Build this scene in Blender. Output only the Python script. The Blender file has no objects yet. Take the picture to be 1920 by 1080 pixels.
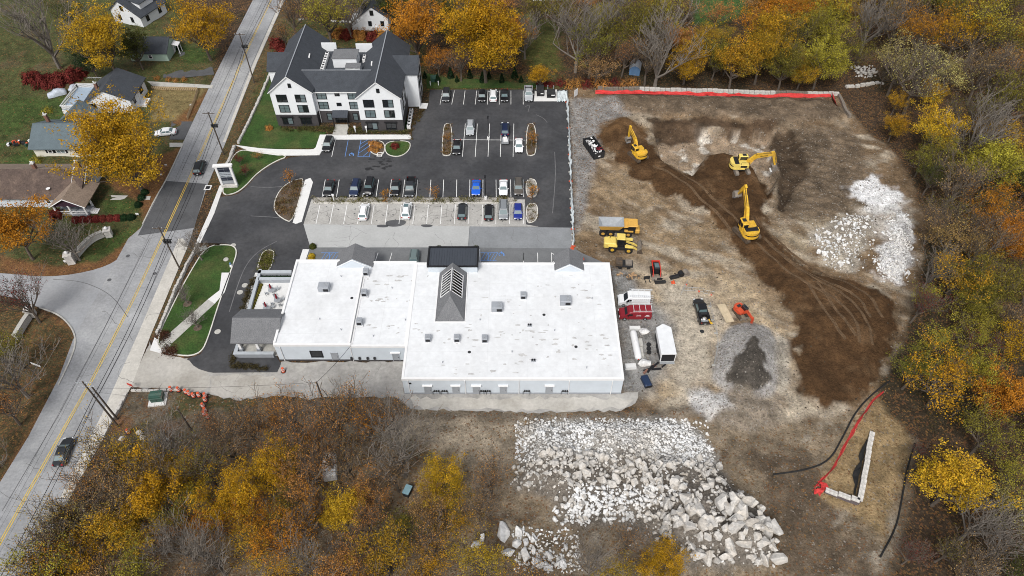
import bpy, bmesh, math, random
import numpy as np
from mathutils import Vector, Matrix, noise as mnoise
random.seed(7); RNG = np.random.default_rng(7)
rad = math.radians
SC = bpy.context.scene
COL = SC.collection

# ------------------------------------------------------------------ camera, sky, sun, exposure
CAM_H = 98.0; PITCH = rad(48.4); FPX = 1333.0          # a drone hovering 98 m above the lot
cd = bpy.data.cameras.new('camera'); cam = bpy.data.objects.new('camera', cd); COL.objects.link(cam)
cam.location = (0, 0, CAM_H); cam.rotation_euler = (math.pi/2 - PITCH, 0, 0)
cd.sensor_width = 36; cd.lens = 36*FPX/1920; cd.clip_start = 1; cd.clip_end = 4000
SC.camera = cam
SUN_EL, SUN_AZ = 52, 200                                 # bright overcast: soft high sun from behind the camera
W = bpy.data.worlds.new('World'); SC.world = W; W.use_nodes = True
nt = W.node_tree; nt.nodes.clear()
sky = nt.nodes.new('ShaderNodeTexSky'); sky.sky_type = 'NISHITA'; sky.sun_disc = False
sky.sun_elevation = rad(SUN_EL); sky.sun_rotation = rad(SUN_AZ); sky.air_density = 1.0; sky.dust_density = 4.0
hs = nt.nodes.new('ShaderNodeHueSaturation'); hs.inputs['Saturation'].default_value = 0.30
bg = nt.nodes.new('ShaderNodeBackground'); bg.inputs['Strength'].default_value = 0.12
wo = nt.nodes.new('ShaderNodeOutputWorld')
nt.links.new(sky.outputs[0], hs.inputs['Color']); nt.links.new(hs.outputs[0], bg.inputs['Color']); nt.links.new(bg.outputs[0], wo.inputs[0])
sd = bpy.data.lights.new('sun', 'SUN'); sd.energy = 1.5; sd.angle = rad(14); sd.color = (1, .97, .92)
so = bpy.data.objects.new('sun', sd); COL.objects.link(so)
so.rotation_euler = (rad(90-SUN_EL), 0, rad(180-SUN_AZ))
cy = SC.cycles; cy.max_bounces = 6; cy.diffuse_bounces = 3; cy.glossy_bounces = 2; cy.transmission_bounces = 3; cy.use_denoising = True; cy.denoising_input_passes = 'RGB_ALBEDO_NORMAL'; cy.denoising_prefilter = 'NONE'; cy.filter_width = 1.0
SC.view_settings.view_transform = 'Standard'; SC.view_settings.look = 'None'
SC.view_settings.exposure = 0.42; SC.view_settings.gamma = 1.0; SC.view_settings.use_curve_mapping = False

# ------------------------------------------------------------------ helpers
CT, ST = math.cos(PITCH), math.sin(PITCH)
def at(px, py, z=0.0):
    """world point at height z that the survey photo shows at pixel (px, py) of 1920x1080"""
    u = (px-960)/FPX; v = (py-540)/FPX
    d = Vector((u, CT - v*ST, -ST - v*CT)); t = (CAM_H-z)/-d.z
    return Vector((0, 0, CAM_H)) + d*t
def g2(px, py, z=0.0):
    p = at(px, py, z); return (p.x, p.y)
def P2(pts, z=0.0): return [g2(x, y, z) for x, y in pts]
def topx(p):
    z = p[2]-CAM_H; zc = p[1]*CT - z*ST; yc = -(p[1]*ST + z*CT)
    return 960+FPX*p[0]/zc, 540+FPX*yc/zc

def tag(o, label=None, cat=None, group=None, kind=None):
    if label: o['label'] = label
    if cat: o['category'] = cat
    if group: o['group'] = group
    if kind: o['kind'] = kind
    return o
def empty(name, loc=(0, 0, 0), rz=0.0, label=None, cat=None, group=None, parent=None):
    o = bpy.data.objects.new(name, None); COL.objects.link(o)
    o.location = loc; o.rotation_euler = (0, 0, rz); o.empty_display_size = .3
    if parent: o.parent = parent
    return tag(o, label, cat, group)
def link(name, me, parent=None, loc=None, rz=None, scale=None):
    o = bpy.data.objects.new(name, me); COL.objects.link(o)
    if parent is not None: o.parent = parent
    if loc is not None: o.location = loc
    if rz is not None: o.rotation_euler = (0, 0, rz)
    if scale is not None: o.scale = scale if hasattr(scale, '__len__') else (scale,)*3
    return o

class MB:
    def __init__(s): s.v = []; s.f = []; s.m = []
    def add(s, vs, fs, mi=0):
        b = len(s.v); s.v += [tuple(p) for p in vs]
        for f in fs: s.f.append(tuple(i+b for i in f)); s.m.append(mi)
        return s
    def box(s, x0, x1, y0, y1, z0, z1, mi=0):
        return s.add([(x0,y0,z0),(x1,y0,z0),(x1,y1,z0),(x0,y1,z0),(x0,y0,z1),(x1,y0,z1),(x1,y1,z1),(x0,y1,z1)],
                     [(0,3,2,1),(4,5,6,7),(0,1,5,4),(1,2,6,5),(2,3,7,6),(3,0,4,7)], mi)
    def cbox(s, c, d, rz=0.0, mi=0, taper=1.0):
        cs, sn = math.cos(rz), math.sin(rz); vs = []
        for k, z in ((1, -.5), (taper, .5)):
            for a, b in ((-.5,-.5),(.5,-.5),(.5,.5),(-.5,.5)):
                x, y = a*d[0]*k, b*d[1]*k
                vs.append((c[0]+x*cs-y*sn, c[1]+x*sn+y*cs, c[2]+z*d[2]))
        return s.add(vs, [(0,3,2,1),(4,5,6,7),(0,1,5,4),(1,2,6,5),(2,3,7,6),(3,0,4,7)], mi)
    def rbox(s, x0, x1, y0, y1, z0, z1, b=.08, mi=0):
        """box with chamfered vertical and top edges"""
        def ring(i, z): return [(x0+i+b,y0+i,z),(x1-i-b,y0+i,z),(x1-i,y0+i+b,z),(x1-i,y1-i-b,z),(x1-i-b,y1-i,z),(x0+i+b,y1-i,z),(x0+i,y1-i-b,z),(x0+i,y0+i+b,z)]
        vs = ring(0, z0)+ring(0, z1-b)+ring(b, z1); fs = []
        for k in (0, 8):
            for i in range(8): j = (i+1) % 8; fs.append((k+i, k+j, k+8+j, k+8+i))
        fs += [tuple(range(16, 24)), tuple(range(7, -1, -1))]
        return s.add(vs, fs, mi)
    def prism(s, pts, z0, z1, mi=0, bottom=True):
        a = sum(pts[i][0]*pts[(i+1)%len(pts)][1]-pts[(i+1)%len(pts)][0]*pts[i][1] for i in range(len(pts)))
        if a < 0: pts = pts[::-1]
        n = len(pts); vs = [(p[0],p[1],z0) for p in pts]+[(p[0],p[1],z1) for p in pts]
        fs = [tuple(range(n, 2*n))]+[(i,(i+1)%n,n+(i+1)%n,n+i) for i in range(n)]
        if bottom: fs.append(tuple(range(n-1,-1,-1)))
        return s.add(vs, fs, mi)
    def extr(s, prof, axis_o, axis_u, axis_v, axis_w, w, mi=0):
        """2D profile (u,v) extruded +-w/2 along axis_w"""
        o = Vector(axis_o); U = Vector(axis_u); V = Vector(axis_v); Wv = Vector(axis_w); n = len(prof); vs = []
        for sg in (-.5, .5):
            for u, v in prof: vs.append(o+U*u+V*v+Wv*(w*sg))
        return s.add(vs, [tuple(range(n-1,-1,-1)), tuple(range(n,2*n))]+[(i,(i+1)%n,n+(i+1)%n,n+i) for i in range(n)], mi)
    def sheet(s, pts, z, mi=0):
        a = sum(pts[i][0]*pts[(i+1)%len(pts)][1]-pts[(i+1)%len(pts)][0]*pts[i][1] for i in range(len(pts)))
        if a < 0: pts = pts[::-1]
        return s.add([(p[0],p[1],z) for p in pts], [tuple(range(len(pts)))], mi)
    def slab(s, pts, th, mi=0):
        """3D polygon thickened downwards"""
        n = len(pts); vs = [tuple(p) for p in pts]+[(p[0],p[1],p[2]-th) for p in pts]
        return s.add(vs, [tuple(range(n)), tuple(range(2*n-1,n-1,-1))]+[(i,n+i,n+(i+1)%n,(i+1)%n) for i in range(n)], mi)
    def tube(s, p0, p1, r0, r1=None, n=6, mi=0, caps=True):
        if r1 is None: r1 = r0
        p0 = Vector(p0); p1 = Vector(p1); d = (p1-p0)
        if d.length < 1e-6: return s
        d.normalize(); a = Vector((0,0,1)) if abs(d.z) < .9 else Vector((1,0,0))
        u = d.cross(a).normalized(); w = d.cross(u); vs = []
        for p, r in ((p0,r0),(p1,r1)):
            for i in range(n):
                t = 2*math.pi*i/n; vs.append(p+(u*math.cos(t)+w*math.sin(t))*r)
        fs = [(i,i+n,(i+1)%n+n,(i+1)%n) for i in range(n)]
        if caps: fs += [tuple(range(n)), tuple(range(2*n-1,n-1,-1))]
        return s.add(vs, fs, mi)
    def path(s, pts, r, n=5, mi=0):
        for a, b in zip(pts[:-1], pts[1:]): s.tube(a, b, r, r, n, mi)
        return s
    def lathe(s, prof, c=(0,0,0), n=12, mi=0):
        vs = []; k = len(prof)
        for r, z in prof:
            for i in range(n): t = 2*math.pi*i/n; vs.append((c[0]+r*math.cos(t), c[1]+r*math.sin(t), c[2]+z))
        fs = [(j*n+i, j*n+(i+1)%n, (j+1)*n+(i+1)%n, (j+1)*n+i) for j in range(k-1) for i in range(n)]
        fs += [tuple(range(n-1,-1,-1)), tuple(range((k-1)*n, k*n))]
        return s.add(vs, fs, mi)
    def strip(s, line, w, z0, z1, mi=0):
        """kerb-like strip of width w along a 2D polyline"""
        L = offset(line, w/2); R = offset(line, -w/2); n = len(line)
        for i in range(n-1):
            s.add([(*L[i],z0),(*R[i],z0),(*R[i+1],z0),(*L[i+1],z0),(*L[i],z1),(*R[i],z1),(*R[i+1],z1),(*L[i+1],z1)],
                  [(4,5,6,7),(0,1,5,4),(1,2,6,5),(2,3,7,6),(3,0,4,7)], mi)
        return s
    def mesh(s, name, mats):
        me = bpy.data.meshes.new(name); me.from_pydata(s.v, [], s.f)
        for m in (mats if isinstance(mats, (list, tuple)) else [mats]): me.materials.append(m)
        if any(s.m): me.polygons.foreach_set('material_index', s.m)
        me.update(); return me
    def build(s, name, mats, parent=None, off=None, smooth=False, **k):
        if off is not None: s.v = [(p[0]-off[0], p[1]-off[1], p[2]-off[2]) for p in s.v]
        me = s.mesh(name, mats)
        if smooth: me.polygons.foreach_set('use_smooth', [True]*len(me.polygons))
        return link(name, me, parent, **k)
def offset(line, d):
    out = []; n = len(line)
    for i in range(n):
        a = Vector(line[max(i-1,0)]); b = Vector(line[min(i+1,n-1)]); t = (b-a)
        if t.length < 1e-6: t = Vector((1,0))
        t.normalize(); out.append((line[i][0]-t.y*d, line[i][1]+t.x*d))
    return out
def rough(pts, amp=.35, step=.9, seed=0):
    rr = random.Random(seed+len(pts)); out = []; n = len(pts)
    for i in range(n):
        a = Vector(pts[i]); b = Vector(pts[(i+1)%n]); k = max(1, int((b-a).length/step)); t = (b-a)/k; nn = Vector((-t.y, t.x)).normalized() if t.length > 1e-6 else Vector((0,0))
        for j in range(k): q = a+t*j+nn*rr.uniform(-amp,amp)*(1 if j else .3); out.append((q.x,q.y))
    return out
def smoothline(pts, it=2, closed=False):
    for _ in range(it):
        out = []; n = len(pts)
        rng = range(n) if closed else range(n-1)
        if not closed: out.append(pts[0])
        for i in rng:
            a = pts[i]; b = pts[(i+1)%n]
            out.append(tuple(.75*p+.25*q for p, q in zip(a, b))); out.append(tuple(.25*p+.75*q for p, q in zip(a, b)))
        if not closed: out.append(pts[-1])
        pts = out
    return pts

# ------------------------------------------------------------------ materials
def mat(name, col, rough=.85, var=.15, scale=1.2, metal=0., bump=0., bscale=20., objcol=False, spec=.3, fine=.0, fscale=9., tint=None):
    """Principled with two octaves of colour noise, optional second tint in blotches and bump"""
    m = bpy.data.materials.new(name); m.use_nodes = True; t = m.node_tree; N = t.nodes; b = N['Principled BSDF']
    b.inputs['Roughness'].default_value = rough; b.inputs['Metallic'].default_value = metal; b.inputs['Specular IOR Level'].default_value = spec
    tc = N.new('ShaderNodeTexCoord'); src = None
    if objcol: oi = N.new('ShaderNodeObjectInfo'); src = oi.outputs['Color']
    else:
        rgb = N.new('ShaderNodeRGB'); rgb.outputs[0].default_value = (*col, 1); src = rgb.outputs[0]
    def noise(sc, det=6):
        n = N.new('ShaderNodeTexNoise'); n.inputs['Scale'].default_value = sc; n.inputs['Detail'].default_value = det
        n.inputs['Roughness'].default_value = .65; t.links.new(tc.outputs['Object'], n.inputs['Vector']); return n
    if tint:
        n = noise(scale*.45); r = N.new('ShaderNodeMapRange'); r.inputs[1].default_value = .45; r.inputs[2].default_value = .65
        t.links.new(n.outputs[0], r.inputs[0]); mx = N.new('ShaderNodeMix'); mx.data_type = 'RGBA'
        mx.inputs[7].default_value = (*tint, 1); t.links.new(r.outputs[0], mx.inputs[0]); t.links.new(src, mx.inputs[6]); src = mx.outputs[2]
    for amt, sc in ((var, scale), (fine, fscale)):
        if amt <= 0: continue
        n = noise(sc); r = N.new('ShaderNodeMapRange'); r.inputs[1].default_value = .3; r.inputs[2].default_value = .7
        r.inputs[3].default_value = 1-amt; r.inputs[4].default_value = 1+amt; t.links.new(n.outputs[0], r.inputs[0])
        mx = N.new('ShaderNodeMix'); mx.data_type = 'RGBA'; mx.blend_type = 'MULTIPLY'; mx.inputs[0].default_value = 1
        t.links.new(src, mx.inputs[6]); t.links.new(r.outputs[0], mx.inputs[7]); src = mx.outputs[2]
    t.links.new(src, b.inputs['Base Color'])
    if bump > 0:
        n = noise(bscale, 4); bp = N.new('ShaderNodeBump'); bp.inputs['Strength'].default_value = bump; bp.inputs['Distance'].default_value = .05
        t.links.new(n.outputs[0], bp.inputs['Height']); t.links.new(bp.outputs[0], b.inputs['Normal'])
    return m
def glassmat(name, col, rough=.06):
    m = mat(name, col, rough, 0, spec=.7); return m
A = {}
A['asphalt_new'] = mat('asphalt_new', (.046,.047,.051), .85, .24, .16, fine=.18, fscale=1.3, tint=(.072,.072,.075))
A['asphalt_road'] = mat('asphalt_road', (.27,.275,.285), .9, .18, .18, fine=.16, fscale=2.2, tint=(.33,.335,.34))
A['asphalt_side'] = mat('asphalt_side', (.30,.31,.325), .9, .14, .18, fine=.10, fscale=2.2, tint=(.29,.295,.305))
A['asphalt_patch'] = mat('asphalt_patch', (.085,.087,.092), .9, .2, .4, fine=.12, fscale=3)
A['asphalt_old'] = mat('asphalt_old', (.36,.35,.33), .92, .14, .35, fine=.16, fscale=2.6, tint=(.43,.42,.40))
A['asphalt_aisle'] = mat('asphalt_aisle', (.40,.405,.40), .92, .08, .3, fine=.07, fscale=2.6)
A['asphalt_grey'] = mat('asphalt_grey', (.225,.235,.245), .92, .12, .35, fine=.10, fscale=2.6)
A['asphalt_front'] = mat('asphalt_front', (.155,.16,.165), .92, .15, .4, fine=.10, fscale=2.6)
A['apron'] = mat('concrete_apron', (.44,.42,.385), .92, .14, .22, fine=.12, fscale=2.0, tint=(.33,.31,.275))
A['shoulder'] = mat('sandy_shoulder', (.48,.46,.42), .95, .14, .5, fine=.12, fscale=3)
A['service'] = mat('service_yard', (.30,.29,.275), .92, .28, .16, fine=.16, fscale=1.6, tint=(.40,.385,.355))
A['concrete'] = mat('white_concrete', (.66,.66,.65), .9, .05, .6, fine=.05, fscale=4)
A['concrete_old'] = mat('old_concrete', (.42,.41,.38), .92, .15, .8, fine=.12, fscale=5)
A['kerb'] = mat('kerb_concrete', (.62,.60,.55), .9, .12, .8)
A['white_paint'] = mat('white_paint', (.78,.78,.77), .8, .12, 1.5)
A['blue_paint'] = mat('blue_paint', (.12,.25,.55), .8, .12, 1.5)
A['yellow_paint'] = mat('yellow_paint', (.62,.42,.06), .8, .15, 1.5)
A['lawn'] = mat('lawn', (.032,.070,.014), .95, .28, .35, fine=.45, fscale=3.5, bump=.6, bscale=14, tint=(.068,.080,.024))
A['mulch'] = mat('mulch', (.10,.075,.055), .95, .25, 1.2, fine=.35, fscale=6, bump=.6, bscale=10)
A['gravelbed'] = mat('gravel_bed', (.33,.31,.28), .95, .2, 1.2, fine=.3, fscale=6, bump=.5, bscale=10)
A['membrane'] = mat('white_roof_membrane', (.675,.69,.705), .6, .06, .25, fine=.07, fscale=1.1, tint=(.625,.635,.645))
A['stain'] = mat('roof_stain', (.46,.455,.45), .8, .25, 2)
A['wall_cap'] = mat('grey_wall_cap', (.40,.43,.46), .8, .08, 1)
A['orange_machine'] = mat('orange_machine_paint', (.52,.075,.03), .5, .12, 2)
A['gravel'] = mat('loose_gravel', (.28,.265,.25), .95, .3, 1)
A['dirt_stone'] = mat('soil_stained_stone', (.30,.265,.22), .95, .35, .7)
A['white_wall'] = mat('white_siding', (.72,.74,.76), .7, .04, .5)
A['grey_wall'] = mat('pale_grey_wall', (.55,.60,.65), .75, .06, .5)
A['white_trim'] = mat('white_trim', (.73,.73,.73), .6, .04, 1)
A['brick'] = mat('dark_brick', (.060,.056,.058), .85, .12, 2, fine=.2, fscale=12)
A['shingle_dark'] = mat('charcoal_shingles', (.050,.056,.066), .9, .14, .8, fine=.22, fscale=5, bump=.3, bscale=12)
A['shingle_grey'] = mat('grey_shingles', (.155,.158,.165), .9, .10, 1, fine=.35, fscale=7, bump=.3, bscale=12)
A['shingle_slate'] = mat('slate_shingles', (.105,.135,.150), .9, .10, .8, fine=.16, fscale=5)
A['shingle_brown'] = mat('brown_shingles', (.088,.064,.054), .92, .2, .8, fine=.35, fscale=3.5, tint=(.125,.09,.072))
A['shingle_tan'] = mat('tan_shingles', (.235,.18,.14), .92, .16, .9, fine=.28, fscale=4)
A['metal_roof'] = mat('dark_metal_roof', (.045,.052,.065), .45, .06, .8, spec=.5)
A['glass'] = glassmat('window_glass', (.012,.015,.018))
A['glass_light'] = glassmat('window_glass_blind', (.13,.17,.18), .15)
A['carglass'] = glassmat('car_glass', (.10,.15,.16), .05)
A['black'] = mat('black_frame', (.012,.012,.014), .6, .05, 1)
A['dark_metal'] = mat('dark_metal', (.035,.036,.038), .6, .2, 2, metal=.3)
A['steel'] = mat('galvanised_steel', (.45,.47,.49), .45, .12, 2, metal=.5)
A['unit'] = mat('hvac_casing', (.34,.36,.39), .55, .08, 1.5, metal=.2)
A['rubber'] = mat('rubber', (.018,.018,.019), .9, .1, 3)
A['paint'] = mat('vehicle_paint', (1,1,1), .28, 0, objcol=True, spec=.5)
A['plate'] = mat('licence_plate', (.75,.76,.78), .5, 0)
A['headlight'] = mat('headlight_lens', (.75,.77,.8), .15, 0, spec=.7)
A['taillight'] = mat('taillight_lens', (.35,.015,.015), .2, 0, spec=.6)
A['yellow'] = mat('machine_yellow', (.66,.39,.03), .5, .16, 1.2, fine=.20, fscale=5, spec=.4, tint=(.52,.31,.05))
A['pale_yellow'] = mat('faded_machine_yellow', (.68,.52,.13), .5, .08, 1.2, fine=.08, fscale=6)
A['ochre'] = mat('ochre_machine_paint', (.58,.33,.07), .55, .12, 1.2, fine=.12, fscale=6)
A['track'] = mat('muddy_track', (.085,.066,.050), .8, .35, 2.5, metal=.1, tint=(.12,.08,.05))
A['oil'] = mat('oil_stain', (.022,.022,.024), .6, .2, 2)
A['crack'] = mat('pavement_crack', (.12,.118,.115), .95, .3, 2)
A['roof_seam'] = mat('roof_seam', (.60,.61,.62), .7, .1, 1)
A['roof_patch'] = mat('roof_patch', (.66,.67,.68), .7, .08, 1)
A['muddy'] = mat('muddy_steel', (.22,.19,.16), .8, .3, 2, metal=.1)
A['red_paint'] = mat('red_machine_paint', (.50,.035,.02), .5, .1, 2)
A['orange'] = mat('safety_orange', (.60,.10,.04), .6, .1, 2)
A['mesh_red'] = mat('red_safety_mesh', (.52,.045,.042), .8, .18, .8, fine=.25, fscale=4)
A['silt_black'] = mat('black_silt_fabric', (.018,.018,.018), .85, .2, 2)
A['wood_pole'] = mat('weathered_pole', (.085,.068,.055), .9, .2, 2)
A['wood'] = mat('raw_timber', (.40,.30,.18), .85, .18, 1.5, fine=.15, fscale=8)
A['plywood'] = mat('plywood', (.50,.41,.28), .85, .15, 1.2, fine=.12, fscale=6)
A['rock'] = mat('blasted_rock', (.54,.52,.49), .92, .34, .5, fine=.25, fscale=3.0, tint=(.36,.325,.28))
A['rock_white'] = mat('white_marble_rubble', (.68,.68,.675), .92, .30, .35, fine=.25, fscale=1.6, tint=(.50,.475,.44))
A['stone'] = mat('pale_stone', (.52,.50,.47), .92, .25, .8, fine=.2, fscale=4)
A['bark'] = mat('bark', (.110,.089,.071), .95, .25, 1.5)
A['bark_grey'] = mat('grey_bark', (.165,.145,.125), .95, .25, 1.5)
A['green_box'] = mat('green_enamel', (.035,.085,.065), .5, .1, 1.5)
A['cloth_red'] = mat('burgundy_canvas', (.22,.015,.025), .9, .1, 3)
A['mint'] = mat('mint_siding', (.36,.47,.40), .8, .06, 1)
A['cream'] = mat('cream_siding', (.72,.70,.62), .8, .06, 1)
A['bluegrey'] = mat('blue_grey_deck', (.30,.37,.45), .7, .08, 1)
A['shed_blue'] = mat('faded_blue_boards', (.10,.19,.33), .8, .15, 1)
A['chimney'] = mat('chimney_brick', (.19,.10,.075), .9, .25, 3)
A['tarp'] = mat('silver_tarp', (.42,.46,.52), .6, .2, 2)
A['mesh_white'] = mat('white_fence_mesh', (.55,.60,.62), .85, .2, 1)
A['log'] = mat('cut_log', (.42,.27,.15), .85, .3, 3)
A['stump_dark'] = mat('wet_soil_clods', (.06,.045,.03), .95, .3, 2)
# ------------------------------------------------------------------ terrain
_T = np.random.default_rng(3).random((256, 256))
def vn(x, y, s, seed=0):
    x = np.asarray(x)/s + seed*37.3; y = np.asarray(y)/s + seed*91.7
    xi = np.floor(x).astype(int); yi = np.floor(y).astype(int); fx = x-xi; fy = y-yi
    fx = fx*fx*(3-2*fx); fy = fy*fy*(3-2*fy); g = lambda a, b: _T[a % 256, b % 256]
    return (g(xi,yi)*(1-fx)+g(xi+1,yi)*fx)*(1-fy)+(g(xi,yi+1)*(1-fx)+g(xi+1,yi+1)*fx)*fy
def fbm(x, y, s, seed=0, o=4):
    t = 0; a = .5
    for k in range(o): t = t + a*vn(x, y, s/2**k, seed+k*5); a *= .5
    return t/(1-.5**o)-.5
def sdpoly(poly, X, Y, lim=12.):
    """signed distance, negative inside, evaluated only near the polygon"""
    P = np.array(poly); out = np.full(X.shape, lim)
    sel = (X > P[:,0].min()-lim) & (X < P[:,0].max()+lim) & (Y > P[:,1].min()-lim) & (Y < P[:,1].max()+lim)
    x = X[sel]; y = Y[sel]; d = np.full(x.shape, 1e9); ins = np.zeros(x.shape, bool)
    for i in range(len(P)):
        a = P[i]; b = P[(i+1) % len(P)]; e = b-a; L = max(e@e, 1e-9)
        t = np.clip(((x-a[0])*e[0]+(y-a[1])*e[1])/L, 0, 1)
        d = np.minimum(d, (x-a[0]-t*e[0])**2+(y-a[1]-t*e[1])**2)
        c = ((a[1] > y) != (b[1] > y)); ins ^= c & (x < (b[0]-a[0])*(y-a[1])/((b[1]-a[1]) or 1e-9)+a[0])
    d = np.sqrt(d); out[sel] = np.where(ins, -d, d); return out
def sdline(line, X, Y):
    d = np.full(X.shape, 1e9)
    for a, b in zip(line[:-1], line[1:]):
        a = np.array(a); b = np.array(b); e = b-a; L = max(e@e, 1e-9)
        t = np.clip(((X-a[0])*e[0]+(Y-a[1])*e[1])/L, 0, 1); d = np.minimum(d, (X-a[0]-t*e[0])**2+(Y-a[1]-t*e[1])**2)
    return np.sqrt(d)
def sstep(a, b, v): t = np.clip((v-a)/(b-a), 0, 1); return t*t*(3-2*t)
def axis(lo, hi, fine, step, fstep, far):
    a = [-far, -far*.7, -far*.5, -far*.35]; a = [v for v in a if v < lo-20]
    x = lo
    while x < hi: a.append(x); x += fstep if fine[0] <= x < fine[1] else step
    a += [hi, hi+30, hi+90, hi+200, hi+450, hi+900]; return np.array(a)
GX = axis(-150, 185, (8, 88), .8, .42, 900.); GY = axis(8, 245, (36, 152), .8, .45, 500.)
XX, YY = np.meshgrid(GX, GY); Xf = XX.ravel(); Yf = YY.ravel()

SITE = P2([(1064,166),(1570,176),(1610,230),(1690,300),(1732,400),(1722,540),(1692,640),(1622,765),(1500,795),(1350,785),(1200,778),(1166,742),(1150,500),(1074,466)])
LOWER = P2([(735,735),(900,765),(1200,775),(1500,790),(1640,740),(1705,830),(1700,960),(1660,1090),(1180,1130),(905,1000),(860,880),(760,800)])
DARK = P2(smoothline([(1118,245),(1165,222),(1212,240),(1240,305),(1305,335),(1330,295),(1382,284),(1440,325),(1448,372),(1425,405),(1442,440),(1492,490),(1560,520),(1660,545),(1692,600),(1664,690),(1620,745),(1562,776),(1500,752),(1478,690),(1498,640),(1468,560),(1420,510),(1385,470),(1350,425),(1290,380),(1210,348),(1158,302)], 2, True))
PIT = P2([(1222,236),(1448,244),(1462,330),(1440,372),(1400,300),(1325,295),(1300,330),(1240,300)])
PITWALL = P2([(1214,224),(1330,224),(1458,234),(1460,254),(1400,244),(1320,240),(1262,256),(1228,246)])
SPOIL = P2([(1125,178),(1560,188),(1590,222),(1455,240),(1330,220),(1215,214),(1150,205)])
TRENCH = P2([(1448,250),(1490,246),(1520,330),(1495,345),(1470,400),(1458,392),(1462,330)])
GRAV = P2(smoothline([(1370,608),(1425,602),(1462,645),(1472,702),(1448,748),(1385,752),(1336,718),(1340,655)], 2, True))
GRAVWET = P2(smoothline([(1393,640),(1416,650),(1424,680),(1440,705),(1430,738),(1385,735),(1358,715),(1372,690),(1388,670)], 2, True))
ROCK = P2(smoothline([(975,795),(1060,786),(1180,790),(1290,785),(1330,830),(1345,880),(1370,910),(1430,960),(1450,1010),(1455,1060),(1380,1062),(1280,1075),(1230,1040),(1180,1020),(1150,985),(1050,985),(1030,940),(955,915),(985,870)], 1, True))
ROCKBIG = P2([(1230,925),(1330,915),(1400,950),(1450,1010),(1460,1062),(1320,1062),(1240,1035),(1200,985)])
ROCKMID = P2([(955,915),(975,868),(1100,860),(1250,872),(1345,880),(1375,915),(1300,920),(1180,920),(1050,925)])
ROCKFINE = P2([(975,795),(1060,786),(1180,790),(1290,785),(1330,830),(1345,880),(1250,872),(1100,862),(985,868)])
ROCKLOW = P2([(1035,930),(1180,922),(1300,920),(1230,960),(1200,985),(1140,985),(1050,985)])
LIMEA = P2(smoothline([(1592,350),(1640,330),(1655,345),(1690,370),(1690,395),(1650,400),(1612,385)], 1, True))
LIMEB = P2(smoothline([(1690,392),(1712,420),(1708,490),(1690,530),(1650,530),(1642,490),(1665,450),(1672,410)], 1, True))
LIMEC = P2([(1520,455),(1545,420),(1600,400),(1640,410),(1640,440),(1610,480),(1595,510),(1555,500)])
STRAW = P2([(1530,925),(1560,860),(1640,738),(1712,830),(1695,890),(1655,1010),(1600,970)])
GRAVEDGE = P2([(1068,185),(1150,185),(1180,215),(1130,235),(1110,330),(1085,440),(1076,440)])
SIDEYARD = P2([(1148,500),(1190,520),(1225,560),(1262,600),(1275,660),(1240,700),(1200,745),(1166,742)])
CLAYTAN = P2([(1190,500),(1340,560),(1350,620),(1330,690),(1280,740),(1250,700),(1270,620),(1225,545)])
SHALE = P2([(1300,735),(1400,735),(1470,750),(1450,800),(1390,810),(1330,790)])
BANK = P2([(560,748),(690,745),(735,730),(760,768),(1190,772),(1300,760),(1320,785),(1000,790),(780,785),(700,775),(600,770)])
CORNER = P2([(246,735),(330,730),(440,750),(560,752),(740,760),(880,900),(700,900),(400,850),(190,850),(192,820)])
GREENLOT = P2([(1290,-10),(1415,-10),(1405,25),(1345,50),(1300,45)])
GREENTOP = P2([(975,25),(1050,40),(1055,130),(1000,135),(975,100)])
APTROUND = P2([(520,30),(800,60),(800,140),(1060,140),(1060,168),(790,170),(520,150),(470,200),(430,300),(400,370),(420,270),(480,120)])
YARDDRY = P2([(285,165),(388,165),(350,228),(283,228)])
YARDLEAF = [P2(p) for p in ([(388,168),(400,160),(350,235),(322,232)],[(335,275),(345,270),(270,420),(262,380),(200,345),(170,345),(250,320)],[(0,480),(90,500),(190,490),(262,432),(236,478),(189,506),(94,522),(0,512)],[(74,578),(140,618),(144,645),(70,800),(0,915),(0,880),(60,790),(125,690),(128,630),(100,600)])]
LAWNLEFT = P2([(-200,-60),(300,-60),(400,120),(390,165),(330,300),(300,400),(262,432),(190,495),(0,505),(-200,500)])
LAWNGREEN = [P2(p) for p in ([(0,195),(120,180),(140,230),(60,225),(0,280)],[(10,300),(60,275),(70,300),(60,310),(0,315)],[(190,375),(262,375),(262,400),(190,400)],[(200,440),(262,425),(230,470),(150,495)],[(330,85),(410,90),(390,125),(345,118)],[(20,180),(110,190),(140,215),(40,215)])]
VERGE = P2([(526,10),(478,125),(425,268),(398,330),(392,345),(412,345),(440,268),(495,130),(545,10)])
VERGE2 = P2([(352,462),(372,462),(345,520),(300,610),(278,640),(283,620),(322,525)])
LITTERSITE = P2([(1400,850),(1530,850),(1560,960),(1640,1090),(1470,1090),(1440,960)])

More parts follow.
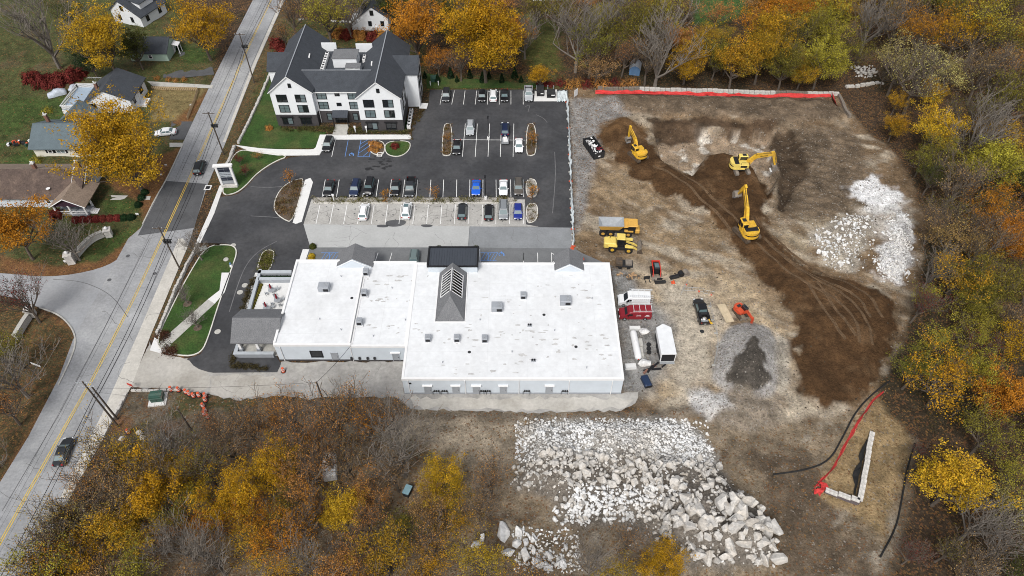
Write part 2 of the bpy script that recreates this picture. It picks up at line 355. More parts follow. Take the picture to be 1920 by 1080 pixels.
# everything that must stay level
PAVED = {}
PAVED['main_road'] = [(-74.6,260),(-74.6,160),(-74.1,130),(-73.8,118),(-74.0,103),(-75.4,100),(-76,75),(-75.1,67),(-75.2,56),(-76.2,46),(-77.5,20),(-66.5,20),(-64.6,46),(-63.4,56),(-62.6,64.5),(-63.0,76),(-63.0,98),(-64.4,116),(-64.5,131),(-65.4,164),(-65.4,260)]
PAVED['side_road'] = P2(smoothline([(-260,500),(0,511),(94,521),(189,505),(236,477),(268,420)],2))+P2([(300,430),(200,640)])+P2(smoothline([(132,676),(143,645),(138,618),(112,590),(74,577),(0,548),(-260,540)],2))
PAVED['dark_lot'] = P2(smoothline([(413,369),(444,366),(463,350),(485,325),(519,303),(552,293),(600,291)],1)+[(610,262),(772,262),(774,228),(803,200),(806,168),(1063,168),(1068,270),(1073,430),(1073,430),(575,430),(570,372)])
PAVED['drive'] = P2([(413,369),(580,369),(580,419),(583,464),(557,494),(500,640),(527,682),(520,698),(400,699),(371,694),(350,673),(376,664),(388,644),(413,561),(441,487),(446,474),(440,463),(427,457),(374,455)])
PAVED['front'] = P2([(575,425),(1075,425),(1092,470),(1150,500),(550,500)])
PAVED['service'] = P2([(238,735),(281,640),(299,664),(352,672),(372,694),(519,697),(527,678),(757,678),(757,735),(1164,738),(1196,735),(1192,756),(1165,770),(1000,774),(768,766),(740,745),(690,744),(570,748),(520,742),(440,750),(380,738),(330,728),(246,726)])
FLATS = list(PAVED.values()) + [P2([(390,355),(500,160),(520,140),(800,130),(1064,166),(1064,430),(370,460)]), P2([(300,665),(380,455),(450,455),(380,670)]), [(-50,60),(20,60),(20,95),(-50,95)]]
sdf = np.minimum.reduce([sdpoly(p, Xf, Yf) for p in FLATS])
flat = 1-sstep(.3, 4., sdf)                                   # 1 = level
def mk(poly, e=.6, amp=1.2, s=3., seed=1):
    sd_ = sdpoly(poly, Xf, Yf) if not isinstance(poly, np.ndarray) else poly
    return 1-sstep(-e, e, sd_+amp*2*fbm(Xf, Yf, s, seed))
insite = mk(SITE, 1., .6, 4, 2)
Hh = fbm(Xf, Yf, 9, 11)*1.1*(1-insite) + fbm(Xf, Yf, 3.2, 12)*.55*np.maximum(insite, mk(LOWER, 1, .5)) + fbm(Xf, Yf, 1.1, 13)*.22
pit = 1-sstep(-1.1, .3, sdpoly(PIT, Xf, Yf)+1.2*fbm(Xf, Yf, 4, 21)); Hh -= 3.0*pit
Hh += 1.3*(1-sstep(-2.6, 1.2, sdpoly(SPOIL, Xf, Yf)+1.5*fbm(Xf, Yf, 4, 22)))
Hh -= 1.3*(1-sstep(-1.4, .6, sdpoly(TRENCH, Xf, Yf)+.8*fbm(Xf, Yf, 2.5, 23)))
dk = sdpoly(DARK, Xf, Yf); Hh += (1-sstep(-3, .6, dk+1.2*fbm(Xf, Yf, 3, 24)))*(.8+1.6*fbm(Xf, Yf, 5, 27)+.5*np.abs(fbm(su_:=(Xf*.78-Yf*.62)*.35, Xf*.62+Yf*.78, 1.9, 28)))
gv = sdpoly(GRAV, Xf, Yf); Hh += 3.2*np.clip(-gv/6.0, 0, 1)**.85
rk = sdpoly(ROCK, Xf, Yf); Hh += 2.2*sstep(.8, -4, rk)*(.6+1.5*(fbm(Xf, Yf, 5, 25)+.3))
Hh += 1.6*sstep(.5, -4, sdpoly(ROCKBIG, Xf, Yf))
for q, s_ in ((LIMEC, 1.0), (LIMEB, 1.1), (SHALE, .9)): Hh += s_*sstep(.5, -3, sdpoly(q, Xf, Yf))
m_bank = sstep(.5, -1.0, sdpoly(BANK, Xf, Yf)); Hh += .5*m_bank*(.6+fbm(Xf, Yf, 3, 26))
for c in ((1150,250,3.2,1.2),(1170,232,3,1.0),(1350,300,4,1.0)):
    q = at(c[0], c[1]); Hh += c[3]*np.exp(-((Xf-q.x)**2+(Yf-q.y)**2)/(2*(c[2]/1.6)**2))
gr = 1-sstep(-2.5, .5, sdpoly(P2([(1462,245),(1600,250),(1640,330),(1600,395),(1540,420),(1490,400)]), Xf, Yf)); Hh += .22*gr*np.sin((Xf*.35+Yf*.94)*2*np.pi/2.3+9*fbm(Xf, Yf, 4, 46))*(.4+1.2*np.abs(fbm(Xf, Yf, 3, 49))*2)
Hh += .16*insite*np.abs(fbm((Xf*.78-Yf*.62)*.3, Xf*.62+Yf*.78, 1.8, 47))*2
Hh = Hh*(1-flat) - .05*flat
HG = Hh.reshape(XX.shape)
def gh(x, y):
    i = int(np.clip(np.searchsorted(GX, x)-1, 0, len(GX)-2)); j = int(np.clip(np.searchsorted(GY, y)-1, 0, len(GY)-2))
    fx = (x-GX[i])/(GX[i+1]-GX[i]); fy = (y-GY[j])/(GY[j+1]-GY[j])
    return float((HG[j,i]*(1-fx)+HG[j,i+1]*fx)*(1-fy)+(HG[j+1,i]*(1-fx)+HG[j+1,i+1]*fx)*fy)
def on(px, py, dz=0.0):
    p = at(px, py)
    for _ in range(3): p = at(px, py, gh(p.x, p.y))
    p.z += dz; return p

C = np.empty((Xf.size, 3)); C[:] = (.060, .042, .028)        # forest floor under fallen leaves
leaf = np.full(Xf.size, .38); peb = np.zeros(Xf.size)
def paint(m, col, lf=None, pb=None, jit=.0, seed=50):
    global C, leaf, peb
    c = np.array(col); cc = c[None, :]*(1+jit*2*fbm(Xf, Yf, 2.6, seed)[:, None])
    C = C*(1-m[:, None])+cc*m[:, None]
    if lf is not None: leaf = leaf*(1-m)+lf*m
    if pb is not None: peb = peb*(1-m)+pb*m
big = fbm(Xf, Yf, 14, 31); med = fbm(Xf, Yf, 5, 32); sm = fbm(Xf, Yf, 1.6, 33)
paint(sstep(-.02, .25, big), (.048, .040, .024), .22)
m = mk(LAWNLEFT, 2, 2, 8, 3); paint(m, (.074, .082, .030), .10, jit=.35)
paint(m*sstep(.06, .26, med)*.8, (.10, .082, .046), .25)
for p in LAWNGREEN: paint(mk(p, 1.5, 1.5, 3, 4), (.058, .088, .024), .05, jit=.25)
paint(mk(YARDDRY, .3, .3), (.21, .165, .075), .05, jit=.15)
for p in YARDLEAF: paint(mk(p, .7, .8, 2, 5), (.19, .095, .042), .6, jit=.3)
paint(mk(P2([(60,580),(140,620),(140,650),(110,710),(60,800),(0,900),(-200,1000),(-200,540)]), .5, .5), (.088, .070, .034), .45, jit=.3)
paint(mk(APTROUND, 1.2, 1, 3, 6), (.075, .082, .030), .3, jit=.3)
paint(mk(GREENTOP, 1.5, 2, 4, 7), (.085, .090, .026), .1, jit=.25); paint(mk(GREENLOT, 1.5, 1, 4, 7), (.06, .11, .03), .0, jit=.2)
for v in (VERGE, VERGE2): paint(mk(v, .4, .5, 2, 8), (.095, .078, .040), .35, jit=.3)
mc = mk(CORNER, 1, 1, 3, 9); paint(mc, (.155, .128, .092), .2, .1, jit=.35); paint(mc*sstep(.05, .2, med), (.082, .078, .036), .2); paint(mc*sstep(.10, .26, fbm(Xf, Yf, 4, 35)), (.17, .095, .055), .5)
FW = P2([(20,1010),(130,900),(300,850),(480,810),(700,810),(860,880),(940,1010),(1180,1060),(1180,1190),(-100,1190)]); paint(mk(FW, 2, 2, 5, 62), (.185, .142, .096), .28, .05, jit=.4)
ml = mk(LOWER, 1.5, 2, 5, 10); paint(ml, (.235, .185, .128), .12, .10, jit=.4); paint(ml*sstep(.05, .25, med), (.12, .092, .064), .25, .2); paint(ml*sstep(.10, .25, fbm(Xf, Yf, 2.6, 48)), (.32, .275, .215), .1, .2)
paint(mk(LITTERSITE, 2, 2, 4, 14), (.125, .095, .066), .15, .12, jit=.4)
ms = mk(SITE, .8, .8, 4, 2); paint(ms, (.195, .134, .080), .0, .12, jit=.5)
for q_, c_ in (([(1190,480),(1330,470),(1420,540),(1490,600),(1480,740),(1300,760),(1210,745),(1150,600)], (.43,.335,.222)), ([(1100,330),(1170,315),(1260,360),(1350,430),(1400,500),(1330,520),(1180,500),(1080,450)], (.275,.20,.122)), ([(1465,330),(1530,340),(1600,400),(1560,425),(1510,470),(1460,440),(1445,390)], (.36,.295,.205)), ([(1180,185),(1215,215),(1235,300),(1215,330),(1190,240)], (.30,.23,.15))):
    paint(ms*mk(P2(q_), 2.0, 3.0, 5, 60), c_, .0, .18, jit=.35)
paint(ms*sstep(.05, .25, med)*.55, (.35, .29, .215), .0, .2, jit=.3); paint(ms*sstep(.06, .25, fbm(Xf, Yf, 6, 36))*.7, (.145, .104, .068), .0, .2, jit=.4)
paint(ms*sstep(.06, .2, fbm(Xf*.5+Yf*.8, Yf*.5-Xf*.3, 3.2, 37)), (.40, .34, .26), .0, .2)
sv = (Xf*.62+Yf*.78); su = (Xf*.78-Yf*.62)                     # streaks dragged along the haul road
paint(ms*sstep(.04, .20, fbm(su*.4, sv*1.1, 2.4, 40))*.75, (.160, .108, .064), .0, .15, jit=.3)
paint(ms*sstep(.10, .24, fbm(su*.25, sv*1.0, 3.0, 44))*.7, (.42, .355, .27), .0, .15, jit=.2)
paint(mk(SPOIL, 1, 1.6, 3, 15), (.145, .108, .074), .0, .12, jit=.6)
paint(mk(GRAVEDGE, 1, 1.4, 3, 16), (.265, .255, .245), .15, .5, jit=.3)
paint(mk(SIDEYARD, 1.6, 1.6, 3, 17), (.25, .245, .235), .0, .2, jit=.25); paint(mk(CLAYTAN, 2.5, 2.4, 4, 18)*.92, (.49, .43, .345), .0, .06, jit=.12)
paint(mk(P2([(1460,240),(1600,240),(1640,330),(1600,400),(1540,420),(1480,400),(1450,330)]), 2, 2, 3, 19), (.140, .104, .070), .0, .25, jit=.6)
paint(mk(PIT, .8, 1.2, 3, 20), (.30, .225, .155), .0, .3, jit=.5); paint(mk(PIT, .8, 1, 3, 20)*sstep(.08, .2, fbm(Xf, Yf, 2.5, 38)), (.62, .57, .50), .0, .3)
paint(mk(PITWALL, .7, 2.2, 2.4, 21)*.9, (.068, .043, .026), .0, .0, jit=.7); paint(mk(TRENCH, .5, 1.0, 2, 22), (.072, .050, .032), .0, .1, jit=.6)  # soil colour darkened on pit wall and trench to carry their shade
md = mk(dk, .45, 2.4, 2.6, 23); paint(md, (.080, .0435, .0200), .0, .0, jit=.35); paint(md*sstep(.06, .25, fbm(Xf+Yf*.6, Yf-Xf*.6, 4, 39)), (.128, .076, .039), .0, .0, jit=.3)
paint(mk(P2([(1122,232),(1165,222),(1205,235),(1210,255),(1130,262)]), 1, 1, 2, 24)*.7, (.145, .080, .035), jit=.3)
paint(mk(gv, .5, .8, 2, 25), (.345, .33, .315), .0, .55, jit=.15); paint(mk(GRAVWET, .2, 1.6, 1.8, 26), (.082, .072, .061), .0, .15, jit=.2)
paint(mk(P2([(1452,620),(1480,640),(1480,720),(1460,745),(1455,690)]), .8, .7), (.38, .34, .28), .0, .4, jit=.2)
paint(mk(SHALE, 1, 1.2, 2, 27), (.26, .215, .165), .0, .5, jit=.4); paint(mk(P2([(1295,735),(1360,735),(1370,765),(1330,780),(1300,770)]), 1, 1.2, 2, 28), (.60, .58, .56), .0, .5)
paint(mk(rk, .8, 1.4, 2, 29), (.17, .15, .128), .0, .6, jit=.4); paint(mk(ROCKFINE, .8, 2.2, 2, 29), (.36, .345, .32), .0, .6, jit=.4)
paint(mk(P2([(560,756),(760,768),(980,788),(965,860),(880,890),(790,830),(650,792)]), 1.5, 2, 3, 63), (.315, .262, .195), .1, .1, jit=.3)
paint(m_bank*.9, (.17, .142, .11), .1, .1, jit=.3)
paint(mk(LIMEA, 1.0, 3.6, 2.4, 30)*.92, (.74, .74, .75), .0, .2, jit=.3); paint(mk(LIMEB, .8, 2.4, 2.2, 31)*.85, (.70, .70, .71), .0, .5, jit=.3); paint(mk(LIMEC, .8, 2.2, 2, 32)*.8, (.40, .36, .30), .0, .6, jit=.5)
paint(mk(P2([(1610,395),(1700,380),(1680,460),(1640,440)]), 1.5, 1.6, 2, 34)*.6, (.55, .52, .48), .0, .3)
paint(mk(STRAW, .8, .8, 2, 33), (.30, .215, .115), .08, .12, jit=.35)
C = np.clip(C*(1+.25*sm[:, None]), .012, .85)

nx, ny = len(GX), len(GY)
me = bpy.data.meshes.new('ground')
idx = np.arange(nx*ny).reshape(ny, nx)
quads = np.stack([idx[:-1,:-1], idx[:-1,1:], idx[1:,1:], idx[1:,:-1]], -1).reshape(-1, 4)
def np_mesh(me, V, Q):
    n = len(Q); k = Q.shape[1]
    me.vertices.add(len(V)); me.vertices.foreach_set('co', np.ascontiguousarray(V, np.float32).ravel())
    me.loops.add(n*k); me.loops.foreach_set('vertex_index', np.ascontiguousarray(Q, np.int32).ravel())
    me.polygons.add(n); me.polygons.foreach_set('loop_start', np.arange(0, n*k, k, dtype=np.int32))
    me.update(calc_edges=True); return me
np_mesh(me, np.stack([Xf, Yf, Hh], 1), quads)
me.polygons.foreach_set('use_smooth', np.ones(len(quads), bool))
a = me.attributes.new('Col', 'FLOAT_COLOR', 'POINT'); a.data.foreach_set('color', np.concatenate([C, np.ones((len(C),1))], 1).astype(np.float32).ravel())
a = me.attributes.new('Det', 'FLOAT_COLOR', 'POINT'); a.data.foreach_set('color', np.stack([leaf, peb, flat, np.ones_like(leaf)], 1).astype(np.float32).ravel())
def ground_mat():
    m = bpy.data.materials.new('soil_and_litter'); m.use_nodes = True; t = m.node_tree; N = t.nodes; L = t.links; b = N['Principled BSDF']
    b.inputs['Roughness'].default_value = .95; b.inputs['Specular IOR Level'].default_value = .15
    tc = N.new('ShaderNodeTexCoord'); ca = N.new('ShaderNodeAttribute'); ca.attribute_name = 'Col'; da = N.new('ShaderNodeAttribute'); da.attribute_name = 'Det'
    sp = N.new('ShaderNodeSeparateColor'); L.new(da.outputs['Color'], sp.inputs[0])
    def mul(a, lo, hi, sc, det=8):
        n = N.new('ShaderNodeTexNoise'); n.inputs['Scale'].default_value = sc; n.inputs['Detail'].default_value = det; n.inputs['Roughness'].default_value = .7
        L.new(tc.outputs['Object'], n.inputs['Vector']); r = N.new('ShaderNodeMapRange'); r.inputs[1].default_value = .3; r.inputs[2].default_value = .7; r.inputs[3].default_value = lo; r.inputs[4].default_value = hi
        L.new(n.outputs[0], r.inputs[0]); mx = N.new('ShaderNodeMix'); mx.data_type = 'RGBA'; mx.blend_type = 'MULTIPLY'; mx.inputs[0].default_value = 1
        L.new(a, mx.inputs[6]); L.new(r.outputs[0], mx.inputs[7]); return mx.outputs[2]
    c = mul(ca.outputs['Color'], .55, 1.45, .55); c = mul(c, .6, 1.4, 2.6)
    def speck(c, amount, sc, ramp, lim):
        v = N.new('ShaderNodeTexVoronoi'); v.inputs['Scale'].default_value = sc; L.new(tc.outputs['Object'], v.inputs['Vector'])
        s2 = N.new('ShaderNodeSeparateColor'); L.new(v.outputs['Color'], s2.inputs[0])
        mm = N.new('ShaderNodeMath'); mm.operation = 'MULTIPLY'; mm.inputs[1].default_value = lim; L.new(amount, mm.inputs[0])
        lt = N.new('ShaderNodeMath'); lt.operation = 'LESS_THAN'; L.new(s2.outputs[0], lt.inputs[0]); L.new(mm.outputs[0], lt.inputs[1])
        cr = N.new('ShaderNodeValToRGB'); e = cr.color_ramp.elements; e[0].color = (*ramp[0],1); e[1].color = (*ramp[-1],1)
        for i, q in enumerate(ramp[1:-1]): x = e.new((i+1)/(len(ramp)-1)); x.color = (*q,1)
        L.new(s2.outputs[1], cr.inputs[0]); f = N.new('ShaderNodeMath'); f.operation = 'MULTIPLY'; f.inputs[1].default_value = .8; L.new(lt.outputs[0], f.inputs[0])
        mx = N.new('ShaderNodeMix'); mx.data_type = 'RGBA'; L.new(f.outputs[0], mx.inputs[0]); L.new(c, mx.inputs[6]); L.new(cr.outputs[0], mx.inputs[7]); return mx.outputs[2]
    c = speck(c, sp.outputs[0], 4.2, [(.20,.095,.04),(.14,.07,.038),(.25,.14,.05),(.08,.052,.035)], .8)
    c = speck(c, sp.outputs[1], 4.6, [(.30,.27,.23),(.21,.18,.15),(.11,.088,.066),(.38,.355,.32)], .36)
    L.new(c, b.inputs['Base Color'])
    n = N.new('ShaderNodeTexNoise'); n.inputs['Scale'].default_value = 2.4; n.inputs['Detail'].default_value = 8; n.inputs['Roughness'].default_value = .75; L.new(tc.outputs['Object'], n.inputs['Vector'])
    bp = N.new('ShaderNodeBump'); bp.inputs['Strength'].default_value = 1.0; bp.inputs['Distance'].default_value = .42; L.new(n.outputs[0], bp.inputs['Height']); L.new(bp.outputs[0], b.inputs['Normal'])
    return m
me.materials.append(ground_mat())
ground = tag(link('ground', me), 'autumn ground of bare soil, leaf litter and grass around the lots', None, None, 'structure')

# ------------------------------------------------------------------ roads, lots, markings
def sheet(name, pts, z, m, label, parent=None, kind='structure'):
    o = MB().sheet(pts, z).build(name, m, parent)
    if parent is None: tag(o, label, None, None, kind)
    return o
road = sheet('main_road', PAVED['main_road'], .012, A['asphalt_road'], 'grey two-lane road running up the left of the lots')
sheet('side_road', PAVED['side_road'], .004, A['asphalt_side'], 'pale side road joining from the left')
sheet('asphalt_patch', [(-73.8,100.8),(-73.7,117.5),(-64.7,116.5),(-63.3,103)], .020, A['asphalt_patch'], '', road)
sheet('road_shoulder', [(-64.6,100),(-63.05,98),(-62.9,76),(-62.5,66),(-62.6,64),(-63.3,57),(-64.6,46),(-66,46),(-65.3,60),(-65.2,76),(-65.5,100)], .018, A['shoulder'], '', road)
sheet('road_edge', [(-65.2,131),(-64.6,131),(-65.5,164),(-65.6,240),(-66.6,240),(-66.3,164)], .018, A['shoulder'], '', road)
yl = [(-69.4,245),(-69.45,170),(-69.0,130),(-68.75,100),(-68.8,85),(-69.4,67),(-70.2,58),(-71.1,46),(-72.6,24)]
for d in (.16, -.16):
    mb = MB(); L_ = offset(yl, d+.06); R_ = offset(yl, d-.06)
    for i in range(len(yl)-1): mb.add([(*L_[i],.032),(*R_[i],.032),(*R_[i+1],.032),(*L_[i+1],.032)], [(0,1,2,3)])
    mb.build('centre_line', A['yellow_paint'], road)
def scar(lines, w, z, m, parent, name='tar_seam'):
    for ln in lines:
        mb = MB(); L_ = offset(ln, w/2); R_ = offset(ln, -w/2)
        for i in range(len(ln)-1): mb.add([(*L_[i],z),(*R_[i],z),(*R_[i+1],z),(*L_[i+1],z)], [(0,1,2,3)])
        mb.build(name, m, parent)
A['tar'] = mat('tar_seam', (.11,.11,.115), .8, .2, 2)
scar([[(-71.6,240),(-71.5,160),(-71.3,121)],[(-66.6,220),(-66.5,160),(-66.2,118)],[(-71.2,100),(-71.5,78),(-72.1,60),(-73.5,44)],smoothline(P2([(100,524),(150,527),(190,542),(215,560),(240,595)]),2),[(-66.4,98),(-66.6,76),(-67.6,58)]], .10, .034, A['tar'], road)
for q in ((205,525),(240,480),(290,513)):
    p = at(*q); MB().lathe([(.38,0),(.36,.012)], (p.x,p.y,.026), 14).build('manhole_cover', A['asphalt_patch'], road)

lot = sheet('parking_lot', PAVED['dark_lot'], .004, A['asphalt_new'], 'fresh black asphalt parking lot before the three-storey building')
drive = sheet('entrance_drive', PAVED['drive'], .010, A['asphalt_new'], 'black asphalt drive leading from the road past the patio')
old = sheet('old_parking_bay', P2([(584,374),(984,374),(986,421),(1010,425),(879,425),(569,421)]), .016, A['asphalt_old'], 'worn pale asphalt of the lower parking row')
sheet('lot_aisle', P2([(569,420.5),(881,424.5),(878,464),(582,464)]), .022, A['asphalt_aisle'], 'pale resurfaced aisle before the white building')
sheet('lot_aisle', P2([(880.5,424.5),(1072,427),(1074,466),(877.5,464)]), .022, A['asphalt_grey'], 'mid grey asphalt aisle beside the construction fence')
front = sheet('storefront_bay', P2([(582,463.5),(1074,463.5),(1092,475),(1150,500),(550,500),(558,494)]), .016, A['asphalt_front'], 'dark grey parking bay along the white building')
serv = sheet('service_yard', rough(PAVED['service'], .28), .003, A['service'], 'weathered grey service yard behind the white building')
sheet('concrete_apron', P2(smoothline([(240,733),(281,640),(299,664),(352,672),(366,690),(395,699),(392,735),(330,728),(246,726)],1)), .014, A['apron'], '', serv)
sheet('worn_patch', rough(P2(smoothline([(392,705),(520,702),(530,735),(440,748),(392,735)],1)), .4), .012, A['apron'], '', serv)
sheet('pale_slab', rough(P2([(768,745),(1160,746),(1188,748),(1172,764),(1080,768),(1000,770),(880,768),(775,763)]), .45), .010, A['apron'], '', serv)
for poly in ([(724,413),(760,412),(762,420),(745,426),(722,424)],[(708,421),(730,422),(726,427),(705,426)],[(786,421),(810,421),(812,425),(795,427)]):
    sheet('asphalt_patch', smoothline(P2(poly),2,True), .028, A['asphalt_patch'], '', old)
def stripe(a, b, m, parent, w=.11, z=.032):
    a = Vector(g2(*a)); b = Vector(g2(*b)); t = (b-a).normalized()*w/2; n = Vector((-t.y, t.x))
    MB().add([(*(a+n),z),(*(a-n),z),(*(b-n),z),(*(b+n),z)], [(0,1,2,3)]).build('parking_stripe', m, parent)
for x0, x1 in ((830,825),(852,847),(872,869),(894,891),(915,913.5),(937,936),(958,958),(981,981)): stripe((x0,170),(x1,196), A['white_paint'], lot)
for x0, x1 in ((872.5,867),(895,891),(918,915),(940,938),(963.5,962)): stripe((x0,232),(x1,294), A['white_paint'], lot)
stripe((849,262),(985,263), A['white_paint'], lot, .12, .036)
for x0, x1 in ((610,604),(636,631),(661,655),(685,680),(710,705),(734,730),(759,755),(783,780),(808,806),(832,830.5),(856.5,856),(881,880.5),(905.5,905.5),(930,930.5),(957,958),(981,982)): stripe((x0,337),(x1,369.5), A['white_paint'], lot)
for i in range(16):
    x = 600+25.4*i; stripe((x,384),(x-(960-x)*.021,420), A['white_paint'], old)
for x in (709,735,680,981-0): stripe((x,474),(x-(960-x)*.02,489), A['white_paint'], front)
for x in (981,1008,1034): stripe((x,474),(x+.5,492), A['white_paint'], front)
stripe((1034,474),(1048,484), A['white_paint'], front, .1, .036); stripe((1036,492),(1048,483), A['white_paint'], front, .1, .036)
stripe((629,262),(622,294), A['white_paint'], lot); stripe((653,262),(647,294), A['blue_paint'], lot)
for a_, b_ in (((677,262),(671,294)),((697,262),(693,294)),((671,294),(693,294)),((676,270),(690,262)),((674,279),(696,264)),((672,288),(695,272)),((680,294),(694,282))): stripe(a_, b_, A['blue_paint'], lot, .12, .036)
def hatch(x0, x1, y0, y1):
    n = 5
    for i in range(n):
        xa = x0+(x1-x0)*i/n; stripe((xa,y1),(xa+(x1-x0)/n*1.4,y0), A['blue_paint'], front, .1, .036)
    stripe((x0,y0),(x1+3,y0), A['blue_paint'], front, .1, .040); stripe((x0,y1),(x1,y1), A['blue_paint'], front, .1, .040); stripe(((x0+x1)/2,y0),((x0+x1)/2,y1), A['blue_paint'], front, .1, .044)
hatch(602,634,474,488); hatch(901,931,474,489)
def wheelchair(px, py, parent):
    c = at(px, py); mb = MB(); n = 14; z = .034
    for i in range(n-3):
        t0 = 2*math.pi*i/n-.6; t1 = 2*math.pi*(i+1)/n-.6
        mb.add([(c.x+.55*math.cos(t0),c.y+.55*math.sin(t0),z),(c.x+.55*math.cos(t1),c.y+.55*math.sin(t1),z),(c.x+.4*math.cos(t1),c.y+.4*math.sin(t1),z),(c.x+.4*math.cos(t0),c.y+.4*math.sin(t0),z)], [(0,1,2,3)])
    mb.box(c.x-.08,c.x+.08,c.y,c.y+.75,z-.004,z+.002); mb.box(c.x-.08,c.x+.5,c.y+.05,c.y+.2,z-.004,z+.002); mb.box(c.x+.38,c.x+.6,c.y-.45,c.y+.05,z-.004,z+.002)
    mb.build('wheelchair_symbol', A['blue_paint'], parent)
wheelchair(659, 290, lot); wheelchair(643, 476, front); wheelchair(940, 477, front)
A['scuff'] = mat('tyre_scuff', (.14,.14,.145), .85, .3, .8)
scar([smoothline(P2(l),2) for l in ([(430,585),(447,530),(462,495),(485,470),(520,452)],[(470,350),(500,352),(528,350)],[(470,405),(510,407),(525,409)],[(1040,285),(1042,330),(1036,400)],[(985,200),(994,196),(990,210)],[(1005,215),(1020,222),(1026,230)])], .16, .030, A['scuff'], lot, 'tyre_scuff')
def blots(parent, polys, n, m, r0, r1, z, name, seed, asp=1.0):
    rr = random.Random(seed); mb = MB()
    for poly in polys:
        xs_ = [p[0] for p in poly]; ys_ = [p[1] for p in poly]
        for _ in range(n):
            x = rr.uniform(min(xs_),max(xs_)); y = rr.uniform(min(ys_),max(ys_)); a = rr.uniform(r0,r1); k = 10
            p = [(x+a*asp*rr.uniform(.6,1.1)*math.cos(6.283*i/k), y+a*rr.uniform(.6,1.1)*math.sin(6.283*i/k), z+rr.uniform(0,.001)) for i in range(k)]; mb.add(p, [tuple(range(k))])
    mb.build(name, m, parent)['kind'] = 'stuff'
blots(lot, [P2([(608,340),(980,340),(980,366),(608,366)]), P2([(830,172),(1000,172),(1000,194),(830,194)])], 34, A['oil'], .06, .26, .007, 'oil_stain', 1)
blots(lot, [P2([(690,294),(735,294),(735,318),(690,318)])], 40, A['oil'], .08, .4, .008, 'oil_stain', 2, 1.6)
blots(old, [P2([(600,386),(980,386),(980,418),(585,418)])], 60, A['asphalt_patch'], .04, .22, .019, 'oil_stain', 3)
def cracks(parent, poly, n, z, w, seed, L=6):
    rr = random.Random(seed); mb = MB(); xs_ = [p[0] for p in poly]; ys_ = [p[1] for p in poly]
    for _ in range(n):
        p = Vector((rr.uniform(min(xs_),max(xs_)), rr.uniform(min(ys_),max(ys_)))); a = rr.choice((0,1.57,3.14,4.71))+rr.gauss(0,.3)
        for _s in range(int(rr.uniform(.5,1)*L/.5)):
            q = p+Vector((math.cos(a),math.sin(a)))*.5; nn = Vector((-math.sin(a),math.cos(a)))*w*rr.uniform(.3,.6); mb.add([(*(p-nn),z),(*(q-nn),z),(*(q+nn),z),(*(p+nn),z)], [(0,1,2,3)]); p = q; a += rr.gauss(0,.35)
    mb.build('crack', A['crack'], parent)['kind'] = 'stuff'
cracks(old, P2([(590,386),(975,386),(975,416),(590,416)]), 34, .0185, .07, 5); cracks(old, P2([(590,424),(1060,428),(1060,460),(590,460)]), 16, .0235, .035, 6, 7)
cracks(road, [(-74,45),(-64,45),(-64,235),(-74,235)], 46, .0215, .06, 7, 8); cracks(serv, P2([(390,705),(750,700),(750,740),(390,740)]), 9, .0155, .035, 8)
for q in ((459,535),(450,548),(408,622),(437,460)):
    p = at(*q); MB().lathe([(.55,0),(.53,.014)], (p.x,p.y,.022), 16).build('manhole_cover', A['concrete_old'], drive)

def raised(name, pts, h, m, label, kerb=True, kw=.16, close=True, kh=.05):
    """a lawn or bed sheet with its own kerb ring"""
    mb = MB(); mb.prism(pts, -.02, h); o = mb.build(name, m); tag(o, label, None, None, 'structure')
    if kerb: MB().strip(pts+([pts[0], pts[1]] if close else []), kw, -.02, h+kh).build('kerb', A['kerb'], o)
    return o
lawn_corner = raised('lawn', P2(smoothline([(388,461),(427,459),(440,463),(444,472),(441,487),(413,561),(388,642),(376,662),(350,669),(305,660),(292,640),(330,560),(360,505)],2,True)), .08, A['lawn'], 'green corner lawn between the road and the entrance drive', kw=.2)
lawn_sign = raised('lawn', P2(smoothline([(415,366),(440,364),(460,350),(482,325),(515,303),(545,292),(480,286),(450,280),(432,300),(424,335)],2,True)), .08, A['lawn'], 'green lawn behind the tall sign by the drive', kw=.2)
lawn_apt = raised('lawn', P2([(448,272),(505,130),(520,135),(528,240),(612,248),(592,278),(520,279),(480,278)]), .08, A['lawn'], 'green lawn wrapping the left corner of the three-storey building', False)
raised('lawn', P2([(800,138),(800,166),(1030,164),(1030,155),(985,158),(930,150),(860,148)]), .08, A['lawn'], 'narrow green lawn behind the far parking row', False)
raised('lawn', P2(smoothline([(722,266),(768,264),(770,278),(758,291),(740,295),(722,288)],2,True)), .10, A['lawn'], 'small round lawn island before the three-storey building')
raised('planting_bed', P2(smoothline([(694,264),(721,265),(721,288),(712,292),(697,288),(692,278)],2,True)), .10, A['mulch'], 'mulch bed of russet shrubs before the three-storey building')
raised('planting_bed', P2(smoothline([(541,343),(560,336),(572,336),(549,418),(532,412),(515,398),(514,380),(524,358)],2,True)), .10, A['mulch'], 'rounded planting bed at the drive with brown shrubs')
isl = [([(838,232),(847,234),(848,290),(836,293),(828,290),(832,236)], 'mulch island left of the middle parking rows'), ([(988,232),(1004,232),(1006,288),(996,293),(986,290)], 'mulch island right of the middle parking rows'), ([(986,340),(996,335),(1006,340),(1008,370),(987,370)], 'upper mulch island at the right end of the parking rows'), ([(987,382),(1008,382),(1008,410),(998,418),(987,418)], 'lower mulch island at the right end of the parking rows')]
ISL = []
for p, l in isl: q = P2(smoothline(p,2,True)); ISL.append(q); raised('planting_island', q, .12, A['gravelbed'] if 'end' in l else A['mulch'], l)
strip_bed = P2([(588,371),(986-24,371),(966,381),(588,381)]); raised('planting_strip', strip_bed, .10, A['gravelbed'], 'long planted strip between the two parking rows')
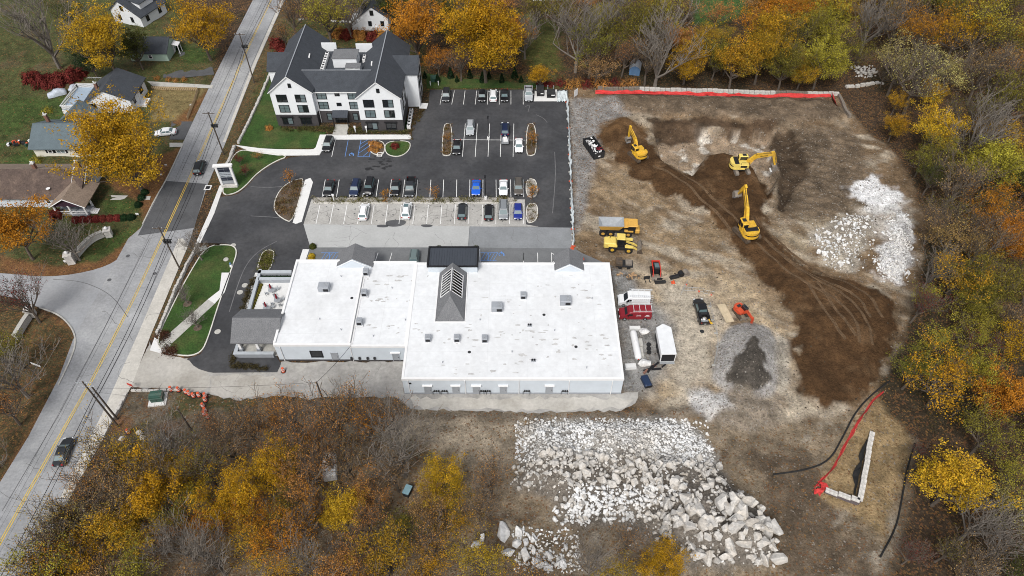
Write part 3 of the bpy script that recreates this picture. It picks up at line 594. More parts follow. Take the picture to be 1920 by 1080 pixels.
bed_drive = P2(smoothline([(497,470),(508,469),(516,474),(505,512),(481,512),(489,480)],2,True)); raised('planting_island', bed_drive, .10, A['mulch'], 'narrow planted island beside the entrance drive')
def walk(name, pts, label, h=.10, m='concrete'):
    o = MB().prism(pts, -.03, h).build(name, A[m]); tag(o, label, None, None, 'structure'); return o
walk('sidewalk', P2(smoothline([(440,272),(460,275),(500,280),(580,281),(588,280)],1)+[(592,277),(600,253),(770,253),(772,261),(612,262),(606,280),(599,291),(520,292),(490,288),(465,282)]), 'white sidewalk along the front of the three-storey building')
walk('entrance_walk', P2([(629,234),(655,234),(650,254.5),(623,254.5)]), 'grey paved walk to the building entrance', .13, 'concrete_old')
walk('sidewalk', P2([(572,338),(582,334),(587,342),(566,416),(555,420),(549,418)]), 'white sidewalk along the rounded bed at the drive')
walk('sidewalk', P2([(568,468),(580,468),(572,492),(560,492)]), 'short white sidewalk at the white building corner')
walk('sidewalk', P2([(479,512),(551,512),(549,519),(476,519)]), 'white sidewalk above the patio')
walk('sidewalk', P2([(416,512),(433,512),(422,548),(403,570),(390,562),(412,545)]), 'white bent path slab on the corner lawn', .13)
walk('lawn_path', P2([(390,562),(403,570),(322,645),(306,636)]), 'old concrete path crossing the corner lawn', .11, 'concrete_old')
walk('step_landing', P2([(290,633),(312,648),(303,663),(281,657)]), 'white landing at the foot of the lawn steps', .06)
walk('sidewalk', P2([(412,348),(420,347),(402,400),(376,455),(366,458),(392,400)]), 'white sidewalk band across the drive entrance', .04)
MB().sheet(P2([(405.5,366),(413,367),(411,372),(403,371)]), .046).build('red_tactile_strip', A['mesh_red'], bpy.data.objects['lawn_path']) if False else None
walk('dumpster_pad', P2([(1003,171),(1044,168),(1045,190),(1001,190)]), 'white concrete pad under the dumpsters', .05)
walk('sidewalk', P2([(788,193),(803,194),(800,204),(786,203)]), 'white slab at the right corner of the three-storey building', .05)
for pts, l in (([(268,152),(400,160),(397,166),(268,161)],'pale gravel drive beside the fenced yard'),([(308,122),(340,120),(398,126),(402,140),(345,146),(306,146)],'dark asphalt drive of the mint house'),([(335,96),(347,98),(342,122),(330,122)],'dark path to the mint house door'),([(322,228),(362,228),(345,262),(318,262)],'asphalt drive beside the golden tree'),([(200,366),(283,368),(281,375),(196,375)],'concrete path to the brown house'),([(318,268),(345,268),(342,276),(318,276)],'concrete apron at the kerb by the golden tree'),([(560,35),(680,40),(680,44),(560,39)],'pale path beyond the three-storey building')):
    dk_ = 'asphalt' in l; o = MB().sheet(P2(pts), .09 if 0 else .05).build('driveway' if 'drive' in l or 'apron' in l else 'path', A['asphalt_patch'] if 'dark' in l or 'asphalt' in l else A['concrete_old']); tag(o, l, None, None, 'structure')
for l in ([(342,274),(316,331),(290,375),(268,420)],[(74,577),(112,590),(138,618),(143,645),(132,676),(110,722)]):
    o = MB().strip(smoothline(P2(l),2), .25, -.02, .14).build('kerb', A['concrete_old']); tag(o, 'weathered kerb on the left of the road near pixel row %d' % l[0][1] if 0 else ('weathered kerb below the golden tree beside the road' if l[0][0] > 200 else 'weathered kerb curving round the side road corner'), None, None, 'structure')
# low stone wall on the road side of the lawns, each stone its own piece
def stonewall(name, line, label, w, h, L0, m, z0=0, jitter=.12):
    root = empty(name, (*line[0], 0), 0, label, 'wall'); acc = 0
    for a, b in zip(line[:-1], line[1:]):
        a = Vector(a); b = Vector(b); n = max(1, int((b-a).length/L0)); t = (b-a)/n; ang = math.atan2(t.y, t.x)
        for k in range(n):
            c = a+t*(k+.5); hh = h*random.uniform(.85, 1.15)
            mb = MB(); mb.cbox((0,0,0), (t.length*random.uniform(.9,.985), w*random.uniform(.85,1.12), hh), 0, 0, random.uniform(.86,.96))
            mb.build('stone', m, root, loc=(c.x-line[0][0]+random.uniform(-1,1)*jitter*.3, c.y-line[0][1]+random.uniform(-1,1)*jitter*.3, z0+hh/2-.05), rz=ang+random.uniform(-.05,.05))
    return root
stonewall('stone_wall', P2([(372,462),(352,497),(330,545),(312,590),(296,628)]), 'low pale stone wall between road verge and corner lawn', .5, .7, .8, A['stone'])
stonewall('stone_wall', P2([(512,128),(490,180),(465,235),(447,270)]), 'low pale stone wall beside the lawn of the three-storey building', .55, .6, 1.0, A['stone'])
stonewall('stone_wall', P2([(440,275),(432,298),(420,325),(416,345)]), 'short pale stone wall between the verge and the tall sign', .6, .6, .8, A['stone'])
stonewall('stone_wall', P2([(238,738),(226,762),(210,790),(194,822)]), 'low pale stone wall along the roadside corner lot', .5, .5, .8, A['stone'])
stonewall('stone_wall', P2([(246,733),(300,733),(340,731)]), 'row of pale kerb stones above the transformer', .4, .35, .9, A['stone'])
stonewall('stone_wall', P2([(1585,166),(1620,163),(1655,158)]), 'old fieldstone wall in the woods past the red safety fence', .9, .8, 1.0, A['rock'], 0, 1.2)
# ------------------------------------------------------------------ building helpers
def win(root, off, face, pos, u, z, w, h, n=1, glass='glass', frame='black', d=.07, bars=True):
    """framed window set on a wall; face is the wall's outward side, pos its coordinate, u the centre along it"""
    def B(mb, u0, u1, z0, z1, t0, t1):
        if face == '-y': mb.box(u0, u1, pos-t1, pos-t0, z0, z1)
        elif face == '+y': mb.box(u0, u1, pos+t0, pos+t1, z0, z1)
        elif face == '+x': mb.box(pos+t0, pos+t1, u0, u1, z0, z1)
        else: mb.box(pos-t1, pos-t0, u0, u1, z0, z1)
    mb = MB(); f = .09; u0 = u-w/2; u1 = u+w/2; z0 = z-h/2; z1 = z+h/2
    B(mb, u0-f, u1+f, z1, z1+f, .002, d); B(mb, u0-f, u1+f, z0-f, z0, .002, d+.04)
    pw = w/n
    for k in range(n+1): c = u0+k*pw; q = f/2 if 0 < k < n else f; B(mb, c-(q if k else f), c+(q if k < n else f), z0, z1, .002, d)
    o = mb.build('window', A[frame], root, off)
    for k in range(n):
        mb = MB(); B(mb, u0+k*pw, u0+(k+1)*pw, z0, z1, .003, .025); g = glass if isinstance(glass, str) else glass[k % len(glass)]
        pn = mb.build('pane', A[g], o, off)
    if bars:
        mb = MB(); B(mb, u0, u1, z-.03, z+.03, .026, .045); mb.build('glazing_bar', A[frame], o, off)
    return o
def door(root, off, face, pos, u, w, h, m, z0=0.0, hood=None):
    def B(mb, u0, u1, a, b, t0, t1, mi=0):
        if face == '-y': mb.box(u0, u1, pos-t1, pos-t0, a, b, mi)
        elif face == '+x': mb.box(pos+t0, pos+t1, u0, u1, a, b, mi)
        else: mb.box(pos-t1, pos-t0, u0, u1, a, b, mi)
    mb = MB(); B(mb, u-w/2, u+w/2, z0, z0+h, .002, .05); o = mb.build('door', A[m], root, off)
    mb = MB(); B(mb, u-w/2-.09, u-w/2, z0, z0+h+.09, .002, .09); B(mb, u+w/2, u+w/2+.09, z0, z0+h+.09, .002, .09); B(mb, u-w/2, u+w/2, z0+h, z0+h+.09, .002, .09); mb.build('door_frame', A['unit'], o, off)
    mb = MB(); B(mb, u+w/2-.16, u+w/2-.08, z0+1, z0+1.1, .052, .12); mb.build('handle', A['dark_metal'], o, off)
    if hood: mb = MB(); B(mb, u-w/2-.3, u+w/2+.3, z0+h+.25, z0+h+.4, .002, hood); mb.build('door_hood', A['white_trim'], o, off)
    return o
def gable_y(mb, x0, x1, y0, y1, ze, zr, oh=.35, th=.18, ohy=.3):
    """gable roof, ridge along y, as two slabs"""
    xm = (x0+x1)/2; s = (zr-ze)/(xm-x0)
    a = (x0-oh, ze-s*oh); b = (x1+oh, ze-s*oh)
    mb.slab([(a[0],y0-ohy,a[1]),(xm,y0-ohy,zr),(xm,y1+ohy,zr),(a[0],y1+ohy,a[1])], th)
    mb.slab([(xm,y0-ohy,zr),(b[0],y0-ohy,b[1]),(b[0],y1+ohy,b[1]),(xm,y1+ohy,zr)], th)
def gable_x(mb, x0, x1, y0, y1, ze, zr, oh=.35, th=.18, ohx=.3):
    ym = (y0+y1)/2; s = (zr-ze)/(ym-y0)
    mb.slab([(x0-ohx,y0-oh,ze-s*oh),(x1+ohx,y0-oh,ze-s*oh),(x1+ohx,ym,zr),(x0-ohx,ym,zr)], th)
    mb.slab([(x0-ohx,ym,zr),(x1+ohx,ym,zr),(x1+ohx,y1+oh,ze-s*oh),(x0-ohx,y1+oh,ze-s*oh)], th)
def wall_gy(mb, x0, x1, y0, y1, z0, ze, zr):
    """closed house body whose gables face -y/+y"""
    xm = (x0+x1)/2; mb.extr([(x0,z0),(x1,z0),(x1,ze),(xm,zr),(x0,ze)], (0,(y0+y1)/2,0), (1,0,0), (0,0,1), (0,1,0), -(y1-y0))
def wall_gx(mb, x0, x1, y0, y1, z0, ze, zr):
    ym = (y0+y1)/2; mb.extr([(y0,z0),(y1,z0),(y1,ze),(ym,zr),(y0,ze)], ((x0+x1)/2,0,0), (0,1,0), (0,0,1), (1,0,0), x1-x0)

# ------------------------------------------------------------------ three-storey apartment building
O = (-39.5, 146, 0)
apt = empty('apartment_building', O, 0, 'white three-storey building with charcoal roofs and a dark brick ground floor', 'building')
LX0, LX1, LY0, LY1 = -53.8, -44.5, 137.0, 159.0
RX0, RX1, RY0, RY1 = -34.2, -24.7, 135.0, 156.8
MY = 138.5; BZ = 3.15
mb = MB(); wall_gy(mb, LX0, LX1, LY0, LY1, BZ, 9.25, 12.8); wall_gy(mb, RX0, RX1, RY0, RY1, BZ, 9.1, 12.75)
mb.box(LX1+.002, RX0-.002, MY, 156, BZ, 8.6); mb.build('wall', A['white_wall'], apt, O)
mb = MB(); wall_gx(mb, RX1+.002, -21.8, 144.8, 151.6, 0, 9.0, 11.3); mb.build('side_wing', A['white_wall'], apt, O)
mb = MB(); wall_gx(mb, -56.2, LX0-.002, 146.2, 153, 0, 9.0, 11.3); mb.build('side_wing', A['white_wall'], apt, O)
mb = MB(); e = .04
mb.box(LX0-e, LX1+e, LY0-e, LY1, 0, BZ); mb.box(RX0-e, RX1+e, RY0-e, RY1, 0, BZ); mb.box(LX1+e+.002, RX0-e-.002, MY-e, 150, 0, BZ); mb.build('brick_base', A['brick'], apt, O)
def rooftrim(mb, pts, w=.22, t=.06):
    for a, b in zip(pts[:-1], pts[1:]): mb.tube(a, b, w*.5, w*.5, 4)
roof = MB(); gable_y(roof, LX0, LX1, LY0, LY1, 9.3, 13.1); rl = roof.build('roof', A['shingle_dark'], apt, O)
roof = MB(); gable_y(roof, RX0, RX1, RY0, RY1, 9.15, 13.0); rr = roof.build('roof', A['shingle_dark'], apt, O)
mb = MB(); zr = 11.45; yr = 142.0
xl = LX1-(9.3-0)*0; mb.slab([(LX1+.3,MY-.4,8.32),(RX0-.3,MY-.4,8.32),(RX0-2.6-.3,yr,zr) if 0 else (RX0+2.7,yr,zr),(LX1-2.6,yr,zr)], .18); mb.slab([(LX1-2.6,yr+.001,zr),(RX0+2.7,yr+.001,zr),(RX0+1.2,yr+1.6,zr-1.7),(LX1-1.2,yr+1.6,zr-1.7)], .15)
mb.build('roof', A['shingle_dark'], apt, O)
mb = MB(); gable_x(mb, RX1-3.6, -21.7, 144.8, 151.6, 9.05, 11.5); mb.build('roof', A['shingle_dark'], apt, O)
mb = MB(); gable_x(mb, -56.2, LX0+3.6, 146.2, 153, 9.05, 11.5); mb.build('roof', A['shingle_dark'], apt, O)
mb = MB()
for r_, z_ in (((-49.15,LY0-.3,LY1+.3),13.12), ((-29.45,RY0-.3,RY1+.3),13.02)): mb.box(r_[0]-.1, r_[0]+.1, r_[1], r_[2], z_-.02, z_+.05)
mb.box(LX1-2.6, RX0+2.7, yr-.1, yr+.1, zr+.0, zr+.06); mb.build('ridge_cap', A['unit'], apt, O)
mb = MB()
for x0, x1, y, ze, zr_ in ((LX0,LX1,LY0,9.3,13.1),(RX0,RX1,RY0,9.15,13.0)):
    xm = (x0+x1)/2; s = (zr_-ze)/(xm-x0)
    for sg in (-1, 1):
        xa = xm+sg*(xm-x0+.35); za = ze-s*.35
        mb.add([(xm,y-.33,zr_-.02),(xa,y-.33,za-.02),(xa,y-.33,za-.26),(xm,y-.33,zr_-.26),(xm,y-.28,zr_-.02),(xa,y-.28,za-.02),(xa,y-.28,za-.26),(xm,y-.28,zr_-.26)], [(0,1,2,3),(7,6,5,4),(0,4,5,1),(3,2,6,7)])
mb.box(LX1+.1, RX0-.1, MY-.46, MY-.41, 8.1, 8.34); mb.build('fascia', A['white_trim'], apt, O)
mb = MB(); mb.box(LX1+.05, RX0-.05, 143.2, 156, 8.62, 8.8); mb.build('flat_roof', A['shingle_dark'], apt, O)
MB().box(LX1-.6, -41.6, 154.6, 154.9, 8.8, 10.9).build('parapet', A['white_wall'], apt, O); MB().box(-36.9, RX0+1.2, 154.2, 154.5, 8.8, 10.9).build('parapet', A['white_wall'], apt, O)
mb = MB()
for k in range(14): x = -41.6+k*.36; mb.box(x, x+.04, 154.5, 154.54, 8.8, 9.9)
mb.box(-41.6, -36.9, 154.5, 154.54, 9.9, 9.96); mb.build('railing', A['dark_metal'], apt, O)
ph = MB().box(-41.2,-35.7,147.4,151.2,8.8,11.1).build('penthouse', A['white_wall'], apt, O); MB().box(-41.35,-35.55,147.25,151.35,11.1,11.25).build('penthouse_roof', A['shingle_grey'], ph, O)
ph = MB().box(-37.9,-34.6,144.6,146.5,8.8,10.4).build('penthouse', A['white_wall'], apt, O); MB().box(-38.0,-34.5,144.5,146.6,10.4,10.52).build('penthouse_roof', A['shingle_grey'], ph, O)
for i in range(8):
    y = 144.6+i*1.05; o = MB().rbox(-43.9,-43.1,y,y+.8,8.8,9.75,.05).build('condenser', A['white_trim'], apt, O); MB().lathe([(.3,9.752),(.3,9.77)], (-43.5,y+.4,0), 10).build('fan', A['dark_metal'], o, O)
for i in range(2):
    y = 149.5+i*1.3; o = MB().rbox(-34.9,-34.2,y,y+.8,8.8,9.7,.05).build('condenser', A['white_trim'], apt, O); MB().lathe([(.27,9.702),(.27,9.72)], (-34.55,y+.4,0), 10).build('fan', A['dark_metal'], o, O)
for x, y, z in ((-46.6,148.5,11.2),(-31.8,145,11.3)): MB().cbox((x,y,z), (.28,1.6,.25), .1).build('roof_vent', A['white_trim'], apt, O)
dkl = [('glass','glass_light'),('glass_light','glass'),('glass','glass'),('glass_light','glass_light')]
k = 0
for x0, x1, y in ((LX0,LX1,LY0),(RX0,RX1,RY0)):
    w_ = x1-x0
    for fr in (.26,.71):
        for z in (7.45,4.75):
            win(apt, O, '-y', y, x0+w_*fr, z, 2.2, 1.75, 2, dkl[(k*5+2) % 4]); k += 1
        o = win(apt, O, '-y', y-e, x0+w_*fr, 1.55, 2.3, 1.7, 2, dkl[(k*3+2) % 4]); MB().box(x0+w_*fr-1.45, x0+w_*fr+1.45, y-e-.35, y-e-.002, 2.55, 2.72).build('lintel', A['black'], o, O)
    win(apt, O, '-y', y, (x0+x1)/2+.2, 10.7, .55, .85, 1, 'glass', bars=False)
for fr in (.16,.84):
    for z in (7.2,4.6): win(apt, O, '-y', MY, LX1+10.3*fr, z, 2.1, 1.7, 2, 'glass_light')
    win(apt, O, '-y', MY-e, LX1+10.3*(.24 if fr < .5 else .82), 1.6, 1.1, 1.7, 1, 'glass_light')
for z in (7.5,4.9): win(apt, O, '-y', MY, LX1+5.2, z, .95, .65, 1, 'glass', bars=False)
mb = MB(); mb.slab([(-41.1,MY-2.0,2.75),(-37.5,MY-2.0,2.75),(-37.5,MY-.045,3.35),(-41.1,MY-.045,3.35)], .15)
for i in range(8): x = -41.0+i*.49; mb.add([(x,MY-1.98,2.76),(x+.05,MY-1.98,2.76),(x+.05,MY-.06,3.37),(x,MY-.06,3.37),(x,MY-1.98,2.81),(x+.05,MY-1.98,2.81),(x+.05,MY-.06,3.42),(x,MY-.06,3.42)], [(4,5,6,7),(0,1,5,4),(0,4,7,3),(1,2,6,5)])
cp = mb.build('entrance_canopy', A['metal_roof'], apt, O); mb = MB()
for x in (-40.9,-37.7): mb.box(x-.09, x+.09, MY-1.85, MY-1.67, 0, 2.62)
mb.build('canopy_post', A['black'], cp, O)
win(apt, O, '-y', MY-e, -39.3, 1.25, 3.0, 2.3, 4, 'glass', bars=False)
MB().tube((LX1+.35,MY-.12,0), (LX1+.35,MY-.12,8.2), .07, .07, 6).build('downspout', A['white_trim'], apt, O)
for y in (138.5,142):
    for z in (7.3,4.7): win(apt, O, '+x', RX1, y, z, 1.4, 1.6, 1, 'glass')
for z in (7.3,4.7,1.6): win(apt, O, '+x', -21.8, 147.2, z, 1.2, 1.5, 1, 'glass'); win(apt, O, '+x', -21.8, 149.6, z, 1.2, 1.5, 1, 'glass')
for i in range(6):
    y = 136.2+i*1.25; o = tag(empty('condenser', (-23.7, y, 0), 0), '%s white condenser from the front beside the right wall of the three-storey building' % ('first','second','third','fourth','fifth','sixth')[i], 'condenser', 'condensers along the right wall')
    MB().rbox(-.42,.42,-.4,.4,.05,.95,.06).build('casing', A['white_trim'], o); MB().lathe([(.3,.952),(.3,.97)], (0,0,0), 10).build('fan', A['dark_metal'], o)

# ------------------------------------------------------------------ white flat-roofed building
O = (-10, 78, 0)
shop = empty('commercial_building', O, 0, 'large white flat-roofed building with grey portico and gabled skylight', 'building')
BL = [(-39.2,-26.62,70.6,89.7,4.4),(-26.6,-17.47,70.5,89.7,4.15),(-17.45,17.7,64.0,89.3,4.2)]
for x0, x1, y0, y1, z in BL:
    MB().box(x0, x1, y0, y1, .0, z-.02).build('wall', A['grey_wall'], shop, O)
    MB().box(x0+.25, x1-.25, y0+.25, y1-.25, z-.018, z+.03).build('roof', A['membrane'], shop, O)
    mb = MB(); w = .3; h = .14 if x0 > -39 else .30
    mb.box(x0-.08, x1+.08, y0-.08, y0+w, z-.35, z+.09); mb.box(x0-.08, x1+.08, y1-w, y1+.08, z-.35, z+h); mb.box(x0-.08, x0+w, y0+w+.001, y1-w-.001, z-.35, z+h-.01); mb.box(x1-w, x1+.08 if x0 > -20 else x1, y0+w+.001, y1-w-.001, z-.35, z+h-.012)
    mb.build('parapet', A['white_trim'], shop, O)
    MB().box(x0-.05, x1+.05, y0-.06, y0-.002, 0, .35).build('plinth', A['brick'] if x0 < -17.46 else A['unit'], shop, O)
# membrane seams and ponding stains
mb = MB()
for x0, x1, y0, y1, z in BL:
    y = y0+2.3
    while y < y1-1: mb.box(x0+.4, x1-.4, y, y+.05, z+.028, z+.036); y += 3.0
for x in (-33,-22,-4,2.5,9,14): mb.box(x, x+.05, (71 if x < -17.5 else 64.5), 89, (4.43 if x < -26.6 else 4.18 if x < -17.5 else 4.23), (4.438 if x < -26.6 else 4.188 if x < -17.5 else 4.238))
mb.build('roof_seams', A['roof_seam'], shop, O)['kind'] = 'stuff'
rp_ = random.Random(61)
for _ in range(11):
    x = rp_.uniform(-15,15.5); y = rp_.uniform(66,86)
    if -14 < x < -7 and y > 74: continue
    MB().box(x, x+rp_.uniform(.6,2.2), y, y+rp_.uniform(.5,1.6), 4.229, 4.2335).build('roof_patch', A['roof_patch'], shop, O)
for px, py in ((640,520),(600,600),(640,620),(735,540),(760,600),(960,660),(1040,620),(1110,560),(900,600),(1100,690),(830,680),(700,630)):
    q = at(px,py,4.3); z_ = 4.43 if q.x < -26.6 else (4.18 if q.x < -17.5 else 4.23); MB().tube((q.x,q.y,z_-.05),(q.x,q.y,z_+.45),.07,.07,8).build('vent_pipe', A['unit'], shop, O)
for px, py in ((660,560),(1020,590),(1080,650),(880,660)): q = at(px,py,4.25); MB().lathe([(.28,0),(.2,.03),(.12,.05)], (q.x,q.y,4.43 if q.x < -26.6 else 4.23), 12).build('roof_drain', A['dark_metal'], shop, O)
rs = random.Random(5)
def blot(c, rx, ry, z, n=14):
    pts = []
    for i in range(n): t = 2*math.pi*i/n; q = rs.uniform(.45,1.1); pts.append((c[0]+rx*q*math.cos(t), c[1]+ry*q*math.sin(t), z))
    return pts
mb = MB()
for cpx, cnt, sx, sy in (((735,522),10,5,1.2),((735,562),12,5.5,.9),((775,625),8,4,2),((720,612),6,3,1),((1000,600),14,10,5),((930,560),12,9,5),((1060,540),12,8,4),((890,690),10,8,2),((1130,660),10,2,6),((1010,665),10,9,3),((850,640),8,6,2),((1050,640),10,8,4),((950,630),10,8,1)):
    c = at(*cpx, 4.2)
    for _ in range(cnt):
        x = c.x+rs.gauss(0,sx*.5); y = c.y+rs.gauss(0,sy*.5); z = 4.186 if x < -17.5 else 4.236
        if x < -26 or x > 17 or y < 64.6 or (x < -17 and y < 71): continue
        p = blot((x,y), rs.uniform(.15,.8), rs.uniform(.06,.30), z+rs.uniform(0,.006)); mb.add(p, [tuple(range(len(p)))])
mb.build('roof_stain', A['stain'], shop, O)['kind'] = 'stuff'
# gabled dormers on the rear parapet
for x0, x1, y, zp in ((-31.8,-25.4,88.0,6.3),(7.9,12.8,87.2,5.9)):
    o = MB(); wall_gy(o, x0, x1, y, y+4.0, 4.1, 4.35, zp); o = o.build('dormer', A['grey_wall'], shop, O)
    mb = MB(); gable_y(mb, x0, x1, y+.35, y+4.2, 4.4, zp+.1, .25, .14, .05); mb.build('dormer_roof', A['shingle_grey'], o, O)
    mb = MB(); mb.tube((x0,y-.03,4.42),((x0+x1)/2,y-.03,zp+.08),.07,.07,4); mb.tube(((x0+x1)/2,y-.03,zp+.08),(x1,y-.03,4.42),.07,.07,4); mb.build('trim', A['white_trim'], o, O)
# raised entrance block
o = MB().box(-15.0,-6.2,87.0,91.2,4.1,5.75).build('entrance_block', A['grey_wall'], shop, O)
MB().slab([(-14.9,87.2,5.80),(-6.3,87.2,5.80),(-6.3,91.5,5.98),(-14.9,91.5,5.98)], .2).build('metal_roof', A['metal_roof'], o, O)
mb = MB(); mb.box(-15.2,-14.9,87.0,91.6,5.5,6.15); mb.box(-6.3,-6.0,87.0,91.6,5.5,6.15); mb.box(-15.2,-6.0,91.5,91.75,5.3,6.15); mb.box(-14.9,-6.3,86.95,87.15,5.6,5.9); mb.build('roof_rim', A['black'], o, O)
mb = MB()
for i in range(18): x = -14.6+i*.47; mb.add([(x,87.3,5.81),(x+.05,87.3,5.81),(x+.05,91.4,5.99),(x,91.4,5.99),(x,87.3,5.86),(x+.05,87.3,5.86),(x+.05,91.4,6.04),(x,91.4,6.04)], [(4,5,6,7),(0,1,5,4),(0,4,7,3),(1,2,6,5)])
mb.build('standing_seam', A['metal_roof'], o, O)
for x in (-15.0,-6.2): MB().box(x-.35,x+.35,91.3,92.0,0,5.2).build('entrance_pier', A['white_wall'], o, O)
# gabled skylight with a hipped end
X0, X1, Y0, Y1, ZR, ZE = -13.0,-8.0,75.6,86.9,6.9,4.2; XM = -10.5; YH = 79.2
sk = MB(); sk.add([(X0,Y0,ZE),(X1,Y0,ZE),(X1,Y1,ZE),(X0,Y1,ZE),(XM,YH,ZR),(XM,Y1,ZR)], [(0,1,4),(1,2,5,4),(3,0,4,5),(2,3,5)])
sk = sk.build('skylight_roof', A['shingle_grey'], shop, O)
def onslope(s, t, u, dz):   # side s, t along the ridge 0..1, u 0 at ridge .. 1 at eave
    y = YH+(Y1-YH)*t; x = XM+s*(X1-XM)*u; return (x+s*dz*.7, y, ZR+(ZE-ZR)*u+dz*.7)
for s in (-1, 1):
    for i in range(8):
        t0 = .16+i*.082; t1 = t0+.070
        MB().add([onslope(s,t0,.10,.05),onslope(s,t1,.10,.05),onslope(s,t1,.68,.05),onslope(s,t0,.68,.05)], [(0,1,2,3) if s < 0 else (3,2,1,0)]).build('pane', A['glass'], sk, O)
        mb = MB(); mb.tube(onslope(s,t1+.006,.06,.07), onslope(s,t1+.006,.72,.07), .055, .055, 4); mb.build('glazing_bar', A['white_trim'], sk, O)
    mb = MB(); mb.tube(onslope(s,.15,.06,.07), onslope(s,.15,.72,.07), .07,.07,4); mb.tube(onslope(s,.15,.72,.07), onslope(s,.82,.72,.07), .07,.07,4); mb.build('skylight_frame', A['white_trim'], sk, O)
mb = MB(); mb.tube((XM,YH+1.1,ZR+.06),(XM,YH+6.4,ZR+.06),.09,.09,4); mb.build('skylight_frame', A['white_trim'], sk, O)
mb = MB(); mb.box(X0-.15,X1+.15,Y0-.15,Y0-.002,4.2,4.35); mb.box(X0-.15,X0-.002,Y0-.001,Y1,4.2,4.35); mb.box(X1+.002,X1+.15,Y0-.001,Y1,4.2,4.35); mb.build('flashing', A['white_trim'], sk, O)
# portico at the left end
po = MB(); gable_x(po, -46.6,-39.0, 71.9,78.7, 3.7,5.7, .3, .2, .25); po = po.build('portico_roof', A['shingle_grey'], shop, O)
mb = MB(); wall_gx(mb, -46.4,-39.25,72.1,78.5,3.1,3.55,5.35); mb.build('portico_beam', A['white_trim'], po, O)
for x, y in ((-46.0,72.5),(-43.0,72.5),(-46.0,78.0),(-43.0,78.0)):
    c = MB().box(x-.2,x+.2,y-.2,y+.2,.1,3.15).build('column', A['white_trim'], po, O); MB().box(x-.32,x+.32,y-.32,y+.32,.1,1.0).build('column_base', A['unit'], c, O)
pf = MB().box(-46.8,-39.25,71.6,79.0,.0,.12).build('portico_floor', A['concrete_old'], shop, O)
mb = MB(); mb.box(-46.9,-40.3,71.2,71.6,.0,1.0); mb.box(-46.9,-46.5,71.601,78.6,.0,1.0); mb.build('low_wall', A['unit'], shop, O)
mb = MB(); mb.box(-47.0,-40.2,71.1,71.7,1.0,1.1); mb.box(-47.0,-46.4,71.701,78.7,1.0,1.1); mb.build('wall_cap', A['wall_cap'], shop, O)
win(shop, O, '-x', -39.2, 75, 1.4, 3.2, 2.3, 3, 'glass', bars=False)
# back walls: doors, window, downspouts, meters
def xs(px, py): return at(px, py).x
Yb = 64.0
for px in (804,856,894,944,1029): door(shop, O, '-y', Yb, xs(px,735), 1.0, 2.1, 'unit', .1, .35)
for px in (630,744): door(shop, O, '-y', 70.6 if px < 660 else 70.5, xs(px,680), 1.0, 2.1, 'unit', .1, .3 if px > 660 else None)
win(shop, O, '-y', 70.6, xs(598,676), 1.9, 1.9, 1.6, 1, 'glass', bars=False)
for px in (770,874,973,1065,1144): x = xs(px,735); MB().tube((x,Yb-.1,.05),(x,Yb-.1,3.9),.07,.07,6).build('downspout', A['white_trim'], shop, O)
for px in (534,663): x = xs(px,680); MB().tube((x,70.48,.05),(x,70.48,3.9),.07,.07,6).build('downspout', A['white_trim'], shop, O)
for px in (819,834,906,914,987,1058):
    x = xs(px,735); mb = MB(); mb.tube((x-.6,Yb-.2,.9),(x+.6,Yb-.2,.9),.04); mb.tube((x-.55,Yb-.2,.1),(x-.55,Yb-.2,.9),.04); mb.tube((x+.55,Yb-.2,.1),(x+.55,Yb-.2,.9),.04)
    for d in (-.3,.05,.4): mb.cbox((x+d,Yb-.25,1.1),(.22,.2,.3))
    mb.build('gas_meter', A['dark_metal'], shop, O)
for px in (661,676,691,704): x = xs(px,678); MB().cbox((x,70.35,1.0),(.35,.25,.5)).build('gas_meter', A['dark_metal'], shop, O)
MB().box(xs(773,735)-.2,xs(773,735)+.2,Yb-.12,Yb-.002,2.9,3.2).build('wall_light', A['black'], shop, O)
# rooftop units: things of their own
def hvac(px, py, big, z, label, fans=1, rz=0.0):
    p = at(px, py, z); r = empty('rooftop_unit', (p.x, p.y, z), rz, label, 'rooftop unit', 'rooftop units on the white roof')
    sx, sy, sz = (1.9,1.5,1.15) if big else (.95,1.05,1.0)
    MB().rbox(-sx/2,sx/2,-sy/2,sy/2,.12,.12+sz,.05).build('casing', A['unit'], r)
    MB().box(-sx/2-.08,sx/2+.08,-sy/2-.08,sy/2+.08,0,.12).build('base_rail', A['white_trim'], r)
    for k in range(fans):
        c = (sx*.22, (sy*.05 if fans == 1 else (-.32+.62*k)), .12+sz) if big else (0,-.18,.12+sz); rr = .36 if big and fans == 1 else .28
        f = MB().lathe([(rr,.002),(rr,.05),(rr-.06,.05),(rr-.06,.012)], c, 16).build('fan_ring', A['steel'], r); MB().lathe([(rr-.06,.004),(.02,.010)], c, 16).build('fan', A['black'], f)
        mb = MB()
        for t in range(4): a = t*math.pi/4; mb.cbox((c[0],c[1],c[2]+.035),(2*rr-.1,.03,.012),a)
        mb.build('fan_grille', A['steel'], f)
    MB().box(-sx*.02 if big else -sx*.38, sx*.44 if big else sx*.38, -sy/2-.02, -sy/2-.002, .3, .3+sz*.55).build('coil_panel', A['black'], r)
    MB().box(-sx*.45, -sx*.1, -sy/2-.03, -sy/2-.002, .35, .35+sz*.5).build('access_panel', A['unit'], r) if big else None
    MB().tube((sx*.4,sy/2,.1),(sx*.4,sy/2+.5,.06),.04).build('conduit', A['steel'], r)
hvac(609,543,1,4.43,'big rooftop unit alone on the left roof section')
hvac(687,514,0,4.4,'small rooftop unit topmost along the roof step'); hvac(684,553,0,4.4,'small rooftop unit middle one along the roof step'); hvac(675,607,0,4.4,'small rooftop unit lowest along the roof step')
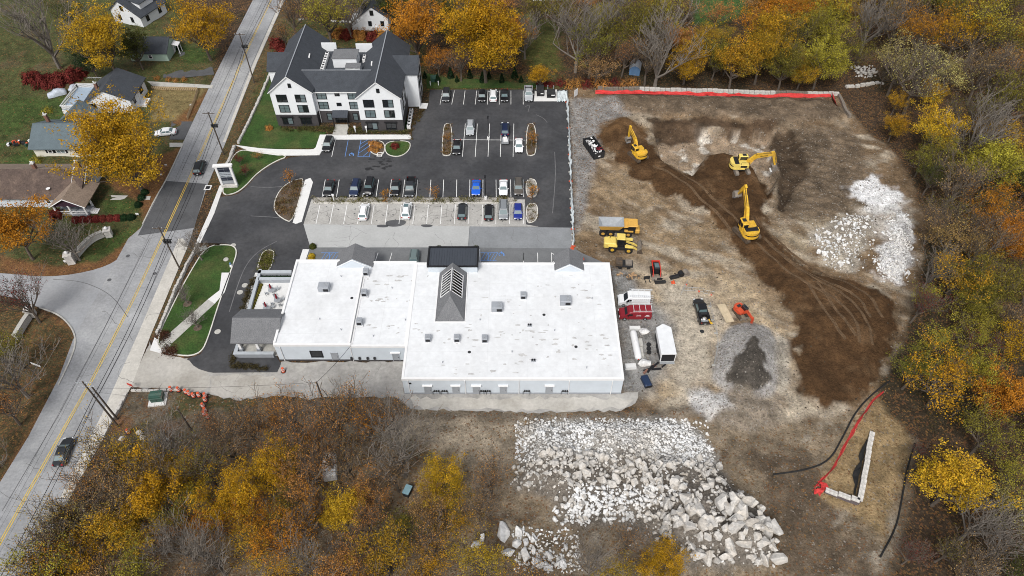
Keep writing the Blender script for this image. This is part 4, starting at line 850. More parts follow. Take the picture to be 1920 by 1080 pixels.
hvac(981,558,0,4.23,'small rooftop unit between the two large units right of the skylight'); hvac(932,580,1,4.23,'large two-fan rooftop unit nearest the skylight',2); hvac(1060,568,1,4.23,'large two-fan rooftop unit near the right roof edge',2)
hvac(803,638,0,4.18,'small rooftop unit leftmost of the row of three'); hvac(857,638,0,4.23,'small rooftop unit in the middle of the row of three'); hvac(909,639,0,4.23,'small rooftop unit rightmost of the row of three')
for px, py, l in ((993,611,'small dark exhaust vent in the middle of the white roof'),(1000,677,'small dark exhaust vent low on the white roof')):
    p = at(px,py,4.23); r = empty('exhaust_vent', (p.x,p.y,4.23), 0, l, 'vent'); MB().cbox((0,0,.12),(.7,.45,.24)).build('curb', A['unit'], r); MB().tube((-.18,0,.24),(-.18,0,.5),.14,.14,8).tube((.18,0,.24),(.18,0,.5),.14,.14,8).build('cowl', A['black'], r)
# patio in front of the left end
pat = MB().prism(P2([(478,519),(549,519),(530,590),(455,590)]), -.02, .10).build('patio', A['concrete']); tag(pat, 'pale walled patio at the left end of the white building', None, None, 'structure')
pw = empty('patio_wall', (*g2(470,520),0), 0, 'grey low wall with pale cap round the patio', 'wall'); po_ = pw.location
w1 = P2([(487,513),(548,513),(548,518.5),(486,518.5)]); w2 = P2([(487,513),(492.5,513),(471,590),(465,590)]); w3 = P2([(488,526),(548,526),(547,531),(487,531)])
for w_ in (w1, w2, w3): b_ = MB().prism(w_, .0, .85).build('wall_run', A['unit'], pw, po_); cx_ = sum(q[0] for q in w_)/4; cy_ = sum(q[1] for q in w_)/4; MB().prism([(cx_+(q[0]-cx_)*1.02, cy_+(q[1]-cy_)*1.06) for q in w_], .852, .95).build('cap', A['wall_cap'], b_, po_)

# ------------------------------------------------------------------ neighbouring houses
def chimney(root, off, x, y, z0, z1, w=.7, pots=1):
    o = MB().box(x-w/2,x+w/2,y-w/2,y+w/2,z0,z1).build('chimney', A['chimney'], root, off); MB().box(x-w/2-.08,x+w/2+.08,y-w/2-.08,y+w/2+.08,z1,z1+.12).build('chimney_cap', A['concrete_old'], o, off)
    for i in range(pots): MB().tube((x-.18+.36*i,y,z1+.12),(x-.18+.36*i,y,z1+.5),.16,.13,8).build('chimney_pot', A['white_trim'], o, off)
# grey-roofed cream house
O = (-98,130,0); h = empty('house', O, 0, 'cream house with slate grey roof left of the big golden tree', 'house')
mb = MB(); wall_gx(mb, -104.6,-91.0,125.6,135.4,0,2.8,5.2); mb.build('wall', A['cream'], h, O)
mb = MB(); gable_x(mb, -104.6,-91.0,125.6,135.4,2.85,5.4,.6,.18,.6); mb.build('roof', A['shingle_slate'], h, O)
mb = MB(); mb.slab([(-101.6,134,3.75),(-98.9,134,5.25),(-98.9,140,5.25),(-101.6,140,3.1)], .15); mb.slab([(-98.9,134,5.25),(-96.2,134,3.75),(-96.2,140,3.1),(-98.9,140,5.25)], .15); mb.build('roof', A['shingle_slate'], h, O)
MB().box(-101.3,-96.5,135.402,139.6,0,3.0).build('rear_wing', A['cream'], h, O)
chimney(h, O, -103.0,132.6,4,6.2,.6)
for x, w, n in ((-101.0,.9,1),(-98.7,1.9,2),(-94.6,.8,1)):
    o = win(h, O, '-y', 125.6, x, 1.75, w, 1.1, n, 'glass_light' if n == 2 else 'glass', 'white_trim')
    for s in (-1, 1): u = x+s*(w/2+.32); MB().box(u-.2,u+.2,125.53,125.598,1.15,2.35).build('shutter', A['black'], o, O)
# brown bungalow
O = (-95,113,0); h = empty('house', O, 0, 'brown-roofed bungalow with a gabled front porch', 'house')
mb = MB(); wall_gx(mb, -108,-87.6,109.2,119,0,3.0,5.5); mb.build('wall', A['grey_wall'], h, O)
mb = MB(); mb.slab([(-108.4,108.6,2.75),(-87.0,108.6,2.75),(-87.0,114.2,5.9),(-108.4,114.2,5.9)], .2); mb.build('roof', A['shingle_brown'], h, O)
mb = MB(); mb.slab([(-108.4,114.202,5.9),(-87.0,114.202,5.9),(-87.0,119.6,2.9),(-108.4,119.6,2.9)], .2); mb.build('roof', A['shingle_tan'], h, O)
mb = MB(); gable_y(mb, -92.2,-85.4,106.4,113.6,2.75,4.75,.25,.18,.25); mb.build('porch_roof', A['shingle_tan'], h, O)
mb = MB(); wall_gy(mb, -91.9,-85.7,106.5,109.0,2.5,2.8,4.35); mb.build('porch_gable', mat('plum_boards',(.05,.025,.04),.8), h, O)
mb = MB(); mb.tube((-92.4,106.1,2.55),(-88.8,106.1,4.68),.10,.10,4); mb.tube((-88.8,106.1,4.68),(-85.2,106.1,2.55),.10,.10,4); mb.build('porch_trim', A['white_trim'], h, O)
for x, y in ((-91.8,106.6),(-88.8,106.6),(-85.8,106.6),(-85.8,109.2)): MB().box(x-.15,x+.15,y-.15,y+.15,0,2.7).build('porch_post', A['white_trim'], h, O)
MB().box(-92,-85.6,106.4,109.1,0,.5).build('porch_floor', A['unit'], h, O)
mb = MB(); mb.box(-91.6,-86,106.45,106.55,1.2,1.3); mb.box(-91.6,-86,106.46,106.54,.65,.72)
for i in range(22): x = -91.5+i*.25; mb.box(x,x+.06,106.47,106.53,.72,1.2)
mb.build('porch_railing', A['white_trim'], h, O)
mb = MB()
for i in range(4): mb.box(-85.6+i*.35,-85.25+i*.35,107.2,108.6,0,.5-.12*i)
mb.build('porch_steps', A['white_trim'], h, O)
for x, y in ((-89.3,111.0),(-86.9,111.8)):
    mb = MB(); mb.tube((x,y,4.05),(x,y+3.4,6.0),.09,.09,4); mb.tube((x,y+3.4,6.0),(x+1.1,y+3.9,5.7),.09,.09,4); mb.build('roof_trim', A['white_trim'], h, O)
chimney(h, O, -97.3,114.6,5.2,7.0,.65,2); chimney(h, O, -88.4,114.8,5.2,7.1,.7,2)
for x in (-96.5,-94.3): win(h, O, '-y', 109.2, x, 1.7, .9, 1.2, 1, 'glass', 'white_trim')
d_ = MB(); d_.lathe([(.02,0),(.3,.06),(.42,.16)], (-93.6,110.2,3.95), 12); d_.build('satellite_dish', A['white_trim'], h, O)
# white house with raised deck
O = (-95,147,0); h = empty('house', O, 0, 'white house with charcoal roof beside a raised blue-grey deck', 'house')
mb = MB(); mb.extr([(-99.6,0),(-88.9,0),(-88.9,3.6),(-94.2,6.0),(-99.6,2.7)], (0,146.8,0), (1,0,0), (0,0,1), (0,1,0), -9.0); mb.build('wall', A['white_wall'], h, O)
mb = MB(); mb.slab([(-100.3,141.9,2.55),(-94.2,141.9,6.2),(-94.2,151.8,6.2),(-100.3,151.8,2.55)], .18); mb.slab([(-94.2,141.9,6.2),(-88.3,141.9,3.5),(-88.3,151.8,3.5),(-94.2,151.8,6.2)], .18); mb.build('roof', A['shingle_dark'], h, O)
MB().box(-88.898,-86.9,144.5,147.5,0,.6).build('porch', A['white_trim'], h, O)
chimney(h, O, -97.2,145.6,4,5.9,.6)
win(h, O, '-y', 142.3, -98.2, 1.9, 1.8, 1.0, 2, 'glass', 'black'); win(h, O, '+x', -88.9, 148.5, 2.2, 1.6, 1.3, 2, 'glass', 'black'); win(h, O, '+x', -88.9, 144.2, 2.2, .9, 1.2, 1, 'glass', 'black')
mb = MB(); mb.tube((-97.5,147,4.3),(-97.5,147,6.4),.03)
for i in range(7): mb.tube((-99.3+i*.5,146.6-.05*i,6.35),(-98.9+i*.5,147.6-.05*i,6.35),.02,.02,4)
mb.tube((-99.4,147.1,6.33),(-96,147.1,6.4),.025,.025,4); mb.build('aerial', A['steel'], h, O)
O = (-102.5,146,0); d_ = empty('deck', O, 0, 'raised blue-grey deck with white railing beside the white house', 'deck')
MB().box(-105.3,-100.4,141.6,150.8,1.2,1.4).build('deck_floor', A['bluegrey'], d_, O)
for a_, b_ in (((-105.3,141.6),(-100.4,141.6)),((-105.3,141.6),(-105.3,150.8)),((-105.3,150.8),(-100.4,150.8))):
    mb = MB(); mb.tube((*a_,2.35),(*b_,2.35),.11,.11,4); n = 18
    for i in range(n+1): x = a_[0]+(b_[0]-a_[0])*i/n; y = a_[1]+(b_[1]-a_[1])*i/n; mb.box(x-.08,x+.08,y-.04,y+.04,1.4,2.3)
    mb.build('railing', A['white_trim'], d_, O)
mb = MB(); mb.box(-105.35,-100.4,141.55,141.6,.2,1.2); mb.box(-105.36,-105.3,141.6,150.8,.2,1.2); mb.build('lattice_skirt', A['white_trim'], d_, O)
# mint house
O = (-91,168,0); h = empty('house', O, 0, 'small mint green house with black roof behind the dark cedar', 'house')
mb = MB(); wall_gx(mb, -97.5,-87.9,164.6,172.6,0,2.6,4.4); mb.build('wall', A['mint'], h, O)
mb = MB(); gable_x(mb, -97.5,-87.9,164.6,172.6,2.65,4.6,.3,.16,.2); mb.build('roof', A['shingle_dark'], h, O)
win(h, O, '-y', 164.6, -92.3, 1.5, .9, .9, 1, 'glass', 'white_trim'); mb = MB(); mb.slab([(-87.7,168.2,2.9),(-86.1,168.2,2.5),(-86.1,170.2,2.5),(-87.7,170.2,2.9)], .1); mb.build('porch_roof', A['white_trim'], h, O)
for y in (168.4,170): MB().box(-86.35,-86.2,y-.08,y+.08,0,2.4).build('porch_post', A['white_trim'], h, O)
door(h, O, '+x', -87.9, 169.2, .9, 2.0, 'white_trim', .2)
# white gambrel-like house at the top left
O = (-103,188,0); h = empty('house', O, 0, 'white house with charcoal roof and dormer at the top left', 'house'); h.rotation_euler.z = rad(-22)
mb = MB(); mb.extr([(-5.2,0),(4.8,0),(4.8,3.2),(-1.2,6.6),(-5.2,3.6)], (0,0,0), (1,0,0), (0,0,1), (0,1,0), -9.5); mb.build('wall', A['white_wall'], h)
mb = MB(); mb.slab([(-5.7,-5.1,3.3),(-1.2,-5.1,6.8),(-1.2,5.1,6.8),(-5.7,5.1,3.3)], .18); mb.slab([(-1.2,-5.1,6.8),(5.3,-5.1,3.1),(5.3,5.1,3.1),(-1.2,5.1,6.8)], .18); mb.build('roof', A['shingle_dark'], h)
o = MB().box(1.0,3.6,-2.5,2.5,3.6,5.6).build('dormer', A['white_wall'], h); MB().slab([(-.5,-2.8,6.3),(3.9,-2.8,5.7),(3.9,2.8,5.7),(-.5,2.8,6.3)], .15).build('dormer_roof', A['shingle_dark'], o)
for u in (-1.2,1.2): win(h, (0,0,0), '+x', 4.8, u*2, 1.8, .9, 1.3, 1, 'glass', 'black'); win(o, (0,0,0), '+x', 3.6, u, 4.7, .8, 1.0, 1, 'glass', 'black') if 0 else None
for u, z in ((-2.6,1.8),(1.6,1.8),(-.8,4.6)): win(h, (0,0,0), '-y', -4.75, u, z, .8, 1.3, 1, 'glass', 'black')
# small white house beyond the apartment building
O = (-37.5,183,0); h = empty('house', O, 0, 'small white house with steep gable beyond the three-storey building', 'house')
mb = MB(); wall_gy(mb, -41.3,-33.3,180.2,189,0,3.9,6.8); mb.build('wall', A['white_wall'], h, O)
mb = MB(); gable_y(mb, -41.3,-33.3,180.2,189,3.95,7.0,.35,.18,.2); mb.build('roof', A['shingle_dark'], h, O)
for x, z in ((-37.4,5.2),(-38.2,2.2),(-34.9,2.2)): win(h, O, '-y', 180.2, x, z, .8, 1.2, 1, 'glass', 'black')
MB().box(-43.4,-41.302,180.8,185,0,2.6).build('side_wing', A['white_wall'], h, O)
for x in (-37.6,-36.7): MB().tube((x,179.8,.1),(x,179.8,1.4),.32,.32,10).build('fuel_tank', A['white_trim'], h, O)
# sliver of a white roof at the top edge, beyond the yard
p = at(1045,3); O = (p.x, p.y+4, 0); h = empty('house', O, 0, 'pale building just cut by the top edge of the photo', 'house'); mb = MB(); wall_gx(mb, -7,2,-3.5,3.5,0,2.8,4.4); mb.build('wall', A['white_wall'], h); mb = MB(); gable_x(mb,-7,2,-3.5,3.5,2.85,4.5,.3); mb.build('roof', A['shingle_grey'], h)
# blue shed
p = on(1191,140); h = empty('garden_shed', (p.x,p.y+1.2,p.z), rad(-12), 'small faded blue garden shed with grey barn roof in the brush', 'shed')
mb = MB(); mb.extr([(-1.3,0),(1.3,0),(1.3,1.7),(.75,2.35),(0,2.65),(-.75,2.35),(-1.3,1.7)], (0,0,0), (1,0,0), (0,0,1), (0,1,0), -3.2); mb.build('wall', A['shed_blue'], h)
mb = MB()
for a_, b_ in (((-1.42,1.66),(-.8,2.42)),((-.8,2.42),(0,2.75)),((0,2.75),(.8,2.42)),((.8,2.42),(1.42,1.66))): mb.slab([(a_[0],-1.75,a_[1]),(b_[0],-1.75,b_[1]),(b_[0],1.75,b_[1]),(a_[0],1.75,a_[1])], .07)
mb.build('roof', A['unit'], h); MB().box(-.45,.45,-1.64,-1.602,.1,1.6).build('door', A['shed_blue'], h)
# ------------------------------------------------------------------ vehicles (nose towards -y)
KIND = {  # length, width, height, belt, [base front, top front, top rear, base rear] along the length, bed
    'sedan':  (4.75,1.84,1.45,.93,(.27,.42,.70,.87),False), 'coupe': (4.7,1.9,1.36,.90,(.30,.46,.66,.86),False),
    'hatch':  (4.35,1.80,1.50,.95,(.25,.39,.86,.97),False), 'suv': (4.75,1.90,1.72,1.05,(.25,.37,.90,.985),False),
    'boxy':   (4.6,1.90,1.86,1.15,(.33,.385,.985,.995),False), 'minivan': (5.1,1.98,1.75,1.05,(.17,.34,.93,.99),False),
    'pickup': (5.8,2.0,1.88,1.15,(.25,.35,.58,.62),True)}
PROTO = {}
def car_meshes(kind):
    if kind in PROTO: return PROTO[kind]
    L, Wd, H, B, (f0,f1,r1,r0), bed = KIND[kind]; hw = Wd/2; parts = []
    st = [(0,.50,.70),(.025,.66,.86),(.10,.78 if kind != 'boxy' else 1.02,.96),(.20,.86 if kind != 'boxy' else 1.08,1.0),(f0,B-.02,1.0),(.45,B,1.0),(.70,B,1.0)]
    if bed: st += [(.62,B,1.0)]; st = sorted(st)[:-1]
    else: st += [(.88,B if r0 > .95 else B+.02,.99),(.97,(B-.02) if r0 > .95 else B-.06,.93),(1.0,B-.2 if r0 > .95 else B-.28,.80)]
    st = sorted(st); mb = MB(); vs = []
    for t, zt, wk in st:
        y = -L/2+t*L; w = hw*wk; zb = .24 if .06 < t < .94 else .34
        vs += [(-w*.90,y,zb),(-w,y,zb+.2),(-w,y,zt-.16),(-w*.93,y,zt-.03),(-w*.55,y,zt+.02),(0,y,zt+.035),(w*.55,y,zt+.02),(w*.93,y,zt-.03),(w,y,zt-.16),(w,y,zb+.2),(w*.90,y,zb)]
    k = 11; n = len(st); fs = []
    for i in range(n-1):
        for j in range(k-1): fs.append((i*k+j,(i+1)*k+j,(i+1)*k+j+1,i*k+j+1))
        fs.append((i*k+k-1,(i+1)*k+k-1,(i+1)*k,i*k))
    fs += [tuple(range(k)), tuple(range(n*k-1,(n-1)*k-1,-1))]
    mb.add(vs, fs)
    if bed:
        y0 = -L/2+.62*L; y1 = L/2
        mb.box(-hw,-hw+.12,y0,y1,.35,B+.02); mb.box(hw-.12,hw,y0,y1,.35,B+.02); mb.box(-hw+.121,hw-.121,y1-.1,y1,.4,B-.02)
    # cabin
    cab = []
    for z, iw, a, b in ((B-.03,.93,f0,r0),(B+(H-B)*.80,.76,f0+(f1-f0)*.86,r0-(r0-r1)*.86),(H-.02,.70,f1,r1),(H+.012,.58,f1+.045,r1-.045)):
        y0 = -L/2+a*L; y1 = -L/2+b*L; w = hw*iw; cab += [(-w,y0,z),(w,y0,z),(w,y1,z),(-w,y1,z)]
    cf = [(12,13,14,15)]
    for q in (0,4,8): cf += [(q,q+1,q+5,q+4),(q+1,q+2,q+6,q+5),(q+2,q+3,q+7,q+6),(q+3,q,q+4,q+7)]
    mb.add(cab, cf); bm_ = mb.mesh('body', A['paint']); bm_.polygons.foreach_set('use_smooth', [True]*len(bm_.polygons))
    bm_.set_sharp_from_angle(angle=rad(38)) if hasattr(bm_, 'set_sharp_from_angle') else None
    parts.append(('body', bm_, None, []))
    V = [Vector(c) for c in cab]
    def glass(a, b, c, d, u0, u1, v0, v1, name):   # a,b bottom edge; d,c top edge
        f = lambda u, v: (a*(1-u)+b*u)*(1-v)+(d*(1-u)+c*u)*v
        nrm = (b-a).cross(d-a).normalized(); ctr = (a+b+c+d)/4
        if nrm.dot(ctr-Vector((0,0,B))) < 0: nrm = -nrm
        q = [f(u0,v0)+nrm*.012,f(u1,v0)+nrm*.012,f(u1,v1)+nrm*.012,f(u0,v1)+nrm*.012]
        parts.append((name, MB().add(q, [(0,1,2,3)]).mesh(name, A['carglass']), None, []))
    glass(V[0],V[1],V[5],V[4],.07,.93,.06,.98,'windshield')
    glass(V[2],V[3],V[7],V[6],.09,.91,.12,.94,'rear_window')
    nside = 2 if not bed else 1
    for s, (i, j) in ((1,(1,2)),(-1,(0,3))):
        for q in range(nside):
            u0 = .06+q*(.88/nside)+.02; u1 = .06+(q+1)*(.88/nside)-.02; glass(V[i],V[j],V[j+4],V[i+4],u0,u1,.10,.92,'side_window')
    for s in (-1, 1):
        for t in (.18 if not bed else .17,.80 if not bed else .78):
            y = -L/2+t*L; r = .33 if kind in ('sedan','coupe','hatch') else .38; x = s*(hw-.11)
            ty = MB().tube((x-.115,y,r),(x+.115,y,r),r,r,16).mesh('tyre', A['rubber']); rim = MB().tube((x+s*.10,y,r),(x+s*.125,y,r),r*.62,r*.58,10).mesh('rim', A['steel'])
            parts.append(('wheel', ty, None, [('rim', rim)]))
        parts.append(('headlight', MB().cbox((s*hw*.70,-L/2+.05,.64 if kind != 'boxy' else .85),(.36,.12,.14),s*.25).mesh('headlight', A['headlight']), None, []))
        parts.append(('taillight', MB().cbox((s*hw*.74,L/2-.05,.82 if not bed else .95),(.26,.12,.22),-s*.2).mesh('taillight', A['taillight']), None, []))
        parts.append(('mirror', MB().cbox((s*(hw+.09),-L/2+(f0+.06)*L,B+.06),(.2,.12,.14)).mesh('mirror', A['paint']), None, []))
    parts.append(('licence_plate', MB().cbox((0,-L/2-.01,.48),(.32,.02,.15)).mesh('licence_plate', A['plate']), None, []))
    parts.append(('licence_plate', MB().cbox((0,L/2+.012,.62),(.32,.02,.15)).mesh('licence_plate', A['plate']), None, []))
    parts.append(('grille', MB().cbox((0,-L/2-.002,.56 if kind != 'boxy' else .8),(.95,.05,.16)).mesh('grille', A['black']), None, []))
    if bed: parts.append(('cargo_bed', MB().box(-hw+.12,hw-.12,-L/2+.622*L,L/2-.1,.45,.6).mesh('cargo_bed', A['black']), None, []))
    if kind in ('suv','minivan','boxy'):
        for s in (-1, 1): parts.append(('roof_rail', MB().box(s*hw*.60-.03,s*hw*.60+.03,-L/2+(f1+.06)*L,-L/2+(r1-.04)*L,H+.0,H+.06).mesh('roof_rail', A['dark_metal']), None, []))
    PROTO[kind] = parts; return parts
PC = {'black': (.010,.010,.012), 'dark': (.022,.025,.029), 'navy': (.012,.022,.06), 'blue': (.01,.10,.55), 'dblue': (.012,.025,.20), 'white': (.74,.75,.76), 'silver': (.36,.38,.40), 'grey': (.20,.215,.23), 'brown': (.085,.075,.065), 'green': (.13,.17,.17), 'red': (.22,.012,.02)}
def vehicle(kind, color, px, py, nose, label, group=None, rz=0.0, z=.0, name=None):
    """px,py: where the middle of the vehicle meets the ground in the photo; nose 'down','up' or an angle"""
    p = at(px, py, z); a = {'down': 0.0, 'up': math.pi}.get(nose, nose)
    r = empty(name or {'pickup':'pickup_truck','suv':'parked_suv','minivan':'minivan','boxy':'parked_suv'}.get(kind,'parked_car'), (p.x,p.y,z+.02), a+rz, label, {'pickup':'pickup truck','suv':'suv','boxy':'suv','minivan':'minivan'}.get(kind,'car'), group)
    for nm, me_, _, ch in car_meshes(kind):
        o = link(nm, me_, r); o.color = (*PC[color],1)
        for cn, cm in ch: c = link(cn, cm, o)
    return r
GF = 'cars in the far parking row'; GM = 'cars in the middle parking rows'; GU = 'cars parked above the planted strip'; GL = 'cars parked below the planted strip'
vehicle('suv','dark',837,183,'down','dark suv at the left end of the far parking row',GF)
vehicle('hatch','black',904,184,'down','black hatchback left of the white car in the far row',GF)
vehicle('suv','white',925,183,'up','white suv in the far parking row',GF)
vehicle('sedan','black',946,183,'down','black sedan right of the white suv in the far row',GF)
vehicle('pickup','silver',991,180,'down','silver pickup beside the dumpster pad',GF)
vehicle('suv','silver',882,245,'down','silver suv in the middle parking rows',GM)
vehicle('sedan','black',857,280,'down','black sedan beside the left mulch island',GM)
vehicle('suv','navy',947,246,'up','dark blue suv with a small trailer behind it',GM)
vehicle('sedan','white',973,277,'down','white sedan beside the right mulch island',GM)
vehicle('suv','black',616,275,'down','black suv parked at the entrance of the three-storey building',None,rad(-3))
for k_, c_, x, y, n_, l in (('sedan','black',618,357,'down','black sedan at the left end above the planted strip'),('suv','navy',667,357,'down','navy suv left of the boxy black suv'),('boxy','black',693,356,'down','boxy black suv with flat roof above the planted strip'),('sedan','black',742,356,'down','black sedan left of the dark pickup'),('pickup','dark',770,355,'down','dark pickup with gear in its bed above the planted strip'),('coupe','blue',893,356,'down','bright blue coupe above the planted strip'),('sedan','white',944,356,'down','white sedan right of the lamp post above the planted strip'),('suv','brown',972,355,'down','brown suv at the right end above the planted strip')): vehicle(k_,c_,x,y,n_,l,GU,rad(-3) if x < 700 else 0)
for k_, c_, x, y, n_, l in (('suv','white',683.5,401,'up','white suv leftmost below the planted strip'),('suv','white',763,399,'up','white suv with dark sunroof below the planted strip'),('suv','dark',867,400,'up','dark suv below the planted strip near the lamp post'),('suv','black',916.5,402,'up','black suv left of the grey minivan'),('minivan','grey',944,399,'down','grey minivan below the planted strip'),('hatch','dblue',971,401,'down','deep blue hatchback rightmost below the planted strip')): r_ = vehicle(k_,c_,x,y,n_,l,GL)
b_ = [o for o in COL.objects if o.get('label','').startswith('white suv with dark')][0]; MB().box(-.45,.45,-.75,.15,1.725,1.745).build('sunroof', A['carglass'], b_)
vehicle('suv','green',777,492,'down','grey-green suv close behind the white building roof edge')
vehicle('suv','black',376,318,'up','black suv driving up the road',None,rad(4),.02,'moving_suv')
vehicle('sedan','dark',123,851,'up','dark sedan on the road at the lower left',None,rad(3),.02,'moving_car')
vehicle('sedan','white',312,252,rad(-80),'white car half hidden under the golden tree',None,0,.06)
vehicle('sedan','dark',424,936,rad(30),'dark car glimpsed between the foreground trees')
# covered cars on the lawn
for px, py, s, a_, l in ((108,178,1.0,rad(-60),'car under a silver tarp on the lawn'),(137,166,.62,rad(-10),'small covered thing beside the deck')):
    p = at(px,py); r = empty('covered_car', (p.x,p.y,0), a_, l, 'covered car'); mb = MB(); vs = []; st = [(-2.1,.55,.6),(-1.9,.8,.8),(-.9,.95,.95),(-.3,1.4,.82),(.7,1.42,.82),(1.5,1.05,.9),(2.0,.9,.8),(2.15,.6,.6)]
    for y, zt, w in st: vs += [(-w,y,.05),(-w*.97,y,zt*.6),(-w*.7,y,zt),(w*.7,y,zt),(w*.97,y,zt*.6),(w,y,.05)]
    mb.add(vs, [(i*6+j,(i+1)*6+j,(i+1)*6+j+1,i*6+j+1) for i in range(7) for j in range(5)]+[(0,1,2,3,4,5),(47,46,45,44,43,42)]); mb.v = [(x*s,y*s,z*s) for x,y,z in mb.v]
    mb.build('tarp', A['tarp'], r, smooth=True)
    mb = MB(); [mb.tube((x*s-.1,y*s,.3*s),(x*s+.1,y*s,.3*s),.3*s,.3*s,10) for x in (-.7,.7) for y in (-1.3,1.3)]; mb.build('wheel', A['rubber'], r)
# little trailer behind the dark blue suv
p = at(947,268); r = empty('utility_trailer', (p.x,p.y,.02), 0, 'small white utility trailer behind the dark blue suv', 'trailer')
MB().box(-.8,.8,-1.1,1.0,.5,.62).build('bed', A['unit'], r); mb = MB(); mb.box(-.8,-.75,-1.1,1,.62,1.0); mb.box(.75,.8,-1.1,1,.62,1.0); mb.box(-.749,.749,-1.1,-1.05,.62,1.0); mb.build('side_board', A['steel'], r)
MB().cbox((.05,.1,.95),(1.1,1.3,.6),.2,0,.8).build('load', A['white_trim'], r); MB().tube((0,1,.5),(0,2.0,.45),.05).build('drawbar', A['dark_metal'], r)
for s in (-1,1): MB().tube((s*.9-.09,-.2,.3),(s*.9+.09,-.2,.3),.3,.3,12).build('wheel', A['rubber'], r)

# ---- vans, work pickup, box trailer
def van(px, py, rz, color, label, z=0.0, red=False):
    p = on(px, py); r = empty('work_van', (p.x,p.y,p.z+.02), rz, label, 'van', 'work vans beside the white building'); L, hw, H = 5.6, 1.0, (2.35 if not red else 2.1)
    prof = [(-2.8,.35),(-2.8,.85),(-2.55,1.1),(-1.85,1.28),(-1.15,H-.12),(-.85,H),(2.75,H),(2.8,.35)]
    vs = []; 
    for k, (s, zz) in enumerate(((-1,1),(-.86,1),(.86,1),(1,1))):
        for y, z_ in prof: vs.append((s*hw*(.94 if z_ > 1.3 else 1), y, z_-(.10 if abs(s) == 1 and z_ > 1.5 else 0)))
    n = len(prof); fs = [tuple(range(n)), tuple(range(4*n-1,3*n-1,-1))]
    for q in range(3):
        for i in range(n): fs.append((q*n+i,q*n+(i+1)%n,(q+1)*n+(i+1)%n,(q+1)*n+i))
    o = MB().add(vs, fs).build('body', A['paint'], r); o.color = (*PC[color],1)
    MB().add([(-.82,-1.80,1.33),(.82,-1.80,1.33),(.76,-1.20,H-.22),(-.76,-1.20,H-.22)], [(0,1,2,3)]).build('windshield', A['glass'], r, loc=(0,-.02,.012))
    for s in (-1,1):
        MB().add([(s*1.012,-1.6,1.3),(s*1.012,-.55,1.3),(s*.965,-.55,H-.4),(s*.965,-1.15,H-.4)], [(0,1,2,3)]).build('side_window', A['glass'], r)
        for y in (-1.85,1.75): t = MB().tube((s*.88-.12,y,.36),(s*.88+.13,y,.36),.36,.36,14).build('wheel', A['rubber'], r); MB().tube((s*.88+s*.12,y,.36),(s*.88+s*.145,y,.36),.2,.2,10).build('rim', A['steel'], t)
        MB().cbox((s*1.16,-1.35,1.35),(.2,.14,.28)).build('mirror', A['black'], r); MB().cbox((s*.75,-2.8,.82),(.35,.08,.2)).build('headlight', A['headlight'], r); MB().cbox((s*.9,2.82,1.1),(.12,.06,.4)).build('taillight', A['taillight'], r)
    MB().box(-.6,.6,-2.86,-2.802,.5,.75).build('grille', A['black'], r)
    mb = MB()
    for s in (-.85,.85): mb.tube((s,-.6,H+.32),(s,3.0,H+.32),.04,.04,5)
    for i in range(4): y = -.4+i*1.05; mb.tube((-.85,y,H+.32),(.85,y,H+.32),.04,.04,5); mb.tube((-.85,y,H-.02),(-.85,y,H+.32),.035,.035,4); mb.tube((.85,y,H-.02),(.85,y,H+.32),.035,.035,4)
    mb.build('roof_rack', A['white_trim'], r)
    if not red:
        for lx in (-.75,.75,1.02):
            mb = MB(); zz = H+.4 if lx < 1 else H-.35
            for e_ in (-.18,.18): mb.tube((lx+(e_ if lx < 1 else .03),-1.0,zz+(0 if lx < 1 else e_*2)),(lx+(e_ if lx < 1 else .03),3.2,zz+(0 if lx < 1 else e_*2)),.035,.035,4)
            for i in range(12): y = -.9+i*.36; mb.tube((lx-(.18 if lx < 1 else -.03),y,zz-(0 if lx < 1 else .36)),(lx+(.18 if lx < 1 else .03),y,zz+(0 if lx < 1 else .36)),.02,.02,4)
            mb.build('ladder', A['steel'], r)
    else:
        mb = MB()
        for i in range(4): mb.box(1.003,1.012,.2+i*.18,.32+i*.18,1.45,1.55); mb.box(1.003,1.012,.1+i*.22,.22+i*.22,1.2,1.32)
        for i in range(3): mb.box(1.003,1.012,1.75+i*.22,1.9+i*.22,1.35,1.55); mb.box(1.003,1.012,1.6+i*.3,1.82+i*.3,1.1,1.2)
        mb.build('lettering', A['white_trim'], r)
        mb = MB()
        for i in range(3): mb.box(-1.012,-1.003,.3+i*.5,.7+i*.5,1.3,1.5)
        mb.build('lettering', A['white_trim'], r)
    return r
van(1187,568,rad(-92),'white','white work van with ladders on its roof rack'); van(1189,593,rad(-90),'red','dark red work van with white roof rack and lettering', red=True)
r = vehicle('pickup','black',1314,588,'up','black work pickup with open tool boxes in its bed',None,rad(3),.12)
for s in (-1,1): MB().box(s*.72-.2,s*.72+.2,.95,1.75,1.15,1.45).build('tool_box', A['black'], r)
MB().box(-.75,.75,.85,1.25,1.16,1.42).build('tool_box', A['dark_metal'], r)
rq = random.Random(2)
for i in range(9): o = MB().cbox((0,0,0),(rq.uniform(.2,.5),rq.uniform(.2,.5),rq.uniform(.15,.35))).build('gear', A[rq.choice(['wood','unit','white_trim','steel'])], r, loc=(rq.uniform(-.6,.6),rq.uniform(1.6,2.6),.78), rz=rq.uniform(0,3))
MB().cbox((0,0,0),(.35,1.1,.1)).build('yellow_level', A['yellow'], r, loc=(-.85,2.75,1.05), rz=.2)
p = on(1247,668); r = empty('box_trailer', (p.x,p.y+1.6,p.z), rad(1), 'white enclosed box trailer with v-shaped nose behind the building', 'trailer')
pts = [(-1.25,-3.0),(1.25,-3.0),(1.25,2.6),(0,3.4),(-1.25,2.6)]
